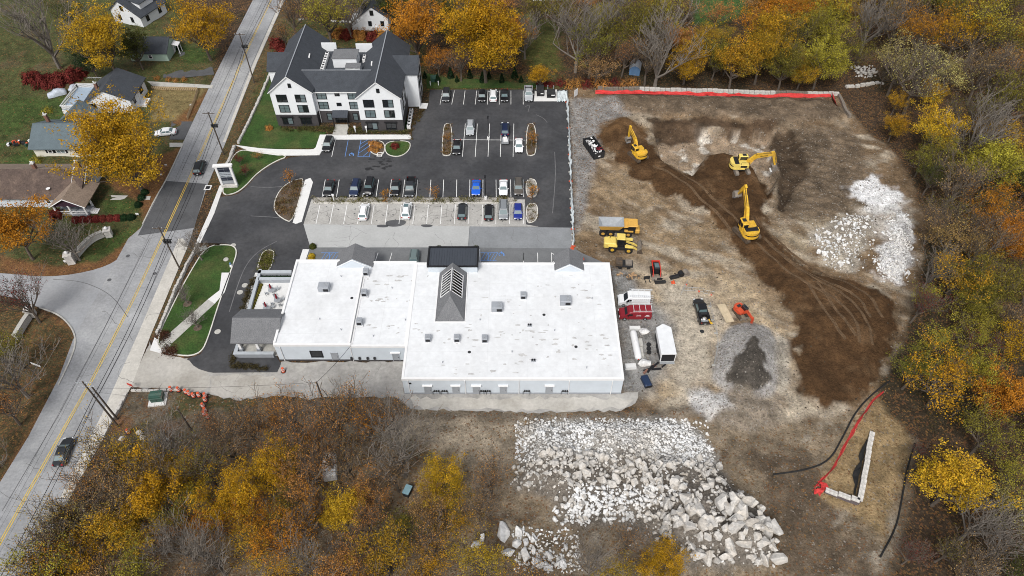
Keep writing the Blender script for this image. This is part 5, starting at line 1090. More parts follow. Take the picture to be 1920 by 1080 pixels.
MB().prism(pts,.45,2.5).build('body', A['white_trim'], r); MB().prism([(x*1.02,y*1.01) for x,y in pts],2.502,2.56).build('roof', A['membrane'], r)
MB().box(-1.1,1.1,-3.06,-3.005,.6,2.35).build('rear_door', A['black'], r); MB().box(-1.2,1.2,-3.5,-3.02,.35,.45).build('ramp', A['steel'], r); MB().box(-1.27,-1.252,-2.9,2.5,.5,1.4).build('skirt', A['dark_metal'], r)
for s in (-1,1):
    for y in (-.7,.25): MB().tube((s*1.2-.12,y,.38),(s*1.2+.14,y,.38),.38,.38,14).build('wheel', A['rubber'], r)
MB().tube((0,3.3,.5),(0,4.4,.45),.07).build('drawbar', A['dark_metal'], r)
p = on(1193,668); r = empty('propane_tank', (p.x,p.y+1.8,p.z), rad(3), 'long white cylindrical fuel tank lying beside the building', 'tank')
mb = MB(); prof = [(.05,-3.0),(.35,-2.95),(.55,-2.75),(.6,-2.4),(.6,2.4),(.55,2.75),(.35,2.95),(.05,3.0)]; n = 18; vs = []
for rr, y in prof:
    for i in range(n): t = 2*math.pi*i/n; vs.append((rr*math.cos(t), y, .85+rr*math.sin(t)))
mb.add(vs, [(j*n+i,j*n+(i+1)%n,(j+1)*n+(i+1)%n,(j+1)*n+i) for j in range(7) for i in range(n)]); mb.build('shell', A['white_trim'], r, smooth=True)
for y in (-1.7,1.7): MB().box(-.5,.5,y-.15,y+.15,0,.4).build('saddle', A['concrete_old'], r)
MB().lathe([(.18,1.42),(.18,1.6),(.05,1.64)],(0,.3,0),12).build('valve_dome', A['white_trim'], r); MB().cbox((0,-2.95,.75),(.25,.12,.25)).build('gauge', A['red_paint'], r)

# ------------------------------------------------------------------ construction machines
def track(mb, x, w, L, h):
    prof = []; r = h/2
    for i in range(7): t = math.pi/2+math.pi*i/6; prof.append((-L/2+r+r*math.cos(t), r+r*math.sin(t)))
    for i in range(7): t = -math.pi/2+math.pi*i/6; prof.append((L/2-r+r*math.cos(t), r+r*math.sin(t)))
    mb.extr(prof, (x,0,0), (0,1,0), (0,0,1), (1,0,0), w)
    n = int((L-h)/.28)
    for i in range(n): y = -L/2+r+(i+.5)*(L-h)/n; mb.box(x-w/2-.01,x+w/2+.01,y-.05,y+.05,h-.005,h+.03)
def excavator(px, py, trz, swing, pose, label, s=1.0, body='yellow', boomc='yellow', mini=False, hood='black', z=None, trackm='track', cabm=None):
    p = on(px, py); r = empty('mini_excavator' if mini else 'excavator', p, trz, label, 'excavator', None if mini else 'yellow excavators on the dirt site'); r.scale = (s,s,s)
    for x in (-1.2,1.2): mb = MB(); track(mb, x, .6, 4.3, .85); mb.build('track', A[trackm], r)
    mb = MB(); mb.box(-.9,.9,-1.0,1.0,.45,.85); mb.tube((0,0,.85),(0,0,1.05),.75,.75,16); mb.build('undercarriage', A['dark_metal'], r)
    if mini: MB().box(-1.45,1.45,2.3,2.5,.05,.65).box(-.6,-.4,1.0,2.3,.3,.45).box(.4,.6,1.0,2.3,.3,.45).build('dozer_blade', A['muddy'], r)
    hz = rad(swing); ho = empty('house', (0,0,1.05), hz, parent=r)
    # counterweight with a rounded back
    prof = [(-1.4,.6),(1.4,.6),(1.4,-1.2)]+[(1.4*math.cos(t),-1.2-1.15*math.sin(t)**.8) for t in np.linspace(.12,math.pi-.12,9)]+[(-1.4,-1.2)]
    MB().prism(prof,0,.35).build('deck', A[body], ho); MB().prism([(x*.97,y) for x,y in prof if y < .5]+[(-1.358,-.55),(1.358,-.55)][::-1][:0] if 0 else [(1.36,-.7)]+[(1.36*math.cos(t),-1.2-1.12*math.sin(t)**.8) for t in np.linspace(.12,math.pi-.12,9)]+[(-1.36,-.7)],.352,1.25).build('counterweight', A[body], ho)
    MB().rbox(-.25,1.35,-.69,1.3,.352,1.1,.08).build('side_housing', A[body], ho)
    MB().rbox(-1.15 if not mini else -.6,1.15 if not mini else .6,-1.55,-.72,1.252,1.42,.06).build('engine_hood', A[hood], ho)
    # cab on the left of the boom
    c = MB().rbox(-1.38,-.34,-.55,1.35,.352,2.05,.14).build('cab', A[cabm or body], ho)
    for nm, b in (('windshield',(-1.26,-.46,1.352,1.37,.9,1.9)),('rear_window',(-1.26,-.46,-.572,-.552,1.2,1.85))): MB().box(*b).build(nm, A['glass'], c)
    MB().box(-1.402,-1.382,-.38,.4,1.0,1.88).box(-1.402,-1.382,.48,1.18,.75,1.88).build('side_window', A['glass'], c); MB().box(-.338,-.32,-.3,1.15,1.15,1.88).build('side_window', A['glass'], c)
    MB().box(-1.2,-.52,.15,.95,2.052,2.07).build('roof_hatch', A['glass'], c)
    # boom, stick and bucket all in the plane x = .05
    b1, b2, st, bk, bl, sl = pose; X = .05
    foot = Vector((X,1.0,.75)); d1 = lambda a, l: Vector((0, math.cos(rad(a))*l, math.sin(rad(a))*l))
    knee = foot+d1(b1,bl*.45); tip = knee+d1(b2,bl*.6); end = tip+d1(st,sl); 
    def beam(mb, a, b, h0, h1, w, back=0.0):
        t = (b-a).normalized(); nn = Vector((0,-t.z,t.y)); a = a-t*back
        q = [a+nn*h0/2,a-nn*h0/2,b-nn*h1/2,b+nn*h1/2]; vs = [v+Vector((sg*w/2,0,0)) for sg in (-1,1) for v in q]
        mb.add(vs, [(3,2,1,0),(4,5,6,7),(0,1,5,4),(1,2,6,5),(2,3,7,6),(3,0,4,7)])
    mb = MB(); beam(mb, foot, knee, .55, .85, .52); beam(mb, knee, tip, .85, .42, .50, .12); mb.build('boom', A[boomc], ho)
    mb = MB(); beam(mb, tip, end, .62, .32, .36, .75); mb.build('stick', A[boomc], ho)
    # bucket
    t = d1(bk,1); nn = Vector((0,-t.z,t.y)); W_ = 1.15
    prof = [(-.1,.25),(.55,.55),(1.15,.5),(1.3,.2),(1.05,-.25),(.5,-.55),(1.25,-.85),(1.35,-.75),(.75,-.5)]
    shell = [(-.05,.1),(.35,.5),(.9,.55),(1.25,.25),(1.35,-.55),(1.25,-.55),(1.15,.2),(.85,.43),(.4,.38),(.1,0),(.2,-.5),(.1,-.55)]
    mb = MB(); mb.extr(shell, end, t, nn, (1,0,0), W_)
    side = [(.0,.1),(.35,.48),(.9,.52),(1.22,.22),(1.3,-.55),(.15,-.55)]
    for sg in (-1,1): mb.extr(side, end+Vector((sg*W_/2,0,0)), t, nn, (1,0,0), .05)
    bo = mb.build('bucket', A['muddy'], ho)
    for i in range(5):
        q = end+t*1.30-nn*.55+Vector((-W_/2+.1+i*(W_-.2)/4,0,0)); MB().tube(q, q-nn*.28, .07, .03, 4).build('tooth', A['steel'], bo)
    # hydraulic cylinders
    for sg in (-1,1):
        a = foot+Vector((sg*.36,.45,-.35)); b = foot+(knee-foot)*.95+Vector((sg*.36,0,0)); m_ = a+(b-a)*.55; MB().tube(a,m_,.10,.10,7).tube(m_,b,.055,.055,6).build('hydraulic_cylinder', A[boomc], ho)
    a = knee+Vector((0,-.1,.55)); tb = tip-d1(st,.7); m_ = a+(tb-a)*.55; MB().tube(a,m_,.10,.10,7).tube(m_,tb,.055,.055,6).build('hydraulic_cylinder', A[boomc], ho)
    tu = Vector((0,-d1(st,1).z,d1(st,1).y)); a = tip+d1(st,-.3)+tu*.4; b = end+d1(st,-.35)+tu*.45; m_ = a+(b-a)*.55; MB().tube(a,m_,.08,.08,7).tube(m_,b,.045,.045,6).build('hydraulic_cylinder', A[boomc], ho)
    for off_ in (-.14,.14):
        q = foot+Vector((off_,.1,.5)); k_ = knee+Vector((off_,-.05,.5)); e_ = tip+Vector((off_,-.35,.32)); MB().path([q,k_,e_], .035, 5).build('hydraulic_hose', A['rubber'], ho)
    if not mini:
        for sg in (-1,1): MB().extr([(0,0),(1.5,.0),(1.5,.16),(0,.16)], knee+d1(b2,bl*.12)+Vector((sg*.256,0,-.08)), d1(b2,1), Vector((0,-d1(b2,1).z,d1(b2,1).y)), (1,0,0), .01).build('lettering', A['black'], ho)
        MB().path([(1.3,1.2,1.1),(1.3,1.2,1.75),(1.3,-.4,1.75),(1.3,-.4,1.1)], .03, 5).build('handrail', A['black'], ho); MB().box(1.352,1.37,-.4,.9,.5,.95).build('side_grille', A['black'], ho); MB().tube((.7,-1.0,1.4),(.7,-1.0,1.85),.07,.07,8).build('exhaust', A['dark_metal'], ho)
        MB().prism([(1.41*math.cos(t),-1.2-1.165*math.sin(t)**.8) for t in np.linspace(.5,math.pi-.5,7)]+[(1.37*math.cos(t),-1.2-1.10*math.sin(t)**.8) for t in np.linspace(math.pi-.5,.5,7)],.6,.78).build('counterweight_stripe', A['black'], ho)
    # keep three levels at most: drop the house empty and hang its pieces on the machine
    bpy.context.view_layer.update(); M_ = ho.matrix_local.copy()
    for o in list(ho.children):
        mb_ = o.matrix_basis.copy(); o.parent = r; o.matrix_basis = M_ @ mb_
    bpy.data.objects.remove(ho); return r
excavator(1196,294,rad(32),-10,(52,22,-86,-78,4.7,2.4),'small yellow excavator beside the dark soil heap, arm raised to the upper left',.95,hood='yellow')
excavator(1386,318,rad(8),-98,(46,6,-70,-80,5.4,2.7),'pale yellow excavator reaching right across the soil pile',1.05,'pale_yellow','yellow',trackm='muddy')
excavator(1399,440,rad(26),-18,(56,40,-62,-38,5.9,2.8),'large yellow excavator with black engine hood and arm raised upward',1.12)
excavator(1387,588,rad(200),8,(50,-18,-88,-70,4.2,2.2),'small orange mini excavator beside the plywood sheet',.62,'orange_machine','orange_machine',True,'dark_metal',cabm='dark_metal')
def wheel(r, x, y, rr, w, rim='yellow'):
    o = MB().tube((x-w/2,y,rr),(x+w/2,y,rr),rr,rr,18).build('wheel', A['rubber'], r)
    s = 1 if x > 0 else -1; MB().tube((x+s*w*.3,y,rr),(x+s*(w/2+.02),y,rr),rr*.5,rr*.45,12).build('rim', A[rim], o)
# wheel loader, nose +x on screen: built nose -y
p = on(1163,466); r = empty('wheel_loader', p, rad(84), 'yellow wheel loader with raised dark bucket beside the dump truck', 'loader')
for x in (-1.05,1.05):
    for y in (-1.5,1.6): wheel(r, x, y, .78, .6)
MB().rbox(-1.0,1.0,.9,3.3,.9,2.1,.18).build('engine_hood', A['pale_yellow'], r); MB().box(-.9,.9,-2.0,.9,.6,1.1).build('chassis', A['dark_metal'], r)
c = MB().rbox(-.8,.8,-.55,.85,1.1,3.1,.12).build('cab', A['black'], r); MB().rbox(-.85,.85,-.65,.95,3.1,3.28,.06).build('cab_roof', A['pale_yellow'], c)
for b in ((-.7,.7,-.572,-.552,1.7,2.9),(-.7,.7,.852,.87,1.7,2.9),(-.822,-.802,-.4,.7,1.5,2.9),(.802,.822,-.4,.7,1.5,2.9)): MB().box(*b).build('window', A['glass'], c)
for s in (-1,1): MB().box(s*1.05-.35,s*1.05+.35,.75,2.5,1.6,1.72).build('fender', A['pale_yellow'], r); MB().box(s*1.05-.35,s*1.05+.35,-2.2,-.7,1.6,1.7).build('fender', A['pale_yellow'], r)
for s in (-.5,.5): mb = MB(); mb.extr([(-.9,1.7),(-.9,1.35),(-2.6,.7),(-3.3,.3),(-3.4,.55),(-2.5,1.2)], (s,0,0), (0,1,0), (0,0,1), (1,0,0), .2); mb.build('lift_arm', A['pale_yellow'], r)
MB().extr([(-3.2,.9),(-3.15,.1),(-4.4,.08),(-4.4,.14),(-3.4,.28),(-3.35,.95),(-3.75,1.65),(-3.85,1.6)], (0,0,0), (0,1,0), (0,0,1), (1,0,0), 2.7).build('bucket', A['muddy'], r)
for s in (-1.33,1.33): MB().extr([(-3.2,.9),(-3.15,.1),(-4.35,.08),(-3.8,1.6)], (s,0,0), (0,1,0), (0,0,1), (1,0,0), .06).build('bucket_side', A['track'], r)
MB().tube((.55,2.2,2.1),(.55,2.2,2.6),.07,.07,8).build('exhaust', A['black'], r)
# articulated dump truck behind it
p = on(1156,440); r = empty('dump_truck', (p.x,p.y+.6,p.z), rad(86), 'ochre articulated dump truck with an empty steel bed', 'dump truck')
for x in (-1.05,1.05):
    for y in (-2.2,1.2,2.7): wheel(r, x, y, .75, .55, 'ochre')
MB().box(-.7,.7,-3.0,3.2,.7,1.0).build('chassis', A['dark_metal'], r)
bed = [(-1.35,-.9),(1.35,-.9),(1.35,3.6),(-1.35,3.6)]; mb = MB()
vt = [(-1.4,-1.2,2.95),(1.4,-1.2,2.95),(1.4,3.7,2.75),(-1.4,3.7,2.75)]; vb = [(-.95,-.4,1.52),(.95,-.4,1.52),(1.05,3.2,1.55),(-1.05,3.2,1.55)]
vti = [(-1.27,-1.05,2.95),(1.27,-1.05,2.95),(1.27,3.62,2.75),(-1.27,3.62,2.75)]; vbi = [(-.75,.4,1.6),(.75,.4,1.6),(.85,2.9,1.62),(-.85,2.9,1.62)]
mb.add(vt+vb, [(0,4,5,1),(1,5,6,2),(2,6,7,3),(3,7,4,0),(4,7,6,5)]); o = mb.build('dump_bed', A['ochre'], r)
MB().add(vti+vbi+vt, [(0,1,5,4),(1,2,6,5),(2,3,7,6),(3,0,4,7),(4,5,6,7),(8,9,1,0),(9,10,2,1),(10,11,3,2),(11,8,0,3)]).build('bed_lining', A['steel'], o)
MB().slab([(-1.3,-2.0,2.75),(1.3,-2.0,2.75),(1.3,-1.15,2.62),(-1.3,-1.15,2.62)],.1).build('bed_canopy', A['ochre'], o)
c = MB().rbox(-1.0,1.0,-3.5,-2.0,1.0,2.75,.12).build('cab', A['black'], r); MB().rbox(-1.15,1.15,-3.9,-1.95,2.752,2.92,.08).build('cab_roof', A['ochre'], c)
MB().box(-.85,.85,-3.525,-3.502,1.7,2.6).build('windshield', A['glass'], c); MB().rbox(-.9,.9,-4.4,-3.52,.9,1.65,.12).build('engine_hood', A['ochre'], r)
for s in (-1,1): MB().box(s*1.05-.32,s*1.05+.32,-3.1,-1.4,1.52,1.6).build('fender', A['ochre'], r); MB().box(s*1.022-.01,s*1.022+.01,-3.3,-2.2,1.6,2.6).build('side_window', A['glass'], c)
# red track loader, nose down
p = on(1229,513); r = empty('track_loader', (p.x,p.y+.3,p.z), 0, 'red compact track loader behind the building', 'loader')
for x in (-.75,.75): mb = MB(); track(mb, x, .38, 2.5, .6); mb.build('track', A['rubber'], r)
MB().rbox(-.55,.55,-.2,1.35,.4,1.5,.1).build('engine_cover', A['dark_metal'], r); c = MB().rbox(-.5,.5,-.9,.6,.6,2.0,.1).build('cab', A['black'], r); MB().box(-.42,.42,-.6,.45,2.002,2.03).build('cab_roof_glass', A['carglass'], c)
for s in (-1,1): MB().extr([(1.4,1.5),(1.4,1.75),(-.9,1.55),(-1.4,.45),(-1.55,.5),(-1.1,1.6),(-.9,1.35)][:5]+[(-1.05,1.35)], (s*.68,0,0), (0,1,0), (0,0,1), (1,0,0), .16).build('lift_arm', A['red_paint'], r)
MB().box(-.76,.76,1.3,1.5,1.3,1.75).build('rear_guard', A['red_paint'], r); MB().extr([(-1.35,.65),(-1.35,.08),(-2.1,.06),(-2.1,.12),(-1.5,.2),(-1.45,.7)], (0,0,0), (0,1,0), (0,0,1), (1,0,0), 1.8).build('bucket', A['muddy'], r)
# loose attachments on the ground
def hull(n, sx, sy, sz, rnd):
    bm = bmesh.new()
    for i in range(n):
        v = Vector((rnd.gauss(0,1),rnd.gauss(0,1),rnd.gauss(0,1))).normalized(); q = rnd.uniform(.8,1.05); bm.verts.new((v.x*sx*q,v.y*sy*q,v.z*sz*q))
    res = bmesh.ops.convex_hull(bm, input=bm.verts); bmesh.ops.delete(bm, geom=[e for e in res['geom_unused'] if isinstance(e, bmesh.types.BMVert)], context='VERTS') if res['geom_unused'] else None
    me_ = bpy.data.meshes.new('stone'); bm.to_mesh(me_); bm.free(); return me_
p = on(1237,529); r = empty('bucket_attachment', p, rad(3), 'flat black bucket attachment lying before the red loader', 'attachment'); MB().box(-1.0,1.0,-.45,-.35,0,.55).box(-1.0,1.0,-.349,.4,0,.08).box(-1.0,-.95,-.35,.35,.08,.5).box(.95,1.0,-.35,.35,.08,.5).build('bucket', A['dark_metal'], r); MB().box(-.5,.5,.25,.4,.08,.7).build('mount_plate', A['black'], r)
p = on(1213,525); r = empty('fork_attachment', p, rad(10), 'small pallet fork frame lying left of the black bucket', 'attachment'); MB().box(-.6,.6,.2,.3,0,.8).build('frame', A['dark_metal'], r); [MB().box(x-.06,x+.06,-.8,.2,.0,.08).build('fork', A['black'], r) for x in (-.4,.4)]
p = on(1275,518); r = empty('grapple_attachment', p, rad(18), 'dark grapple attachment with rusty toothed bucket on the dirt', 'attachment')
MB().box(-2.1,-.3,-.35,.3,.0,.55).build('body', A['dark_metal'], r); MB().tube((-2.0,0,.55),(.2,.1,.7),.12,.12,8).build('arm', A['black'], r); MB().tube((.1,-.4,.6),(.1,.5,.6),.5,.5,14).build('drum', A['black'], r)
MB().extr([(.5,.1),(1.6,.05),(1.8,.4),(1.5,1.0),(.9,1.15),(.6,.9),(1.3,.75),(1.4,.3)], (0,.05,0), (1,0,0), (0,0,1), (0,1,0), 1.0).build('bucket', A['ochre' if 0 else 'muddy'], r)
p = on(1211,718); r = empty('roller_drum', p, rad(15), 'dark blue box lying near the lower right corner of the building', 'container'); MB().rbox(-.6,.6,-1.1,1.1,.1,.85,.15).build('body', mat('dark_blue_steel',(.015,.03,.07),.5,.15,2), r); MB().box(-.62,.62,-1.14,-1.1,.2,.7).build('end_plate', A['black'], r)
# open-top debris container
p = on(1113,288); r = empty('roll_off_container', (p.x,p.y+.8,p.z), rad(20), 'black roll-off container heaped with white debris', 'container')
mb = MB(); mb.box(-1.2,1.2,-3,3,.2,.3); mb.build('floor', A['black'], r)
for b in ((-1.25,-1.15,-3,3,.2,1.7),(1.15,1.25,-3,3,.2,1.7),(-1.149,1.149,-3.02,-2.9,.2,1.7),(-1.149,1.149,2.9,3.02,.2,1.7)): MB().box(*b).build('side', A['dark_metal'], r)
mb = MB()
for s in (-1,1):
    for i in range(7): y = -2.8+i*.93; mb.box(s*1.25-.06,s*1.25+.06,y-.05,y+.05,.2,1.72)
mb.box(-1.3,-1.12,-3.05,3.05,1.702,1.8); mb.box(1.12,1.3,-3.05,3.05,1.702,1.8); mb.build('rib', A['black'], r)
MB().box(-.25,.25,-3.04,-3.022,.7,1.0).build('label_plate', A['white_trim'], r)
rq = random.Random(9)
dbs = [hull(9,.45,.3,.18,rq) for _ in range(4)]
for m_ in dbs: m_.materials.append(A['white_trim'])
for i in range(46):
    o = link('debris', rq.choice(dbs), r, (rq.uniform(-.85,.85), rq.uniform(-2.5,2.5), rq.uniform(1.2,1.75)), scale=rq.uniform(.6,1.2)); o.rotation_euler = [rq.uniform(0,6) for _ in range(3)]
for i in range(5): o = MB().cbox((0,0,0),(.12,1.0,.1)).build('debris', A['cloth_red'], r, loc=(rq.uniform(.2,.9), rq.uniform(-2.2,-1.2), 1.8), rz=rq.uniform(0,3))
# ------------------------------------------------------------------ utility poles and wires
POLES = {}
def upole(key, px, py, h, label, arms=1, transformer=True, lean=(0,0)):
    p = at(px, py); p.z = gh(p.x, p.y); r = empty('utility_pole', p, 0, label, 'utility pole', 'utility poles along the road'); top = Vector((lean[0], lean[1], h))
    MB().tube((0,0,-.2), top, .17, .11, 10).build('pole', A['wood_pole'], r); tops = []
    for k in range(arms):
        z = h-.35-k*.9; mb = MB(); c = top*(z/h); mb.box(c.x-1.25,c.x+1.25,c.y-.06,c.y+.06,z-.06,z+.06); o = mb.build('crossarm', A['steel'] if arms > 1 else A['wood_pole'], r)
        for x in (-1.1,-.5,.5,1.1): MB().tube((c.x+x,c.y,z+.06),(c.x+x,c.y,z+.26),.05,.03,6).build('insulator', A['white_trim'], o)
    if transformer:
        for x in (-.45,.05,.55): q = top*((h-3.2)/h); MB().lathe([(.05,-.4),(.22,-.38),(.22,.35),(.12,.42)], (q.x+x+.4,q.y-.35,h-3.2), 10).build('transformer_can', A['dark_metal'], r)
        q = top*((h-3.0)/h); MB().box(q.x-.2,q.x+1.3,q.y-.12,q.y-.04,h-3.1,h-2.95).build('bracket', A['dark_metal'], r)
    POLES[key] = (p, top, h)
upole('p0', 553, -40, 12, 'dark utility pole beyond the top of the road', 1, False)
upole('p1', 477, 155, 13.2, 'utility pole with pale crossarm at the top of the road', 1, True)
upole('p2', 420, 290, 11.2, 'utility pole beside the lawn of the three-storey building', 1, True)
upole('p3', 338.5, 506.5, 11.2, 'utility pole beside the stone wall of the corner lawn', 1, True)
upole('p4', 222, 800, 12.6, 'tall utility pole with two crossarms at the corner lot', 2, False)
upole('p5', 220, 786, 9.2, 'shorter dark utility pole touching the tall one', 0, False)
upole('p6', 358, 805, 6.5, 'thin dark pole stub among the corner lot trees', 0, False)
upole('p7', 610, 762, 7.0, 'short service pole behind the white building', 0, False)
POLES['p8'] = (Vector((-64.8,18,0)), Vector((0,0,12)), 12)
def wire(a, b, sag, name, label, group, r=.022):
    pts = []; n = 14
    for i in range(n+1): t = i/n; q = a.lerp(b, t); q.z -= sag*4*t*(1-t); pts.append(q)
    tag(MB().path(pts, r, 4).build(name, A['black']), label, 'wire', group)
def wp(k, x, dz): p, t, h = POLES[k]; return p+t+Vector((x,0,dz))
seq = ['p0','p1','p2','p3','p4','p8']; nice = ['from beyond the top edge to the first pole','between the two upper roadside poles','between the lawn pole and the stone wall pole','between the stone wall pole and the corner lot pole','from the corner lot pole out of the lower left']
for i, (a, b) in enumerate(zip(seq[:-1], seq[1:])):
    for x in (-1.1,-.5,1.1): wire(wp(a,x,-.1), wp(b,x,-.1), .5, 'power_line', {-1.1:'left',-.5:'middle',1.1:'right'}[x]+' thin power line ' + nice[i], 'power lines '+nice[i], .014)
    wire(wp(a,.1,-3.6), wp(b,.1,-3.6), .7, 'cable_bundle', 'thick black cable bundle '+nice[i], None, .05)
    wire(wp(a,.2,-4.3), wp(b,.2,-4.3), .8, 'cable_bundle', 'lower black cable bundle '+nice[i], None, .04)
wire(wp('p5',0,-.3), wp('p7',0,-.1), .6, 'service_cable', 'black service cable from the corner pole to the service pole', None, .025)
wire(wp('p7',0,-.1), Vector((-26.5,70.4,4.4)), .3, 'service_cable', 'short service cable from the service pole to the white wall', None, .035)
wire(wp('p4',0,-2.5), at(760,745,6.0)+Vector((0,-6,3)), .8, 'service_cable', 'thin cable crossing the corner lot above the barrels', None, .016)
# lamp posts
def lamp(px, py, h, label):
    p = at(px, py); r = empty('lamp_post', (p.x,p.y,.05), 0, label, 'lamp post', 'black lamp posts in the parking lot'); MB().lathe([(.32,0),(.32,.75),(.28,.8)], (0,0,0), 14).build('concrete_base', A['concrete'], r)
    MB().tube((0,0,.8),(0,0,h),.09,.06,8).build('pole', A['black'], r); MB().box(-.18,.18,-.5,.35,h,h+.12).build('lamp_head', A['black'], r)
lamp(916,262,6.0,'lamp post between the middle parking rows'); lamp(911,374,6.0,'lamp post in the planted strip'); lamp(626.5,377,5.0,'lamp post at the left end of the planted strip') if 0 else None
for px, py, l in ((667,249,'white bollard light left of the pair by the entrance walk'),(688,249,'white bollard light right of the pair by the entrance walk'),(626.5,377,'white bollard in the left end of the planted strip')):
    p = at(px,py); r = empty('bollard_light', (p.x,p.y,.1), 0, l, 'bollard'); MB().tube((0,0,0),(0,0,1.3),.12,.12,10).build('post', A['white_trim'], r); MB().box(-.22,.22,-.1,.1,1.3,1.75).build('head', A['white_trim'], r)
# tall tenant sign by the drive
p = at(432,350); r = empty('tenant_sign', (p.x,p.y,.05), rad(4), 'tall white sign frame with dark tenant panels by the drive', 'sign')
for x in (-1.45,1.45): MB().box(x-.22,x+.22,-.25,.25,0,5.4).build('post', A['white_trim'], r)
MB().box(-1.95,1.95,-.4,.4,5.4,5.75).build('cornice', A['white_trim'], r); MB().box(-1.6,1.6,-.45,.45,0,.6).build('stone_base', A['stone'], r); MB().box(-1.23,1.23,-.1,.1,.9,5.2).build('backing', A['unit'], r)
rq = random.Random(12); A['sign_dark'] = mat('sign_panel_dark',(.02,.025,.04),.4,0); A['sign_pale'] = mat('sign_panel_pale',(.42,.46,.50),.5,.1,3)
rows = [(4.95,.28,2,'sign_dark'),(4.35,.7,2,'sign_dark'),(3.75,.35,1,'sign_pale'),(3.3,.35,1,'sign_pale'),(2.85,.4,2,'sign_pale'),(2.35,.4,2,'sign_dark'),(1.9,.35,2,'sign_dark')]
for z, h_, n, m_ in rows:
    for i in range(n):
        w = 2.36/n-.06; x = -1.18+2.36/n*(i+.5); o = MB().box(x-w/2,x+w/2,-.14,-.102,z-h_/2,z+h_/2).build('panel', A[m_], r)
        if m_ == 'sign_pale':
            mb = MB(); q = x-w/2+.1
            while q < x+w/2-.15: l_ = rq.uniform(.06,.16); mb.box(q,q+l_,-.148,-.141,z-.09,z+.09); q += l_+.05
            mb.build('lettering', A['sign_dark'], o)
# small signs
def sign(px, py, w, h, z, m, label, rz=0.0, name='sign', tilt=0):
    p = on(px,py); r = empty(name, p, rz, label, 'sign'); [MB().tube((x,0,0),(x,0,z),.03,.03,5).build('post', A['steel'], r) for x in (-w*.35,w*.35)]; MB().box(-w/2,w/2,-.03,.03,z-.1,z-.1+h).build('board', A[m], r)
sign(250,731,1.0,.6,1.3,'red_paint','small red sign at the corner lot kerb',rad(-20))
sign(385,474,1.3,.9,.9,'white_trim','small white sign on the corner lawn under the bare tree',rad(30)); sign(1079,186,1.4,1.8,1.0,'white_trim','white banner board leaning at the top of the construction fence',rad(50))
sign(72,690,2.0,.5,.8,'white_trim','white hoop sign on the leafy verge at lower left',rad(-20)); sign(259,405,.6,.4,.5,'white_trim','tiny white sign at the red hedge end'); sign(303,330,.5,.3,.4,'white_trim','tiny white yard sign under the golden tree, lower one'); sign(312,312,.5,.3,.4,'white_trim','tiny white yard sign under the golden tree, upper one'); sign(125,495,.5,.5,.6,'white_trim','tiny white sign before the left stone pillar')
p = at(390,352); r = empty('drain_grate', (p.x,p.y,.02), 0, 'white framed square drain at the roadside', 'drain'); MB().box(-.7,.7,-.75,-.5,0,.06).box(-.7,.7,.5,.75,0,.06).box(-.7,-.45,-.499,.499,0,.06).box(.45,.7,-.499,.499,0,.06).build('frame', A['concrete'], r); MB().box(-.449,.449,-.499,.499,0,.03).build('grate', A['black'], r)
p = at(712,290); r = empty('drain_grate', (p.x,p.y,.04), 0, 'white framed square drain at the russet shrub bed', 'drain'); MB().box(-.6,.6,-.7,-.5,0,.1).box(-.6,.6,.5,.7,0,.1).box(-.6,-.4,-.499,.499,0,.1).box(.4,.6,-.499,.499,0,.1).build('frame', A['concrete'], r); MB().box(-.399,.399,-.499,.499,0,.05).build('grate', A['dark_metal'], r)
# transformers
def transformer(px, py, label, s=1.0):
    p = on(px,py); r = empty('pad_transformer', p, rad(8), label, 'transformer'); MB().box(-1.4*s,1.4*s,-1.3*s,1.1*s,-.2,.12).build('pad', A['concrete'], r)
    MB().box(-.95*s,.95*s,-.7*s,.7*s,.12,1.4*s).build('cabinet', A['green_box'], r); MB().slab([(-1.0*s,-.85*s,1.15*s),(1.0*s,-.85*s,1.15*s),(1.0*s,.1*s,1.55*s),(-1.0*s,.1*s,1.55*s)],.12).build('lid', A['green_box'], r); MB().box(-.03,.03,-.73*s,-.702*s,.2,1.1*s).build('door_seam', A['black'], r)
transformer(297,748,'dark green transformer on a white pad at the corner lot'); transformer(815,152,'green transformer on a white pad behind the three-storey building',.95)
p = at(815,158)
for dx in (-1.0,1.0): tag(MB().tube((0,0,0),(0,0,1.1),.12,.12,8).build('bollard', A['white_trim'], loc=(p.x+dx,p.y-.5,.08)), 'white bollard guarding the %s front corner of the green transformer' % ('left' if dx < 0 else 'right'), 'bollard', 'bollards before the transformer')
# orange barrels
BAR = None
def barrel(px, py, label, group=None, rz=0):
    global BAR
    p = on(px,py); r = empty('traffic_barrel', p, rz, label, 'barrel', group)
    if BAR is None:
        BAR = [('base', MB().lathe([(.42,0),(.42,.1),(.3,.12)],(0,0,0),12).mesh('base', A['rubber'])), ('drum', MB().lathe([(.30,.12),(.29,.4),(.27,.42),(.26,.75),(.24,.77),(.22,1.05),(.18,1.08)],(0,0,0),12).mesh('drum', A['orange']))]
        for z0, z1, ra in ((.45,.58,.285),(.78,.9,.258)): BAR.append(('stripe', MB().lathe([(ra,z0),(ra-.012,z1)],(0,0,0),12).mesh('stripe', A['white_paint'])))
    for n_, m_ in BAR: link(n_, m_, r)
bl = [(322,732),(336,733),(350,737),(356,740),(364,744),(374,743),(386,744),(386,752),(382,763),(386,772),(384,778),(391,784)]
onames = ['leftmost','second','third','fourth','fifth','sixth','seventh','eighth','ninth','tenth','eleventh','last']
for i, q in enumerate(bl): barrel(q[0], q[1], ('%s barrel of the orange curve above the corner lot' if i in (0,11) else '%s barrel from the left in the orange curve above the corner lot') % onames[i], 'orange barrels curving round the corner lot')
barrel(242,812,'lone orange barrel beside the tall pole'); barrel(532,697,'lone orange barrel near the portico')
p = on(250,803)
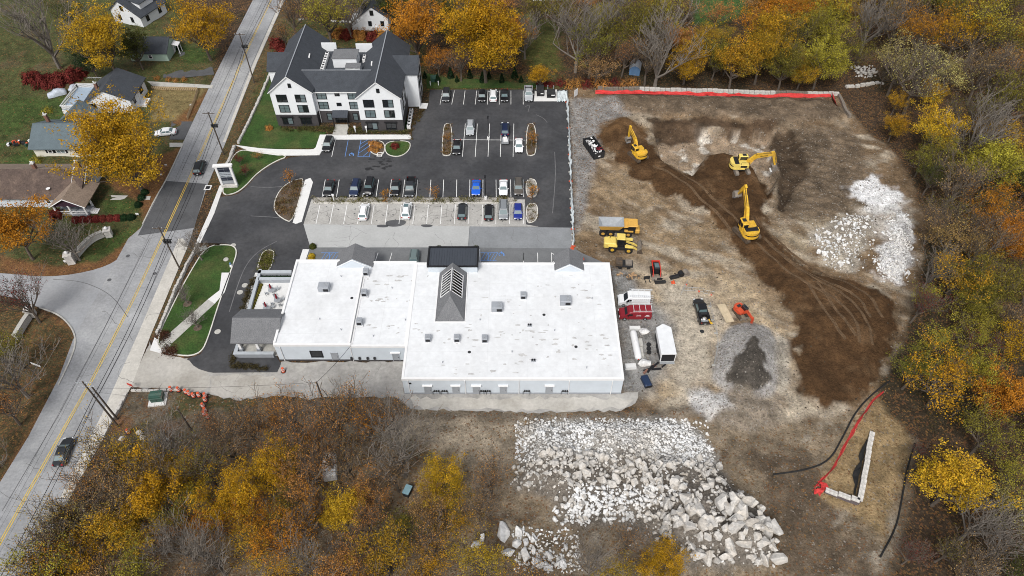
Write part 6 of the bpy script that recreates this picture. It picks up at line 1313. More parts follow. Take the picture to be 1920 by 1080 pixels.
for i in range(2): tag(MB().tube((0,0,0),(1.3,-1.6,.12),.05,.05,6).build('guy_guard', A['yellow'], loc=(p.x+i*.3,p.y+i*.25,p.z+.05)), '%s yellow guy wire guard lying by the lone barrel' % ('left' if i == 0 else 'right'), 'pole guard')
# construction fence with draped mesh
fl = [at(1063,192), at(1066,240), at(1068,290), at(1070,340), at(1072,390), at(1074,430), at(1075,462)]
r = empty('construction_fence', (fl[0].x,fl[0].y,0), 0, 'temporary fence with sagging white mesh along the parking lot edge', 'fence'); rq = random.Random(4)
fp = []
for a, b in zip(fl[:-1], fl[1:]):
    for k in range(3): fp.append(a.lerp(b, k/3))
fp.append(fl[-1])
for i, q in enumerate(fp):
    f = MB().tube((q.x,q.y,0),(q.x,q.y,1.9),.035,.035,6).build('post', A['steel'], r, r.location); MB().cbox((q.x,q.y,.06),(.8,.35,.12)).build('foot', A['orange' if i % 3 == 0 else 'concrete_old'], f, r.location)
    if i: 
        a = fp[i-1]; n = 7; vs = []; rows_ = 5
        for u in range(n+1):
            t = u/n; 
            for v in range(rows_): z = 1.85*(1-v/(rows_-1))*(1-.10*math.sin(math.pi*t)); d = .28*math.sin(math.pi*t)*math.sin(v*1.3+i)+rq.uniform(-.06,.06); vs.append((a.x+(q.x-a.x)*t+d, a.y+(q.y-a.y)*t, max(z,.05)))
        MB().add(vs, [(u*rows_+v,(u+1)*rows_+v,(u+1)*rows_+v+1,u*rows_+v+1) for u in range(n) for v in range(rows_-1)]).build('mesh_panel', A['mesh_white'], r, r.location)
fl2 = [at(1046,190), at(1055,193), at(1063,190)]; r = empty('plastic_sheeting', (fl2[0].x,fl2[0].y,0), 0, 'crumpled white sheeting beside the dumpster pad', 'sheeting'); rq = random.Random(8); vs = []
for i in range(9):
    for j in range(5): a = at(1045+i*2.3,172+j*5); vs.append((a.x,a.y,.1+rq.uniform(0,.5)))
MB().add(vs, [(i*5+j,i*5+j+1,(i+1)*5+j+1,(i+1)*5+j) for i in range(8) for j in range(4)]).build('sheet', A['mesh_white'], r, r.location)
# red safety mesh fences
def meshfence(line, h, label, name='safety_fence', m='mesh_red', lie=.8, posts=True, amp=.25):
    r = empty(name, line[0], 0, label, 'fence'); rq = random.Random(len(line)*7); vs = []; n = 0; K = 5; pts = []
    for a, b in zip(line[:-1], line[1:]):
        k = max(1,int((b-a).length/1.0)); pts += [a.lerp(b,i/k) for i in range(k)]
    pts.append(line[-1])
    for i, q in enumerate(pts):
        a = pts[max(i-1,0)]; b = pts[min(i+1,len(pts)-1)]; t = (b-a).normalized(); nn = Vector((t.y,-t.x,0)); zg = gh(q.x,q.y)
        for j in range(K): f = j/(K-1); d = lie*f*1.3+rq.uniform(-amp,amp)*.5; vs.append((q.x+nn.x*d, q.y+nn.y*d, gh(q.x+nn.x*d,q.y+nn.y*d)+max(.06,h*(1-f)+rq.uniform(-amp,amp)*.5)))
        if posts and i % 3 == 0: MB().tube((q.x,q.y,zg),(q.x,q.y,zg+h+.4),.04,.04,5).build('post', A['wood'], r, r.location)
    MB().add(vs, [(i*K+j,(i+1)*K+j,(i+1)*K+j+1,i*K+j+1) for i in range(len(pts)-1) for j in range(K-1)]).build('mesh', A[m], r, r.location); return r
meshfence([on(1116,172),on(1200,174),on(1300,177),on(1400,180),on(1480,179),on(1556,178)], .6, 'long red safety mesh sagging along the top of the dirt site', lie=.75, amp=.42)
meshfence([on(1557,177),on(1565,198)], .9, 'short red mesh tail at the right end of the long red fence', lie=-.6, posts=False)
meshfence([on(1657,737),on(1640,752),on(1612,790),on(1590,830),on(1560,885),on(1527,918)], .55, 'thin red safety mesh along the straw slope at lower right', lie=.25, amp=.2)
p = on(1535,918); r = empty('mesh_bundle', p, 0, 'crumpled red mesh bundle at the wall end', 'mesh'); rq = random.Random(3); mb = MB()
for i in range(14):
    c = Vector((rq.uniform(-.9,.9),rq.uniform(-.7,.7),.1)); q = [c+Vector((rq.uniform(-.7,.7),rq.uniform(-.7,.7),rq.uniform(0,.6))) for _ in range(4)]; mb.add(q, [(0,1,2,3)])
mb.build('folds', A['mesh_red'], r)
# concrete block edge behind the top red fence
r = empty('retaining_wall', on(1120,167), 0, 'low block wall behind the long red safety fence', 'wall'); a = on(1120,167); b = on(1572,178); n = 46
for i in range(n):
    c = a.lerp(b,(i+.5)/n); dark = (i < 8 or 33 < i < 40); MB().cbox((0,0,.35),((b-a).length/n*.95,.7,.8),0,0,.96).build('block', A['muddy' if dark else 'stone'], r, loc=c-a+Vector((0,0,gh(c.x,c.y)-a.z)), rz=-.02)
a2 = on(1572,180); b2 = on(1592,222)
for i in range(9): c = a2.lerp(b2,(i+.5)/9); MB().cbox((0,0,.3),(.6,(b2-a2).length/9*.95,.7),0).build('block', A['muddy'], r, loc=c-a+Vector((0,0,gh(c.x,c.y)-a.z)), rz=math.atan2(b2.y-a2.y,b2.x-a2.x)+math.pi/2)
# triangular block retaining wall at the lower right
A['block_side'] = mat('dark_split_face_block', (.12,.10,.105), .9, .2, 2, fine=.2, fscale=8)
o0 = on(1545,922); r = empty('retaining_wall', (o0.x,o0.y,0), 0, 'v-shaped block retaining wall with pale caps at lower right', 'wall')
def blockrun(pa, pb, n, h0, h1):
    a = at(*pa); b = at(*pb); t = (b-a)/n; ang = math.atan2(t.y,t.x)
    for i in range(n):
        c = a+t*(i+.5); h = h0+(h1-h0)*(i/n); z0 = min(gh(c.x,c.y),0)-.6; z1 = gh(c.x,c.y)+h
        rows_ = max(1,int((z1-z0)/.3))
        for k in range(rows_): MB().cbox((0,0,0),(t.length*.97,.5,.285),0).build('block', A['block_side'], r, loc=(c.x-r.location.x,c.y-r.location.y,z0+.15+k*.3), rz=ang)
        MB().cbox((0,0,0),(t.length*.95,.75,.2),0).build('cap_block', A['stone'], r, loc=(c.x-r.location.x,c.y-r.location.y,z0+rows_*.3+.1), rz=ang+random.uniform(-.04,.04))
blockrun((1545,922),(1606,946),8,.5,1.3); blockrun((1606,946),(1634,812),14,1.3,.3)
rq = random.Random(14); vs = []; wa = at(1630,826); wb = at(1606,930)
for i in range(13):
    t = i/12; q = wa.lerp(wb,t); wd = .25+.9*abs(math.sin(t*7.3))*math.sin(math.pi*t)
    for d_ in (.35,.35+wd*.5,.35+wd): x_ = q.x-d_; y_ = q.y+rq.uniform(-.15,.15); vs.append((x_-r.location.x,y_-r.location.y,gh(x_,y_)+rq.uniform(.06,.35)))
MB().add(vs, [(i*3+j,(i+1)*3+j,(i+1)*3+j+1,i*3+j+1) for i in range(12) for j in range(2)]).build('filter_fabric', A['silt_black'], r)
# black silt socks
def sock(pts, label, rr=.13):
    q = [on(*p_) for p_ in smoothline(pts,2)]; tag(MB().path([v+Vector((0,0,.08)) for v in q], rr, 8).build('silt_sock', A['silt_black']), label, 'silt barrier')
sock([(1450,890),(1510,882),(1555,865),(1580,820),(1605,770),(1640,735),(1668,715)], 'long black silt sock curving below the dark soil')
sock([(1715,832),(1700,880),(1690,940),(1680,990),(1650,1045)], 'black silt sock down the right side of the straw slope')
# dumpsters on the pad
for px, py, l, w in ((1013,178,'left black dumpster with white labels on the pad',1.7),(1033,181,'wide black dumpster on the pad beside the fence',2.0)):
    p = at(px,py); r = empty('dumpster', (p.x,p.y,.06), 0, l, 'dumpster'); mb = MB(); mb.extr([(-.8,.15),(.8,.15),(.8,1.45),(-.8,1.1)], (0,0,0), (0,1,0), (0,0,1), (1,0,0), w); mb.build('bin', A['black'], r)
    for s in (-.25,.25): MB().slab([(s*w*2-w*.24 if 0 else s*w-w*.24,-.85,1.14),(s*w+w*.24,-.85,1.14),(s*w+w*.24,.85,1.5),(s*w-w*.24,.85,1.5)],.06).build('lid', A['dark_metal'], r)
    MB().box(.05,w*.42,-.825,-.805,.7,.95).build('label_plate', A['white_trim'], r); MB().box(-w/2-.06,-w/2,-.5,.5,.7,.9).box(w/2,w/2+.06,-.5,.5,.7,.9).build('fork_pocket', A['black'], r)
p = at(1013,172); r = empty('dumpster', (p.x,p.y+.3,.06), 0, 'smaller black dumpster behind the left one on the pad', 'dumpster'); MB().box(-.8,.8,-.5,.5,.1,1.2).build('bin', A['black'], r); MB().slab([(-.85,-.55,1.22),(.85,-.55,1.22),(.85,.55,1.4),(-.85,.55,1.4)],.05).build('lid', A['dark_metal'], r); MB().box(-.1,.5,-.52,-.502,.6,.9).build('label_plate', A['white_trim'], r)
for i, px in enumerate((1006,1027,1038)): p = at(px,170); tag(MB().tube((0,0,0),(0,0,1.3),.09,.09,8).build('bollard', A['steel'], loc=(p.x,p.y+.3,.05)), '%s steel bollard at the back of the dumpster pad' % ('left','middle','right')[i], 'bollard', 'bollards of the dumpster pad')
# logs, plywood, concrete blocks, barriers, pallets
p = on(1184,520); r = empty('log_pile', p, 0, 'heap of cut logs beside the right end of the building', 'log pile'); rq = random.Random(21)
for i in range(26): a = rq.uniform(0,6.28); d = abs(rq.gauss(0,.8)); q = Vector((d*math.cos(a)*1.3,d*math.sin(a)*.9,.2+max(0,.5-d*.4)*rq.random())); t = Vector((rq.gauss(0,1),rq.gauss(0,1),rq.gauss(0,.3))).normalized()*.35; o = MB().tube(q-t,q+t,rq.uniform(.12,.22),None,8).build('log', A['log' if i % 3 else 'bark'], r)
p = on(1360,588); r = tag(MB().cbox((0,0,.16),(1.5,4.2,.08),0).build('plywood_sheet', A['plywood'], loc=p, rz=rad(12)), 'long plywood sheet lying on the dirt beside the mini excavator', 'plywood')
for px, py, d, rz, l, m in ((1200,645,(.8,1.6,.6),.03,'upper small concrete block between tank and trailer','concrete_old'),(1201,663,(.8,2.0,.6),.03,'lower small concrete block between tank and trailer','concrete_old'),(1182,689,(1.9,.9,.6),.05,'pale concrete block at the lower end of the white tank','concrete'),(1190,617,(2.0,.7,.5),0,'pale block at the upper end of the white tank','concrete')):
    p = on(px,py); tag(MB().cbox((0,0,d[2]/2),d,0,0,.94).build('concrete_block', A[m], loc=p, rz=rz), l, 'concrete block')
rq = random.Random(33)
for px, py, s, l in ((1208,624,1.0,'round pale boulder above the small concrete blocks'),(1208,684,1.15,'big pale boulder below the white tank')):
    p = on(px,py); m_ = hull(22,s,s*.9,s*.6,rq); m_.materials.append(A['rock_white']); tag(link('boulder', m_, None, p+Vector((0,0,.4))), l, 'boulder')
for i, (px,py) in enumerate(((230,824),(268,820),(290,823),(314,827),(262,812))):
    p = on(px,py); m_ = hull(14,.7,.55,.45,rq); m_.materials.append(A['rock']); tag(link('boulder', m_, None, p+Vector((0,0,.2))), 'grey boulder, %s in the row below the lone barrel' % ('leftmost','third','fourth','rightmost','second')[i], 'boulder', 'boulders in the corner lot')
p = on(1216,655); r = empty('tyre_stack', p, 0, 'dark stack of tyres and frame between the blocks and trailer', 'tyres'); [MB().tube((x,y,.1),(x,y,.38),.38,.38,14).build('tyre', A['rubber'], r) for x,y in ((0,0),(.1,.85),(-.05,-.8))]
p = on(1225,692); r = empty('scrap_heap', p, rad(25), 'dark scrap strips and rusty offcuts below the trailer', 'scrap')
for i in range(9): MB().cbox((0,0,0),(rq.uniform(.8,2.0),rq.uniform(.15,.4),.12)).build('strip', A['black' if i % 3 else 'chimney'], r, loc=(rq.uniform(-1.6,1.8),rq.uniform(-.5,.5),.1+i*.03), rz=rq.uniform(-.5,.5))
p = on(1148,498); r = empty('steel_skip', (p.x+2.2,p.y,p.z), rad(-4), 'dark steel flatbed frame at the right rear corner of the building', 'flatbed'); MB().box(-1.6,1.6,-.9,.9,.5,.7).build('deck', A['dark_metal'], r); MB().box(-1.6,-.4,-.9,.9,.7,1.3).build('rack', A['track'], r); MB().box(.2,1.4,-.6,.6,.7,1.1).build('toolbox', A['muddy'], r); [MB().tube((x,-1.0,.35),(x,-.8,.35),.35,.35,12).build('wheel', A['rubber'], r) for x in (-.8,.8)]
def barrier(px, py, rz, L, label):
    p = on(px,py); r = empty('folding_barrier', p, rz, label, 'barrier'); [MB().tube((-L/2,0,z),(L/2,0,z),.03,.03,5).build('rail', A['steel'], r) for z in (.1,1.0)]; [MB().tube((-L/2+L*i/5,0,.1),(-L/2+L*i/5,0,1.0),.02,.02,4).build('bar', A['steel'], r) for i in range(6)]; MB().cbox((L*.3,0,.08),(.3,.35,.12)).build('foot', A['orange'], r)
barrier(1283,540,rad(60),3.2,'steel barrier panel leaning at the left of the black pickup'); barrier(1300,546,rad(-5),3.4,'steel barrier panel across the nose of the black pickup'); barrier(1328,552,rad(-15),1.8,'short steel barrier with orange foot right of the pickup')
sp = [on(1330,575),on(1336,600),on(1342,625),on(1345,650),on(1338,685)]
r = empty('wire_fence', sp[0], 0, 'low collapsing wire fence along the vehicle track', 'fence')
for q in sp: f = MB().tube((0,0,0),(0,0,1.2),.035,.035,5).build('post', A['steel'], r, loc=q-sp[0]); MB().cbox((0,0,.05),(.6,.3,.1)).build('foot', A['concrete_old'], f)
for a, b in zip(sp[:-1], sp[1:]): [MB().tube(a-sp[0]+Vector((0,0,z)), b-sp[0]+Vector((0,0,z)), .015,.015,4).build('wire', A['steel'], r) for z in (.4,.8,1.15)]
for i, (px,py,l) in enumerate(((1262,530,'orange cone base on the dirt below the grapple'),(1191,473,'orange barrier foot at the end of the construction fence'),(1073,466,'orange sandbag at the fence end near the aisle'))): 
    p = on(px,py) if i != 1 else on(1092,486); r = empty('traffic_cone', p, 0, l, 'cone'); MB().box(-.35,.35,-.35,.35,0,.08).build('base', A['orange'], r); MB().lathe([(.22,.08),(.05,.75)],(0,0,0),10).build('cone', A['orange'], r)
p = on(1316,622); tag(MB().lathe([(.4,0),(.38,.03)],(0,0,0),14).build('manhole_cover', A['dark_metal'], loc=p+Vector((0,0,.12))), 'dark manhole cover in the pale vehicle track', 'manhole')
# gateway pillars and curved walls at the side road
def pillar(r, px, py, s, h):
    p = at(px,py)-r.location; o = MB().box(-s/2,s/2,-s/2,s/2,0,h).build('pillar', A['stone'], r, loc=(p.x,p.y,0), rz=.3); MB().box(-s*.58,s*.58,-s*.58,s*.58,h,h+.15).build('pillar_cap', A['stone'], o); MB().lathe([(.12,h+.15),(.3,h+.35),(.32,h+.55),(.2,h+.75),(.03,h+.82)],(0,0,0),12).build('globe', A['white_trim'], o)
def curvedwall(pts, label, pl):
    q = P2(smoothline(pts,2)); r = empty('gateway_wall', (*q[0],0), 0, label, 'wall')
    for a, b in zip(q[:-1], q[1:]): 
        a = Vector(a); b = Vector(b); c = (a+b)/2-Vector(r.location.xy); L = (b-a).length; an = math.atan2((b-a).y,(b-a).x)
        o = MB().cbox((0,0,.65),(L*.98,.55,1.3)).build('wall_stone', A['stone'], r, loc=(c.x,c.y,0), rz=an); MB().cbox((0,0,1.38),(L*.97,.75,.16)).build('capstone', A['concrete_old'], o)
    for x,y,s,h in pl: pillar(r,x,y,s,h)
curvedwall([(142,488),(158,468),(175,452),(196,443)], 'curved pale stone gateway wall with pillars above the side road', [(136,492,1.3,2.2),(206,442,1.2,1.6)])
curvedwall([(58,598),(48,612),(33,638)], 'short stone gateway wall with pillar below the side road', [(62,592,1.2,1.9)])
# lawn details
p = at(434,500); r = empty('lawn_ornament', (p.x,p.y,.08), 0, 'small blue and white lawn ornament at the lawn edge', 'ornament'); MB().lathe([(.3,0),(.22,.4),(.1,.5)],(0,0,0),10).build('base', A['white_trim'], r); MB().lathe([(.1,.5),(.2,.65),(.18,.9),(.03,1.0)],(0,0,0),10).build('top', A['shed_blue'], r)
tag(MB().lathe([(.5,0),(.46,.1)],(0,0,0),16).build('manhole_cover', A['concrete_old'], loc=(*g2(424,487),.08)), 'round pale cover in the corner lawn', 'manhole')
r = empty('handrail', (*g2(305,645),0), 0, 'black handrails on the steps at the lawn path end', 'handrail')
for a, b in (((318,632),(300,650)),((322,645),(306,660))):
    a = at(*a)-r.location; b = at(*b)-r.location; mb = MB(); [mb.tube((a.x,a.y,z+.1),(b.x,b.y,z),.03,.03,5) for z in (.5,.95)]; [mb.tube((a.lerp(b,t).x,a.lerp(b,t).y,.05),(a.lerp(b,t).x,a.lerp(b,t).y,1.0),.03,.03,5) for t in (0,.5,1)]; mb.build('rail', A['black'], r)
for i in range(3): a = at(313-i*4,643+i*4); MB().cbox((0,0,0),(2.2,.4,.12),0).build('step', A['concrete_old'], r, loc=(a.x-r.location.x,a.y-r.location.y,.12-.03*i), rz=rad(-40))
# patio tables with furled umbrellas
def ptable(px, py, label):
    p = at(px,py); r = empty('patio_table', (p.x,p.y,.1), 0, label, 'table', 'patio tables'); MB().lathe([(.62,.70),(.62,.74)],(0,0,0),18).build('table_top', A['steel'], r); MB().tube((0,0,0),(0,0,.7),.05,.05,8).build('pedestal', A['dark_metal'], r)
    u = empty('furled_umbrella', (p.x,p.y,.1), 0, 'furled burgundy umbrella over the '+label, 'umbrella', 'furled umbrellas on the patio'); MB().tube((0,0,.74),(0,0,2.5),.025,.025,6).build('pole', A['steel'], u); MB().lathe([(.16,1.2),(.2,1.35),(.12,2.2),(.02,2.45)],(0,0,0),10).build('canopy', A['cloth_red'], u)
    for k in range(4):
        a = k*1.57+.6; c = empty('patio_chair', (p.x+1.05*math.cos(a),p.y+1.05*math.sin(a),.1), a-math.pi/2, ('upper right','upper left','lower left','lower right')[k]+' grey metal chair at the '+label, 'chair', 'chairs at the '+label)
        MB().box(-.22,.22,-.22,.22,.42,.46).build('seat', A['steel'], c); MB().box(-.22,.22,.2,.24,.46,.9).build('backrest', A['steel'], c); [MB().box(x-.02,x+.02,y-.02,y+.02,0,.42).build('leg', A['dark_metal'], c) for x in (-.2,.2) for y in (-.2,.2)]
ptable(511,549,'top table on the patio'); ptable(522,568,'middle right table on the patio'); ptable(502,583,'lowest patio table by the portico')
# timber fence round the dry yard
fl = [at(285,168),at(372,170),at(366,190),at(352,225)]; r = empty('picket_fence', (fl[0].x,fl[0].y,0), 0, 'low timber fence round the dry yard', 'fence')
for a, b in zip(fl[:-1], fl[1:]):
    n = max(2,int((b-a).length/.45)); ang = math.atan2((b-a).y,(b-a).x)
    for i in range(n): c = a.lerp(b,(i+.5)/n)-fl[0]; MB().box(-.16,.16,-.02,.02,0,.95).build('picket', A['wood'], r, loc=(c.x,c.y,0), rz=ang)
    MB().tube(a-fl[0]+Vector((0,0,.7)),b-fl[0]+Vector((0,0,.7)),.05,.05,4).build('rail', A['wood'], r)
o = MB().sheet(P2([(284,192),(362,195),(361,198),(284,195)]),.05).build('yard_path', A['concrete_old']); tag(o,'narrow path across the dry yard',None,None,'structure')
# toys by the grey-roofed house
p = at(36,270); r = empty('yard_toys', p, 0, 'orange and black pile of toys left of the cream house', 'toys'); rq = random.Random(6)
for i in range(16): MB().cbox((0,0,0),(rq.uniform(.3,.8),rq.uniform(.2,.5),rq.uniform(.3,.7))).build('toy', A[rq.choice(['orange','black','white_trim','dark_metal','green_box'])], r, loc=(rq.uniform(-2.2,2.2),rq.uniform(-.8,.8)+0,.3), rz=rq.uniform(0,3))
# things half hidden in the foreground trees
p = on(622,888); r = empty('parked_box_truck', (p.x,p.y,p.z), rad(10), 'white box body glimpsed through the foreground trees', 'truck'); MB().rbox(-.95,.95,-1.5,1.3,.6,2.2,.08).build('box', A['white_trim'], r); MB().rbox(-.9,.9,1.35,2.7,.5,1.8,.2).build('cab', A['white_trim'], r); [MB().tube((x-.15,y,.45),(x+.15,y,.45),.45,.45,12).build('wheel', A['rubber'], r) for x in (-.8,.8) for y in (-.9,2.0)]
p = on(765,924); r = empty('blue_bin', p, rad(-20), 'pale blue bin at the edge of the foreground trees', 'bin'); MB().cbox((0,0,.5),(.9,1.4,1.0),0,0,1.08).build('bin', A['dark_metal'], r); MB().cbox((0,0,1.06),(1.0,1.5,.1)).build('lid', mat('pale_blue_plastic',(.20,.33,.38),.5,.1,2), r)
p = on(430,935)
# ------------------------------------------------------------------ trees and shrubs
def leafmat(name):
    m = bpy.data.materials.new(name); m.use_nodes = True; t = m.node_tree; N = t.nodes; L = t.links; N.remove(N['Principled BSDF'])
    oi = N.new('ShaderNodeObjectInfo'); at_ = N.new('ShaderNodeAttribute'); at_.attribute_name = 'v'; a2 = N.new('ShaderNodeAttribute'); a2.attribute_type = 'OBJECT'; a2.attribute_name = 'tint2'
    sp = N.new('ShaderNodeSeparateColor'); L.new(at_.outputs['Color'], sp.inputs[0])
    mx = N.new('ShaderNodeMix'); mx.data_type = 'RGBA'; L.new(sp.outputs[0], mx.inputs[0]); L.new(oi.outputs['Color'], mx.inputs[6]); L.new(a2.outputs['Color'], mx.inputs[7])
    mr = N.new('ShaderNodeMapRange'); mr.inputs[3].default_value = .38; mr.inputs[4].default_value = 1.55; L.new(sp.outputs[1], mr.inputs[0])
    ml = N.new('ShaderNodeMix'); ml.data_type = 'RGBA'; ml.blend_type = 'MULTIPLY'; ml.inputs[0].default_value = 1; L.new(mx.outputs[2], ml.inputs[6]); L.new(mr.outputs[0], ml.inputs[7])
    d = N.new('ShaderNodeBsdfDiffuse'); tr = N.new('ShaderNodeBsdfTranslucent'); ms_ = N.new('ShaderNodeMixShader'); ms_.inputs[0].default_value = .28
    for s_ in (d, tr): L.new(ml.outputs[2], s_.inputs['Color'])
    L.new(d.outputs[0], ms_.inputs[1]); L.new(tr.outputs[0], ms_.inputs[2]); L.new(ms_.outputs[0], N['Material Output'].inputs[0]); return m
LEAF = leafmat('leaves')
def skeleton(rnd, h, spread, fork, nb, lev, up=.55):
    """tapered limbs: list of (p0,p1,r0,r1,level); tips with direction"""
    segs = []; tips = []
    def grow(p, d, L, r, lv):
        n = 3 if lv < 2 else 2; q = p.copy()
        for i in range(n):
            d2 = (d+Vector((rnd.gauss(0,.12),rnd.gauss(0,.12),rnd.gauss(.07,.08)))).normalized(); e = q+d2*L/n; ra = r*(1-.6*i/n); rb = r*(1-.6*(i+1)/n)
            segs.append((q.copy(), e.copy(), ra, rb, lv)); d = d2; q = e
            if lv < lev and i > 0 or (lv < lev and lv > 0):
                k = nb[lv] if lv < len(nb) else 2
                for _ in range(max(1, k//n + (1 if rnd.random() < (k % n)/n else 0))):
                    a = rnd.uniform(0, 2*math.pi); side = Vector((math.cos(a),math.sin(a),0)); dd = (d*.65+side*rnd.uniform(.5,.95)+Vector((0,0,up*rnd.uniform(.3,1)))).normalized()
                    grow(q, dd, L*rnd.uniform(.5,.72), max(rb*rnd.uniform(.5,.7),.012), lv+1)
        tips.append((q, d, lv))
    th = h*fork; q = Vector((0,0,-.3)); d = Vector((rnd.gauss(0,.05),rnd.gauss(0,.05),1)).normalized(); r0 = h*.021+.05
    for i in range(4): e = q+d*((th+.3)/4); segs.append((q.copy(), e.copy(), r0*(1-.08*i), r0*(1-.08*(i+1)), 0)); q = e; d = (d+Vector((rnd.gauss(0,.05),rnd.gauss(0,.05),.05))).normalized()
    k = nb[0]; R = spread
    for i in range(k):
        a = 2*math.pi*(i+rnd.uniform(-.35,.35))/k; t = rnd.random(); el = rad(20+60*t if i else 85)
        dd = Vector((math.cos(a)*math.cos(el), math.sin(a)*math.cos(el), math.sin(el)))
        L = (R*.95*math.cos(el)+(h-th)*.80*math.sin(el))*rnd.uniform(.8,1.05)*.62
        grow(q-Vector((0,0,rnd.uniform(0,.25)*th)), dd, L, r0*.55, 1)
    return segs, tips
def tubes(segs, minr=.0, nlow=3):
    mb = MB()
    for a, b, r0, r1, lv in segs: mb.tube(a, b, max(r0,minr), max(r1,minr), 6 if lv == 0 else (4 if lv == 1 else nlow), caps=False)
    return mb
def leafmesh(C3, size, seed, hz=.35, clump=None):
    """one quad per leaf spray at each centre, random facing, own two random values"""
    g = np.random.default_rng(seed); n = len(C3); nr = g.normal(size=(n,3)); nr[:,2] = np.abs(nr[:,2])+hz; nr /= np.linalg.norm(nr,axis=1)[:,None]
    t = np.cross(nr, g.normal(size=(n,3))); t /= np.linalg.norm(t,axis=1)[:,None]; b = np.cross(nr,t); s = (size*g.uniform(.6,1.3,n))[:,None]; w = s*g.uniform(.55,.95,n)[:,None]
    V = np.stack([C3-t*s*.5-b*w*.18, C3+b*w*-.5, C3+t*s*.5+b*w*.12, C3+b*w*.5],1).reshape(-1,3); Q = np.arange(4*n).reshape(n,4)
    me_ = np_mesh(bpy.data.meshes.new('crown'), V, Q); cl = clump if clump is not None else g.random(n)
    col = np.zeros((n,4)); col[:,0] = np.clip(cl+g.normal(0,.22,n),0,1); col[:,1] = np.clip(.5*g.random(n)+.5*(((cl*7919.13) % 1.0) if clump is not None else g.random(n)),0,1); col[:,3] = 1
    a = me_.attributes.new('v','FLOAT_COLOR','POINT'); a.data.foreach_set('color', np.repeat(col,4,axis=0).astype(np.float32).ravel()); me_.materials.append(LEAF); return me_
TREEP = {}
def proto(key, seed, h, spread, fork, nb, lev, per, size, sig, grey=False, minr=.018):
    rnd = random.Random(seed); g = np.random.default_rng(seed); segs, tips = skeleton(rnd, h, spread, fork, nb, lev)
    trunk_m = tubes([s for s in segs if s[4] <= 1]).mesh('trunk', A['bark_grey' if grey else 'bark']); parts = [('trunk', trunk_m, False)]
    fine_ = [s for s in segs if s[4] > 1]
    if fine_: parts.append(('branches', tubes(fine_, minr).mesh('branches', A['bark_grey' if grey else 'bark']), False))
    if per:
        cs = []; cl = []
        for q, d, lv in tips:
            if lv < 2: continue
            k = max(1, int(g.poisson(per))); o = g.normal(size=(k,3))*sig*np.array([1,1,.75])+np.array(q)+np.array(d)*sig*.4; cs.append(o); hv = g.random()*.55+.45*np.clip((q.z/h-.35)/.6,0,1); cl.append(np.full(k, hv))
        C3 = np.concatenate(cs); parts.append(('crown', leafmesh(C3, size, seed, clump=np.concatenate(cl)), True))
    pts_ = np.array([[q.x,q.y,q.z] for q,_,lv in tips]); rr_ = np.hypot(pts_[:,0],pts_[:,1]); TREEP[key] = (parts, h, float(np.percentile(rr_,93))+(.3 if per else 0))
# full maples, looser ones, half-bare ones, bare ones, bushy understory
for i in range(4): proto('full%d'%i, 100+i, 11.5, 4.6, .26, [9,6,5], 3, 36, .22, .38)
for i in range(3): proto('tall%d'%i, 120+i, 13.5, 3.3, .22, [11,6,5], 3, 34, .22, .36)
for i in range(4): proto('loose%d'%i, 140+i, 11.5, 4.8, .30, [8,5,5], 3, 16, .21, .38)
for i in range(4): proto('sparse%d'%i, 160+i, 12, 5.0, .30, [7,5,4,4], 4, 2.0, .18, .30, minr=.026)
for i in range(4): proto('bare%d'%i, 180+i, 12, 5.0, .20, [7,5,5,3], 4, 0, .3, .4, True, .023)
for i in range(2): proto('big%d'%i, 200+i, 13.5, 7.2, .22, [12,8,6], 3, 40, .24, .42)
for i in range(2): proto('sap%d'%i, 220+i, 3.6, .9, .35, [6,4,3], 3, 3.5, .15, .18)
print('TREE LEAVES', {k: len(p[0][-1][1].polygons) for k, p in TREEP.items()})
def shrubproto(key, seed, n, rx, rz, size, cone=False, noisy=.25):
    g = np.random.default_rng(seed); v = g.normal(size=(n,3)); v /= np.linalg.norm(v,axis=1)[:,None]; v[:,2] = np.abs(v[:,2])
    lump = 1+noisy*np.sin(v[:,0]*5+seed)*np.cos(v[:,1]*6)+g.normal(0,.07,n); rr = g.uniform(.72,1.0,n)**.6*lump
    C3 = v*rr[:,None]*np.array([rx,rx,rz])
    if cone: zz = g.uniform(.02,1,n); an = g.uniform(0,6.28,n); rd = rx*(1-zz)**.8*g.uniform(.75,1.08,n); C3 = np.stack([rd*np.cos(an),rd*np.sin(an),zz*rz],1)
    mb = MB(); rnd = random.Random(seed)
    for i in range(7): a = i*.9; mb.tube((0,0,-.1),(rx*.6*math.cos(a)*(0.1 if cone else 1),rx*.6*math.sin(a)*(0.1 if cone else 1),rz*.75),.035,.012,4)
    TREEP[key] = ([('stems', mb.mesh('stems', A['bark']), False),('foliage', leafmesh(C3, size, seed, .2), True)], rz, rx)
for i in range(3): shrubproto('shrub%d'%i, 300+i, 1500, 1.0, 1.0, .16, noisy=.35)
for i in range(2): shrubproto('twig%d'%i, 310+i, 700, 1.0, 1.1, .14, noisy=.5)
for i in range(2): shrubproto('cone%d'%i, 320+i, 700, .8, 2.6, .26, True)
shrubproto('ball0', 330, 420, .55, .75, .17, noisy=.08)
shrubproto('hedge0', 331, 700, .9, 1.0, .22, noisy=.08)
GOLD = (.50,.275,.022); GOLD2 = (.60,.36,.03); YEL = (.58,.40,.035); YEL2 = (.40,.36,.05); ORG = (.42,.17,.022); ORG2 = (.52,.26,.03); OLI = (.115,.115,.028); OLI2 = (.24,.20,.035); RUST = (.36,.155,.05); RUST2 = (.48,.25,.07); GRN = (.045,.062,.018); GRN2 = (.10,.10,.025); RED = (.115,.022,.022); RED2 = (.20,.045,.035); PALE = (.42,.38,.16); PALE2 = (.34,.27,.09); BRN = (.27,.17,.08); BRN2 = (.38,.25,.10); DKG = (.014,.035,.018); DKG2 = (.025,.05,.02)
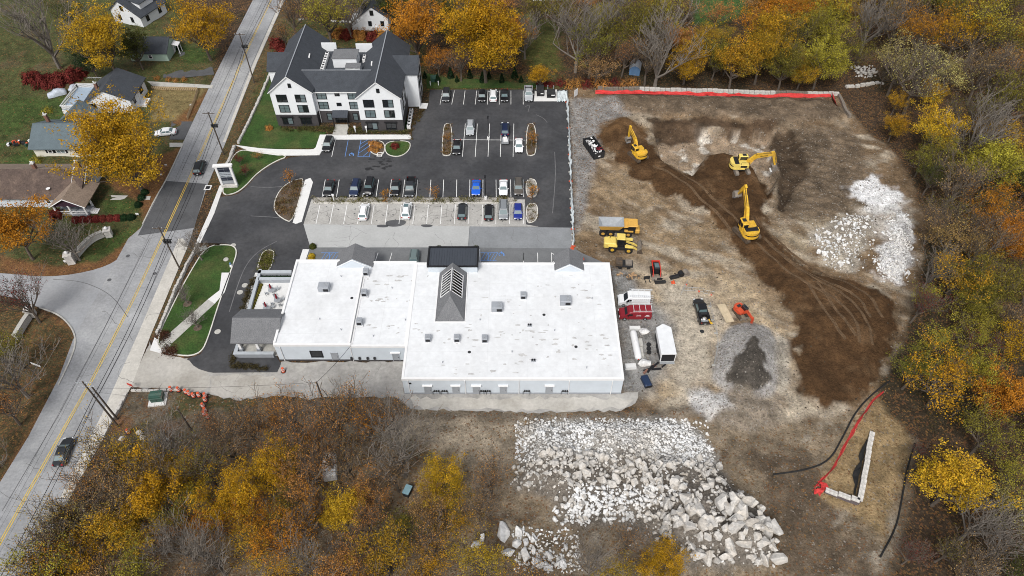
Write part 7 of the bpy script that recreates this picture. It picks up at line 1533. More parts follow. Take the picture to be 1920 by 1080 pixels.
PAL = {'golden': ((.34,.215,.022),(.52,.29,.022)), 'bright yellow': ((.42,.30,.03),(.58,.36,.03)), 'yellow-green': (OLI2,YEL2), 'orange': ((.34,.15,.024),(.50,.215,.025)), 'olive': (OLI,OLI2), 'rust': (RUST,RUST2), 'dark green': (GRN,GRN2), 'dark red': (RED,RED2), 'pale yellow': (PALE,PALE2), 'brown': (BRN,BRN2), 'evergreen': (DKG,DKG2), 'grey': (BRN,BRN2), 'golden-olive': (OLI2,GOLD)}
def inpoly(poly, x, y):
    ins = False
    for i in range(len(poly)):
        a = poly[i]; b = poly[(i+1)%len(poly)]
        if (a[1] > y) != (b[1] > y) and x < (b[0]-a[0])*(y-a[1])/(b[1]-a[1])+a[0]: ins = not ins
    return ins
TREES = []; trnd = random.Random(77)
def plant(key, x, y, col, scale, area, name='tree', cat='tree', label=None, rz=None, kind=None, sz=1.0, z=None):
    if z is None and cat == 'tree' and name != 'sapling':
        if -77 < x < -61: x = -60.5+trnd.uniform(0,1.5) if x > -70 else -77.2-trnd.uniform(0,1.5)      # nothing grows on the road
        if y < 66 and any(inpoly(q, x, y) for q in (PAVED['service'], PAVED['drive'])): y = 57.0
        for _ in range(8):
            if not inpoly(SITE, x, y): break
            if y > 140: y += 2.0
            else: x += 1.5
    if z is None: z = gh(x,y)
    r = empty(name, (x,y,z-.05), trnd.uniform(0,6.28) if rz is None else rz); r.scale = (scale,scale,scale*sz); r['category'] = cat
    c1, c2 = PAL[col]; j = lambda c, q: tuple(max(.004,v*q*trnd.uniform(.93,1.07)) for v in c); q = trnd.uniform(.85,1.12)
    for nm, me_, lf in TREEP[key][0]:
        o = link(nm, me_, r)
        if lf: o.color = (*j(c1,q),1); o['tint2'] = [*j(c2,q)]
    if label: r['label'] = label; r['group'] = area[0].upper()+area[1:] if 0 else area
    TREES.append((r, area, kind or col, bool(label), name)); return r
def pick(pre): ks = [k for k in TREEP if k.startswith(pre)]; return trnd.choice(ks)
def crown_at(px, py, pre, col, rpx, area, label=None, name='maple_tree', sz=1.0):
    """place a tree so that its crown centre shows at px,py with radius rpx in the photo"""
    key = pick(pre); h = TREEP[key][1]; sp = TREEP[key][2]; s = 1.0
    for _ in range(4): p = at(px, py, h*s*sz*.60); d = (p-cam.location).dot(Vector((0,CT,-ST))); s = max(.25, rpx*1.16*d/FPX/sp)
    p = at(px, py, h*s*sz*.60)
    return plant(key, p.x, p.y, col, s, area, name, 'tree', label, sz=sz)
AH = 'trees around the houses'; AB = 'trees beyond the three-storey building'; AF = 'trees beyond the red safety fence'; AR = 'trees of the wood on the right'; AW = 'trees of the foreground wood'
crown_at(188,70,'tall','bright yellow',50,AH,'bright yellow oval tree beside the white top-left house')
crown_at(250,88,'full','dark green',34,AH,'dark cedar-like tree right of the bright yellow tree')
crown_at(400,45,'full','golden',56,AH,'golden tree left of the road at the top')
crown_at(262,278,'big','golden',70,AH,'huge golden tree over the cream house and driveway')
crown_at(18,425,'full','orange',62,AH,'orange-brown tree at the left edge below the brown bungalow')
crown_at(60,30,'bare','grey',62,AH,'large bare grey tree at the upper left',name='bare_tree')
crown_at(128,25,'loose','dark green',30,AH,'dark green tree behind the bare upper left tree'); crown_at(168,115,'full','evergreen',26,AH,'dark evergreen bush under the bright yellow tree')
crown_at(118,440,'bare','grey',42,AH,'bare purple-grey tree left of the red hedge',name='bare_tree')
crown_at(40,560,'sparse','dark red',45,AH,'dark reddish half-bare tree above the side road mouth',name='bare_tree'); crown_at(25,690,'bare','grey',62,AH,'grey bare tree at the left edge below the side road',name='bare_tree'); crown_at(40,760,'sparse','rust',50,AH,'rust half-bare tree at the left edge beside the lower road'); crown_at(10,840,'bare','grey',50,AH,'bare tree at the far left edge beside the lower road',name='bare_tree')
crown_at(14,655,'loose','olive',34,AH,'small olive tree at the left edge below the side road')
for i, (x,y,c,rr,pre,l) in enumerate(((608,20,'yellow-green',42,'loose','yellow-green tree beyond the three-storey building'),(545,25,'rust',34,'sparse','rust half-bare tree at the top of the road'),(650,15,'brown',34,'bare','bare tree left of the small white house'),(530,60,'rust',24,'sparse','small rust tree at the left roof corner of the three-storey building'),(778,42,'orange',50,'tall','orange tree right of the small white house'),(832,28,'dark green',40,'tall','dark green tree between the orange and golden trees'),(908,68,'golden',66,'big','big golden tree behind the far parking row'),(955,60,'orange',34,'tall','slender orange tree right of the big golden tree'),(862,112,'rust',30,'sparse','rust half-bare tree left of the big golden tree'),(820,110,'orange',26,'loose','loose orange tree at the right wall of the three-storey building'),(985,60,'brown',34,'bare','leaning bare tree on the yard lawn'),(1085,55,'grey',52,'bare','large bare grey tree above the yard lawn'),(1110,85,'olive',44,'loose','olive tree right of the yard lawn'),(1012,141,'golden',17,'full','small golden tree behind the dumpster pad'),(1005,14,'olive',40,'loose','olive tree at the top edge above the yard lawn'),(940,0,'rust',34,'loose','rust tree at the top edge behind the golden tree'),(730,5,'dark green',30,'full','green tree behind the small white house'),(680,-10,'yellow-green',36,'loose','yellow-green tree at the top edge left of the white house'),(1050,20,'olive',36,'loose','olive bushy tree at the top edge near the pale building'))): crown_at(x,y,pre,c,rr,AB,l)
for i, (x,y,c,rr,pre) in enumerate(((1245,85,'grey',58,'bare'),(1292,105,'golden',40,'tall'),(1345,105,'olive',36,'full'),(1382,110,'golden-olive',36,'full'),(1432,98,'golden-olive',46,'full'),(1475,118,'olive',40,'full'),(1545,110,'yellow-green',44,'full'),(1508,128,'golden-olive',30,'full'),(1160,60,'olive',45,'loose'),(1200,40,'olive',45,'loose'),(1170,105,'rust',35,'sparse'),(1220,130,'brown',36,'sparse'),(1120,130,'brown',34,'loose'),(1150,20,'grey',42,'bare'),(1240,25,'yellow-green',40,'loose'),(1420,45,'orange',44,'loose'),(1480,20,'orange',44,'full'),(1450,60,'golden-olive',38,'full'),(1500,60,'olive',40,'loose'),(1560,45,'yellow-green',45,'full'),(1530,20,'golden',40,'loose'),(1600,90,'olive',40,'loose'),(1460,-5,'orange',40,'full'),(1570,0,'golden-olive',44,'loose'))): crown_at(x,y,pre,c,rr,AF,None,'bare_tree' if pre == 'bare' else 'maple_tree')
for (x,y,c,rr,pre) in ((1690,35,'brown',48,'sparse'),(1640,30,'grey',45,'bare'),(1735,55,'orange',44,'loose'),(1800,60,'golden',46,'loose'),(1850,40,'yellow-green',46,'loose'),(1900,60,'olive',50,'loose'),(1730,140,'pale yellow',64,'sparse'),(1690,120,'pale yellow',44,'loose'),(1790,130,'pale yellow',46,'loose'),(1755,232,'bright yellow',46,'full'),(1680,235,'golden-olive',20,'full'),(1850,130,'brown',50,'sparse'),(1900,180,'olive',50,'loose'),(1850,240,'grey',56,'bare'),(1830,210,'olive',44,'sparse'),(1900,270,'golden-olive',46,'loose'),(1870,310,'yellow-green',44,'full'),(1770,290,'olive',42,'loose'),(1800,345,'brown',50,'sparse'),(1860,390,'orange',50,'loose'),(1900,440,'orange',44,'full'),(1780,400,'olive',42,'sparse'),(1850,450,'brown',50,'sparse'),(1790,450,'brown',44,'loose'),(1860,465,'golden',30,'loose'),(1800,520,'golden-olive',48,'loose'),(1870,530,'olive',46,'loose'),(1740,500,'grey',36,'bare'),(1730,570,'dark red',40,'sparse'),(1830,590,'yellow-green',46,'loose'),(1760,640,'yellow-green',36,'loose'),(1890,600,'brown',50,'sparse'),(1910,650,'golden',44,'loose'),(1780,710,'golden',72,'loose'),(1840,660,'dark red',40,'sparse'),(1720,690,'olive',38,'loose'),(1890,745,'orange',52,'full'),(1860,810,'olive',50,'loose'),(1790,905,'bright yellow',54,'full'),(1730,860,'dark red',28,'sparse'),(1900,880,'yellow-green',50,'loose'),(1850,970,'grey',64,'bare'),(1890,1030,'grey',60,'bare'),(1780,1030,'olive',44,'sparse'),(1710,1040,'dark red',32,'sparse'),(1720,560,'yellow-green',30,'loose'),(1905,960,'pale yellow',44,'loose'),(1830,1060,'brown',50,'sparse'),(1750,330,'dark green',30,'loose'),(1705,300,'olive',28,'loose'),(1740,420,'brown',34,'sparse'),(1830,-5,'golden',46,'loose'),(1900,-10,'olive',46,'loose'),(1750,-5,'olive',46,'loose'),(1660,-15,'golden-olive',44,'loose')): crown_at(x,y,pre,c,rr,AR,None,'bare_tree' if pre == 'bare' else 'woodland_tree')
for (x,y,c,rr,pre) in ((470,800,'rust',44,'sparse'),(510,780,'rust',46,'loose'),(430,830,'brown',50,'sparse'),(560,800,'rust',56,'sparse'),(625,790,'rust',62,'sparse'),(690,800,'orange',60,'sparse'),(745,830,'grey',62,'bare'),(540,855,'golden',40,'loose'),(500,880,'golden',50,'full'),(440,940,'golden',54,'full'),(590,880,'rust',50,'sparse'),(640,958,'bright yellow',36,'full'),(280,925,'golden',60,'full'),(345,885,'golden',42,'full'),(230,985,'golden-olive',56,'full'),(225,940,'brown',52,'sparse'),(120,985,'pale yellow',52,'sparse'),(60,1010,'brown',52,'sparse'),(60,1050,'yellow-green',56,'loose'),(330,1010,'grey',50,'bare'),(390,1040,'brown',50,'bare'),(470,1010,'golden-olive',50,'loose'),(530,960,'olive',44,'loose'),(580,1040,'grey',54,'bare'),(540,1060,'golden',50,'loose'),(690,970,'rust',46,'sparse'),(720,1040,'golden-olive',52,'loose'),(760,980,'olive',46,'loose'),(835,905,'bright yellow',46,'full'),(850,980,'golden-olive',50,'loose'),(800,1060,'golden',46,'loose'),(900,950,'brown',46,'sparse'),(920,900,'rust',42,'sparse'),(900,1050,'golden-olive',50,'loose'),(1110,1050,'grey',50,'bare'),(1180,1010,'rust',34,'sparse'),(1250,1058,'golden',42,'full'),(1160,1070,'golden-olive',44,'loose'),(300,830,'brown',56,'bare'),(300,885,'brown',46,'sparse'),(380,870,'olive',46,'sparse'),(150,1045,'golden',50,'loose'),(250,1070,'yellow-green',50,'loose'),(640,1070,'rust',46,'loose'),(740,890,'brown',44,'sparse'),(400,800,'rust',34,'sparse'),(350,950,'olive',44,'loose'),(612,850,'rust',46,'sparse'),(650,860,'brown',44,'sparse'),(590,830,'orange',40,'sparse'),(720,780,'rust',44,'sparse'),(660,770,'brown',40,'sparse')): crown_at(x,y,pre,c,rr,AW,None,'bare_tree' if pre == 'bare' else 'woodland_tree',1.2 if pre in ('sparse','bare') else 1.0)
# fill the woods with smaller trees and brush where the canopy has gaps
WOODS = [(AR, P2([(1600,-60),(2100,-60),(2150,1150),(1690,1150),(1665,1000),(1720,850),(1700,700),(1700,600),(1745,500),(1735,380),(1690,290),(1620,215),(1640,100)]), 100, ['brown','olive','rust','yellow-green','dark green','golden-olive','orange','golden','olive']), (AF, P2([(1090,-40),(1290,-40),(1300,60),(1420,30),(1600,-40),(1600,120),(1560,160),(1080,155)]), 42, ['olive','brown','rust','yellow-green','golden-olive','dark green']), (AW, P2([(20,1010),(130,900),(300,860),(480,830),(700,850),(850,900),(900,1020),(930,1110),(1180,1150),(1180,1190),(-100,1190)]), 36, ['rust','golden','brown','orange','golden-olive','orange','rust'])]
spots = [(t[0].location.x, t[0].location.y) for t in TREES]
for area, poly, n, cols in WOODS:
    xs_ = [p[0] for p in poly]; ys_ = [p[1] for p in poly]; k = 0; tries = 0
    while k < n and tries < 4000:
        tries += 1; x = trnd.uniform(min(xs_),max(xs_)); y = trnd.uniform(min(ys_),max(ys_))
        if not inpoly(poly,x,y) or min((x-a)**2+(y-b)**2 for a,b in spots) < 3.2**2: continue
        c = trnd.choice(cols); pre = 'bare' if c == 'grey' else trnd.choice(['loose','sparse','sparse'] if area == AW else ['loose','full','loose','sparse']); plant(pick(pre), x, y, c, trnd.uniform(.55,.95), area, 'bare_tree' if pre == 'bare' else 'woodland_tree'); spots.append((x,y)); k += 1
# shrubs
def shrub(px, py, pre, col, rad_m, label=None, area=None, name='shrub', sz=1.0):
    p = on(px,py); return plant(pick(pre), p.x, p.y, col, rad_m, area, name, 'shrub' if name != 'conifer' else 'conifer', label, sz=sz)
S1 = 'dark red shrubs behind the covered cars'
for i, (x,y,rr) in enumerate(((60,150,2.4),(85,158,2.6),(112,155,2.6),(135,148,2.8),(150,140,2.2))): shrub(x,y,'shrub','dark red',rr,('leftmost','second','third','fourth','rightmost')[i]+' dark red shrub from the left behind the covered cars',S1)
for i in range(9): x = 143+i*13; shrub(x,414-i*.6,'hedge','dark red' if i < 7 else 'evergreen',1.05,'hedge clump number %s from the left in the red hedge by the brown bungalow' % onames[i],'clumps of the red hedge by the brown bungalow','hedge_clump')
shrub(70,392,'shrub','dark red',1.8,'dark red bush under the porch gable of the bungalow') if 0 else shrub(108,405,'shrub','dark red',1.7,'dark red bush before the bungalow porch')
shrub(128,402,'twig','golden',1.0,'small yellow bush before the bungalow porch')
for i,(x,y) in enumerate(((272,362),(266,372),(260,385))): shrub(x,y,'hedge','evergreen',1.0,('upper','middle','lower')[i]+' evergreen clump beside the bungalow path','evergreens by the bungalow path')
shrub(70,302,'twig','yellow-green',1.2,'yellow-green bush at the corner of the cream house'); shrub(90,210,'twig','yellow-green',1.2,'yellow-green bush beside the deck'); shrub(335,92,'hedge','evergreen',1.2,'dark bush at the mint house porch')
for i,(x,y) in enumerate(((295,148),(317,150),(330,152),(346,150))): shrub(x,y,'twig','rust',.8,onames[i]+' small rust bush along the gravel drive','bushes along the gravel drive')
for i,(x,y,rr) in enumerate(((520,85,2.2),(530,100,1.9))): shrub(x,y,'shrub','dark red',rr,('upper','lower')[i]+' dark red shrub at the left wall of the three-storey building','red shrubs left of the three-storey building')
for i in range(6): shrub(632+i*22,66+i*2,'shrub','dark red' if i % 2 else 'rust',2.2,onames[i]+' from the left of the red shrubs behind the three-storey building','red shrubs behind the three-storey building')
for i,(x,y) in enumerate(((451,298),(462,320))): crown_at(x,y-6,'sap','dark red',14,'red saplings by the tall sign',('upper','lower')[i]+' dark red sapling behind the tall sign','sapling') if 0 else plant('loose%d'%i,*g2(x,y+12),'dark red',.28,'red saplings by the tall sign','sapling','tree',('upper','lower')[i]+' dark red young tree behind the tall sign')
plant('loose2',*g2(485,300),'rust',.2,'saplings','sapling','tree','faint rust young tree above the curved kerb'); plant('shrub0',*g2(505,242),'rust',1.0,'a','shrub','shrub','rust shrub at the left front corner of the three-storey building')
shrub(741,276,'shrub','dark red',1.1,'dark red shrub on the round lawn island',name='shrub')
for i,(x,y) in enumerate(((697,270),(706,272),(697,281),(706,284),(713,276))): shrub(x,y,'shrub','rust',.85,onames[i]+' russet shrub of the bed before the three-storey building','russet shrubs before the three-storey building')
for i in range(11): shrub(797+i*20+(i%3)*4,146+(i%2)*8,'cone','evergreen',.75+.2*(i%3),onames[i]+' from the left in the conifer row behind the far parking','conifers behind the far parking row','conifer')
for i in range(4): shrub(1000+i*7+12,160,'shrub','dark red',1.0,onames[i]+' low dark red shrub behind the dumpster pad','red shrubs behind the dumpster pad')
for i in range(9): shrub(1050+i*17,158+(i%2)*3,'twig','rust' if i % 3 else 'dark red',1.6,onames[i]+' low russet shrub from the left above the fence corner','russet shrubs above the fence corner')
shrub(587,464,'hedge','dark green',.8,'round dark green topiary at the white building corner',sz=1.4); shrub(585,482,'ball','bright yellow',1.3,'upper round yellow shrub at the white building corner'); shrub(584,489,'ball','bright yellow',1.3,'lower round yellow shrub at the white building corner')
for i,x in enumerate((823,892)): shrub(x,467,'ball','dark green',1.2,('left','right')[i]+' round green shrub beside the dark entrance roof','shrubs beside the entrance roof')
for i in range(12): shrub(494+i*4.6,521.5,'ball','evergreen',.85,onames[i]+' clipped ball from the left in the patio hedge','clipped balls in the patio hedge','clipped_shrub')
for i in range(11): shrub(489.5-i*1.95,536+i*5.0,'ball','olive',.85,onames[i]+' clipped shrub from the top beside the patio wall','clipped shrubs beside the patio wall','clipped_shrub')
for i in range(11): p = at(752-0,0); shrub(760-i*.3,240-i*3.4,'ball','evergreen',1.1,onames[i]+' clipped evergreen from the front along the right wall','clipped evergreens along the right wall','clipped_shrub')
# foundation planting along the apartment front, and small plants in beds: too small to count
def tufts(name, polys, n, cols, smin, smax, label, h=.35):
    g = np.random.default_rng(len(name)+n); cs = []; vv = []
    for poly in polys:
        P = np.array(poly); k = 0; tr_ = 0
        while k < n and tr_ < n*30:
            tr_ += 1; x = g.uniform(P[:,0].min(),P[:,0].max()); y = g.uniform(P[:,1].min(),P[:,1].max())
            if not inpoly(poly,x,y): continue
            k += 1; m_ = 40; s = g.uniform(smin,smax)*1.25; o = g.normal(size=(m_,3))*np.array([s*.45,s*.45,s*.3]); o[:,2] = np.abs(o[:,2]); cs.append(o+np.array([x,y,max(gh(x,y),0)+.12])); vv.append(np.full(m_,g.random()))
    me_ = leafmesh(np.concatenate(cs), .17, 5, .4, np.concatenate(vv)); o = link(name, me_); o.color = (*cols[0],1); o['tint2'] = [*cols[1]]; tag(o, label, None, None, 'stuff')
tufts('bed_planting', [strip_bed], 120, ((.09,.095,.03),(.20,.17,.07)), .4,.8, 'low olive planting in the long strip between parking rows')
tufts('bed_planting', ISL[:2], 34, ((.12,.11,.04),(.22,.12,.05)), .35,.7, 'low planting in the middle parking islands')
tufts('bed_planting', ISL[2:], 14, ((.09,.10,.03),(.20,.12,.05)), .4,.8, 'low planting in the right end islands')
tufts('bed_planting', [P2([(541,345),(560,338),(570,338),(548,414),(533,408),(518,396),(517,380),(526,360)])], 95, ((.11,.10,.04),(.22,.12,.06)), .35,.75, 'brown and olive planting in the rounded drive bed')
tufts('bed_planting', [bed_drive], 60, ((.10,.105,.025),(.16,.15,.04)), .35,.65, 'olive planting in the narrow drive island')
tufts('bed_planting', [P2([(528,241),(628,238),(626,249),(528,246)]), P2([(656,240),(770,246),(770,252),(656,251)])], 80, ((.055,.062,.022),(.14,.13,.05)), .4,.8, 'clipped low planting along the front of the three-storey building')
tufts('bed_planting', [P2([(470,522),(486,522),(462,585),(450,585)]), P2([(430,690),(444,645),(440,680),(500,690),(500,694)])], 60, ((.05,.045,.025),(.10,.08,.04)), .3,.5, 'dark low planting outside the patio wall')
tufts('bed_planting', [P2([(793,205),(800,210),(776,240),(774,262),(768,262),(766,235)])], 40, ((.12,.07,.04),(.10,.09,.03)), .3,.6, 'low russet planting along the right side kerb')
tufts('bed_planting', [P2([(296,628),(312,622),(320,632),(306,642)]), P2([(312,652),(330,650),(332,668),(305,662)])], 26, ((.10,.035,.03),(.10,.06,.035)), .4,.8, 'dark red planting at the foot of the lawn steps')
# young street trees
for i,(x,y,c) in enumerate(((602,362-8,0),(515,0,0))[:0] or ((546,345,'red'),(652,0,0))[:0]): pass
for x,y,l in ((547,348,'orange sapling in the rounded drive bed'),(724,380,'orange sapling left of the two in the planted strip'),(817,380,'orange sapling right of the two in the planted strip'),(998,372,'orange sapling between the right end islands'),(838,270,'faint orange sapling in the left middle island'),(997,275,'faint orange sapling in the right middle island')):
    plant(pick('sap'),*g2(x,y),'orange',1.15 if y != 270 else .8,'saplings in the parking lot','sapling','tree',l,z=.1)
for x,y,l in ((352,570,'thin bare sapling on the upper corner lawn'),(371,615,'thin bare sapling on the lower corner lawn')):
    plant('bare1',*g2(x,y),'grey',.42,'bare saplings on the corner lawn','sapling','tree',l,z=.08); tag(MB().lathe([(.75,0),(.7,.05)],(0,0,0),16).build('mulch_ring', A['mulch'], loc=(*g2(x,y),.085)),'dark mulch ring under the '+l,None,None,'structure')
plant('bare2',*g2(379,488),'grey',.62,'x','bare_tree','tree','bare grey tree beside the small white sign on the corner lawn',z=.05)
# undergrowth and fallen twigs in the woods: uncountable
def undergrowth(name, polys, dens, label, cols, seed):
    g = np.random.default_rng(seed); cs = []; vv = []
    for poly in polys:
        P = np.array(poly); ar = (P[:,0].max()-P[:,0].min())*(P[:,1].max()-P[:,1].min()); n = int(ar*dens); x = g.uniform(P[:,0].min(),P[:,0].max(),n); y = g.uniform(P[:,1].min(),P[:,1].max(),n)
        sel = (sdpoly(poly,x,y) < -.5) & (fbm(x,y,6,seed) > -.12); x = x[sel]; y = y[sel]; hb = 1.6*np.clip(fbm(x,y,4,seed+1)+.35,0.05,1)
        z = np.array([gh(a,b) for a,b in zip(x,y)])
        for _ in range(7): cs.append(np.stack([x+g.normal(0,.5,len(x)), y+g.normal(0,.5,len(x)), z+.05+hb*g.random(len(x))],1)); vv.append(np.clip(fbm(x,y,5,seed+3)*1.6+.5,0,1))
    me_ = leafmesh(np.concatenate(cs), .26, seed, .3, np.concatenate(vv)); o = link(name, me_); o.color = (*cols[0],1); o['tint2'] = [*cols[1]]; tag(o,label,None,None,'stuff'); print(name,len(me_.polygons))
undergrowth('undergrowth', [WOODS[0][1]], .55, 'tangled brown and olive undergrowth of the right wood', ((.075,.050,.030),(.060,.060,.022)), 41)
undergrowth('undergrowth', [WOODS[1][1]], .8, 'tangled olive undergrowth beyond the red safety fence', ((.070,.062,.024),(.085,.05,.026)), 42)
undergrowth('undergrowth', [WOODS[2][1]], .13, 'russet undergrowth of the foreground wood', ((.105,.058,.028),(.085,.070,.024)), 43)
undergrowth('undergrowth', [P2([(790,105),(1060,130),(1062,152),(800,148)])], .9, 'russet leaf-strewn brush behind the conifer row', ((.26,.11,.045),(.14,.09,.04)), 44)

# ------------------------------------------------------------------ rock piles
rq = random.Random(51); ROCKM = []
for i in range(10):
    m_ = hull(15, 1, rq.uniform(.5,.9), rq.uniform(.45,.75), rq); m_.materials.append(A['rock']); ROCKM.append(m_)
ROCKW = []
for m_ in ROCKM: c_ = m_.copy(); c_.materials.clear(); c_.materials.append(A['rock_white']); ROCKW.append(c_)
def scatter(poly, n, smin, smax, g, power=2.0, edge=.5, gap=-.5):
    P = np.array(poly); out = []
    while len(out) < n:
        x = g.uniform(P[:,0].min(),P[:,0].max()); y = g.uniform(P[:,1].min(),P[:,1].max())
        x2 = x+g.normal(0,edge); y2 = y+g.normal(0,edge)
        if inpoly(poly,x2,y2) and float(fbm(np.array([x]),np.array([y]),3.2,71)[0]) > gap: out.append((x,y,smin+(smax-smin)*g.random()**power))
    return out
def rockstuff(items, meshes, name, parent, off, seed, sink=.25):
    """many small stones joined into one part"""
    g = np.random.default_rng(seed); V = []; T = []; b = 0; src = []
    for m_ in meshes:
        m_.calc_loop_triangles(); v = np.array([q.co[:] for q in m_.vertices]); t = np.array([q.vertices[:] for q in m_.loop_triangles]); src.append((v,t))
    for x,y,s in items:
        v,t = src[g.integers(len(src))]; q = g.normal(size=4); q /= np.linalg.norm(q); w,i,j,k = q
        R = np.array([[1-2*(j*j+k*k),2*(i*j-k*w),2*(i*k+j*w)],[2*(i*j+k*w),1-2*(i*i+k*k),2*(j*k-i*w)],[2*(i*k-j*w),2*(j*k+i*w),1-2*(i*i+j*j)]])
        V.append(v@R.T*s+np.array([x-off[0],y-off[1],gh(x,y)+s*sink-off[2]])); T.append(t+b); b += len(v)
    me_ = np_mesh(bpy.data.meshes.new(name), np.concatenate(V), np.concatenate(T)); me_.materials.append(meshes[0].materials[0]); o = link(name, me_, parent); o['kind'] = 'stuff'; return o
def boulders(items, meshes, parent, off, seed, stack=.45):
    rr = random.Random(seed); used = []
    for x,y,s in sorted(items, key=lambda q: -q[2]):
        z = gh(x,y)+s*.28
        for a,b,c,d in used:
            if (a-x)**2+(b-y)**2 < (c*.75+s*.4)**2: z = max(z, d+c*stack*.55)
        z = min(z, gh(x,y)+2.0); used.append((x,y,s,z)); o = link('boulder', rr.choice(meshes), parent, (x-off[0],y-off[1],z-off[2]), scale=s); o.rotation_euler = [rr.uniform(0,6.28) for _ in range(3)]
g = np.random.default_rng(52)
c = at(1180,930); pile = empty('rock_pile', (c.x,c.y,0), 0, 'big pile of blasted pale rock before the foreground wood', 'rock pile'); off = (c.x,c.y,0)
ROCKFINE = rough(ROCKFINE, 1.1, 2.2, 3)
bs = scatter(ROCKBIG, 140, .45, 1.7, g, 1.9)+scatter(ROCKMID, 130, .50, 1.15, g, 1.7)+scatter(ROCKLOW, 35, .4, .8, g, 1.5)
boulders(bs, ROCKM, pile, off, 1)
rockstuff(scatter(ROCKFINE, 3000, .12, .42, g, 2, 1.7, -.30), ROCKW, 'rubble', pile, off, 2); rockstuff(scatter(ROCKLOW, 620, .18, .6, g, 2, 1.0, -.2), ROCKW, 'rubble', pile, off, 3); rockstuff(scatter(ROCKMID, 420, .2, .5, g)+scatter(ROCKBIG, 300, .2, .55, g), ROCKM, 'rubble', pile, off, 4)
rockstuff(scatter(ROCK, 260, .15, .4, g), ROCKW, 'rubble', pile, off, 5)
c = at(965,1010); p2_ = empty('rock_pile', (c.x,c.y,0), 0, 'smaller group of white boulders among the foreground trees', 'rock pile'); off = (c.x,c.y,0)
bs = [(*g2(x,y),s) for x,y,s in ((945,1002,1.7),(973,1000,1.0),(968,1022,1.0),(952,1038,1.2),(985,1020,.9),(1000,1015,.9),(985,1045,1.1),(1010,1060,1.3),(1000,1035,.8),(1030,1045,.9),(1025,1068,1.2),(1050,1060,1.0),(905,1012,1.0),(895,1022,1.1),(1060,1030,.7),(1080,1045,.8))]
boulders(bs, ROCKW, p2_, off, 6); rockstuff(scatter(P2([(960,990),(1080,1000),(1100,1075),(970,1075)]), 380, .15, .4, g), ROCKW, 'rubble', p2_, off, 7)
m_ = ROCKM[2]; p = on(1457,1052); o = link('boulder', m_, None, (p.x,p.y,p.z+.5), scale=1.7); tag(o, 'single large boulder at the lower right end of the rock pile', 'boulder')
c = at(1620,440); p3_ = empty('rubble_heap', (c.x,c.y,0), 0, 'white rubble and lime heap at the right of the dirt site', 'rubble heap'); off = (c.x,c.y,0)
boulders(scatter(LIMEC, 60, .3, .8, g, 1.8), ROCKW, p3_, off, 8, .2); boulders(scatter(LIMEB, 40, .3, .65, g, 1.8), ROCKW, p3_, off, 9, .2)
rockstuff(scatter(LIMEB, 700, .12, .42, g, 2, 1.0, -.15), ROCKW, 'rubble', p3_, off, 10); rockstuff(scatter(LIMEC, 420, .10, .36, g, 2, 1.2, -.1), ROCKW, 'rubble', p3_, off, 11); rockstuff(scatter(LIMEA, 200, .1, .25, g), ROCKW, 'rubble', p3_, off, 12)
c = at(1630,135); p4_ = empty('rubble_heap', (c.x,c.y,0), 0, 'grey fieldstone heap in the woods past the red fence', 'rubble heap'); rockstuff(scatter(P2([(1600,125),(1640,125),(1650,145),(1605,148)]), 120, .25, .6, g), ROCKM, 'rubble', p4_, (c.x,c.y,0), 13)
st = scatter(SITE, 260, .05, .17, g, 3)+scatter(LOWER, 150, .05, .17, g, 3); st = [q for q in st if not any(inpoly(w_,q[0],q[1]) for w_ in (DARK,PITWALL,TRENCH,SPOIL,GRAV))]; DIRTM = [m.copy() for m in ROCKM]
for m in DIRTM: m.materials.clear(); m.materials.append(A['dirt_stone'])
o = rockstuff(st, DIRTM, 'loose_stones', None, (0,0,0), 14, .2); tag(o, 'loose stones scattered over the dirt site', None, None, 'stuff')
GRM = [m.copy() for m in ROCKM]
for m in GRM: m.materials.clear(); m.materials.append(A['gravel'])
o = rockstuff([q for q in scatter(GRAV, 900, .05, .12, g) if not inpoly(GRAVWET,q[0],q[1])], GRM, 'gravel', None, (0,0,0), 15, .2); tag(o, 'loose grey gravel on the round pile', None, None, 'stuff')
CLM = [m.copy() for m in ROCKM]
for m in CLM: m.materials.clear(); m.materials.append(A['stump_dark'])
cl_ = scatter(SITE, 5200, .05, .26, g, 3.0); cx_ = np.array([q[0] for q in cl_]); cy_ = np.array([q[1] for q in cl_]); dd_ = np.abs(sdpoly(DARK, cx_, cy_)); dp_ = np.minimum(np.abs(sdpoly(PITWALL, cx_, cy_)), np.minimum(np.abs(sdpoly(TRENCH, cx_, cy_)), np.abs(sdpoly(SPOIL, cx_, cy_))))
o = rockstuff([q for q, a_, b_ in zip(cl_, dd_, dp_) if a_ < 1.2 or b_ < 1.5 or rq.random() < .12], CLM, 'soil_clods', None, (0,0,0), 16, .2); tag(o, 'dark soil clods along the edges of the dug ground', None, None, 'stuff')
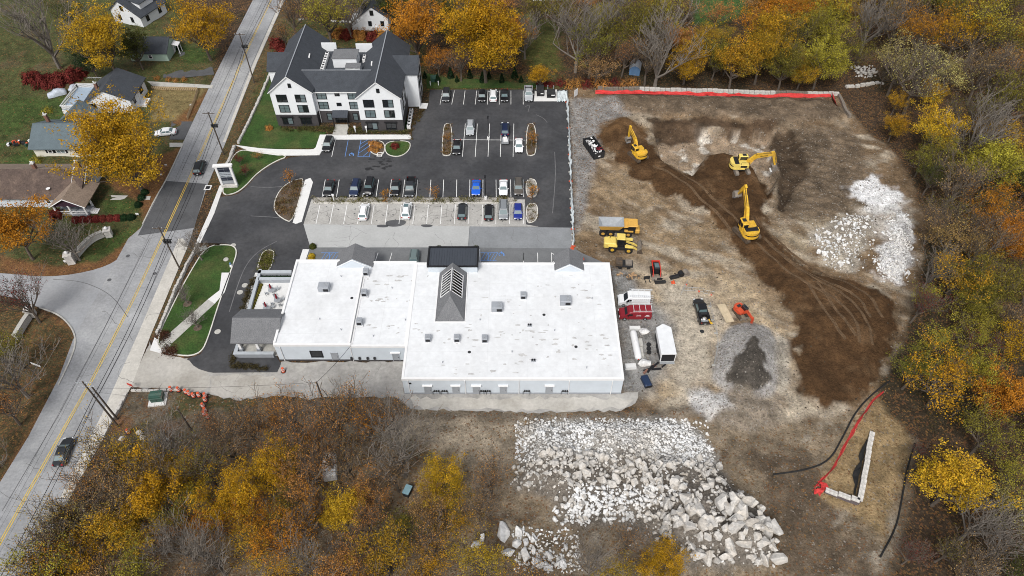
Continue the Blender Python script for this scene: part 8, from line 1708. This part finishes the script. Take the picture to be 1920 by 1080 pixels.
# cleat marks of tracked machines pressed into the dark soil
mb = MB()
def treads(pts, gauge, w=.5):
    line = P2(smoothline(pts,4))
    for sd_ in (-gauge/2, gauge/2):
        ln = offset(line, sd_); L_ = offset(line, sd_+w*.55); R_ = offset(line, sd_-w*.55)
        for i in range(len(ln)-1): mb.add([(*q,gh(*q)+.03) for q in (L_[i],R_[i],R_[i+1],L_[i+1])], [(0,1,2,3)])
        for a, b in zip(ln[:-1], ln[1:]):
            a = Vector(a); b = Vector(b); t = (b-a); n = max(1,int(t.length/.38)); an = math.atan2(t.y,t.x)
            for i in range(n): c = a+t*(i+.5)/n; mb.cbox((c.x,c.y,gh(c.x,c.y)+.035),(.20,w,.12),an,0,.6)
treads([(1425,455),(1470,500),(1520,535),(1570,560),(1610,600),(1620,650)],2.2); treads([(1440,445),(1500,500),(1560,530),(1620,560),(1640,600)],2.2); treads([(1520,535),(1560,600),(1590,640)],2.0); treads([(1230,310),(1290,345),(1350,400),(1385,440)],2.2)
A['tread'] = mat('pressed_soil', (.105,.066,.036), .95, .35, 1, fine=.3, fscale=4); tag(mb.build('tread_marks', A['tread']), 'ridged track marks pressed into the dark soil', None, None, 'stuff')

# ------------------------------------------------------------------ tree labels
ORD = ['first','second','third','fourth','fifth','sixth','seventh','eighth','ninth','tenth','eleventh','twelfth','thirteenth','fourteenth','fifteenth','sixteenth','seventeenth','eighteenth','nineteenth','twentieth']+['twenty-'+w for w in ('first','second','third','fourth','fifth','sixth','seventh','eighth','ninth')]+['thirtieth']+['thirty-'+w for w in ('first','second','third','fourth','fifth','sixth','seventh','eighth','ninth')]
WHERE = {AF: 'in the wood beyond the red safety fence', AR: 'in the wood along the right side', AW: 'in the foreground wood', AB: 'beyond the three-storey building', AH: 'by the houses'}
from collections import defaultdict
G = defaultdict(list)
bpy.context.view_layer.update()
for r, area, kind, done, nm in TREES:
    if done:
        if area and len(area) > 3: r['group'] = area
        elif 'group' in r: del r['group']
        continue
    G[(area, kind, 'bare_tree' if nm == 'bare_tree' else 'tree')].append(r)
for (area, kind, nm), rs_ in G.items():
    what = 'bare grey tree' if nm == 'bare_tree' and kind == 'grey' else ('half-bare dark tree' if nm == 'bare_tree' else kind+' tree')
    key = (lambda o: topx((o.location.x,o.location.y,o.location.z+6))[0]) if area != AR else (lambda o: topx((o.location.x,o.location.y,o.location.z+6))[1])
    rs_.sort(key=key); side = 'from the left' if area != AR else 'from the top'
    for i, r in enumerate(rs_):
        r['group'] = area if area else 'trees'
        r['label'] = ('%s %s' % (what, WHERE.get(area,'on the grounds'))) if len(rs_) == 1 else '%s %s %s %s' % (ORD[i] if i < len(ORD) else 'number %d' % (i+1), what, side, WHERE.get(area,''))
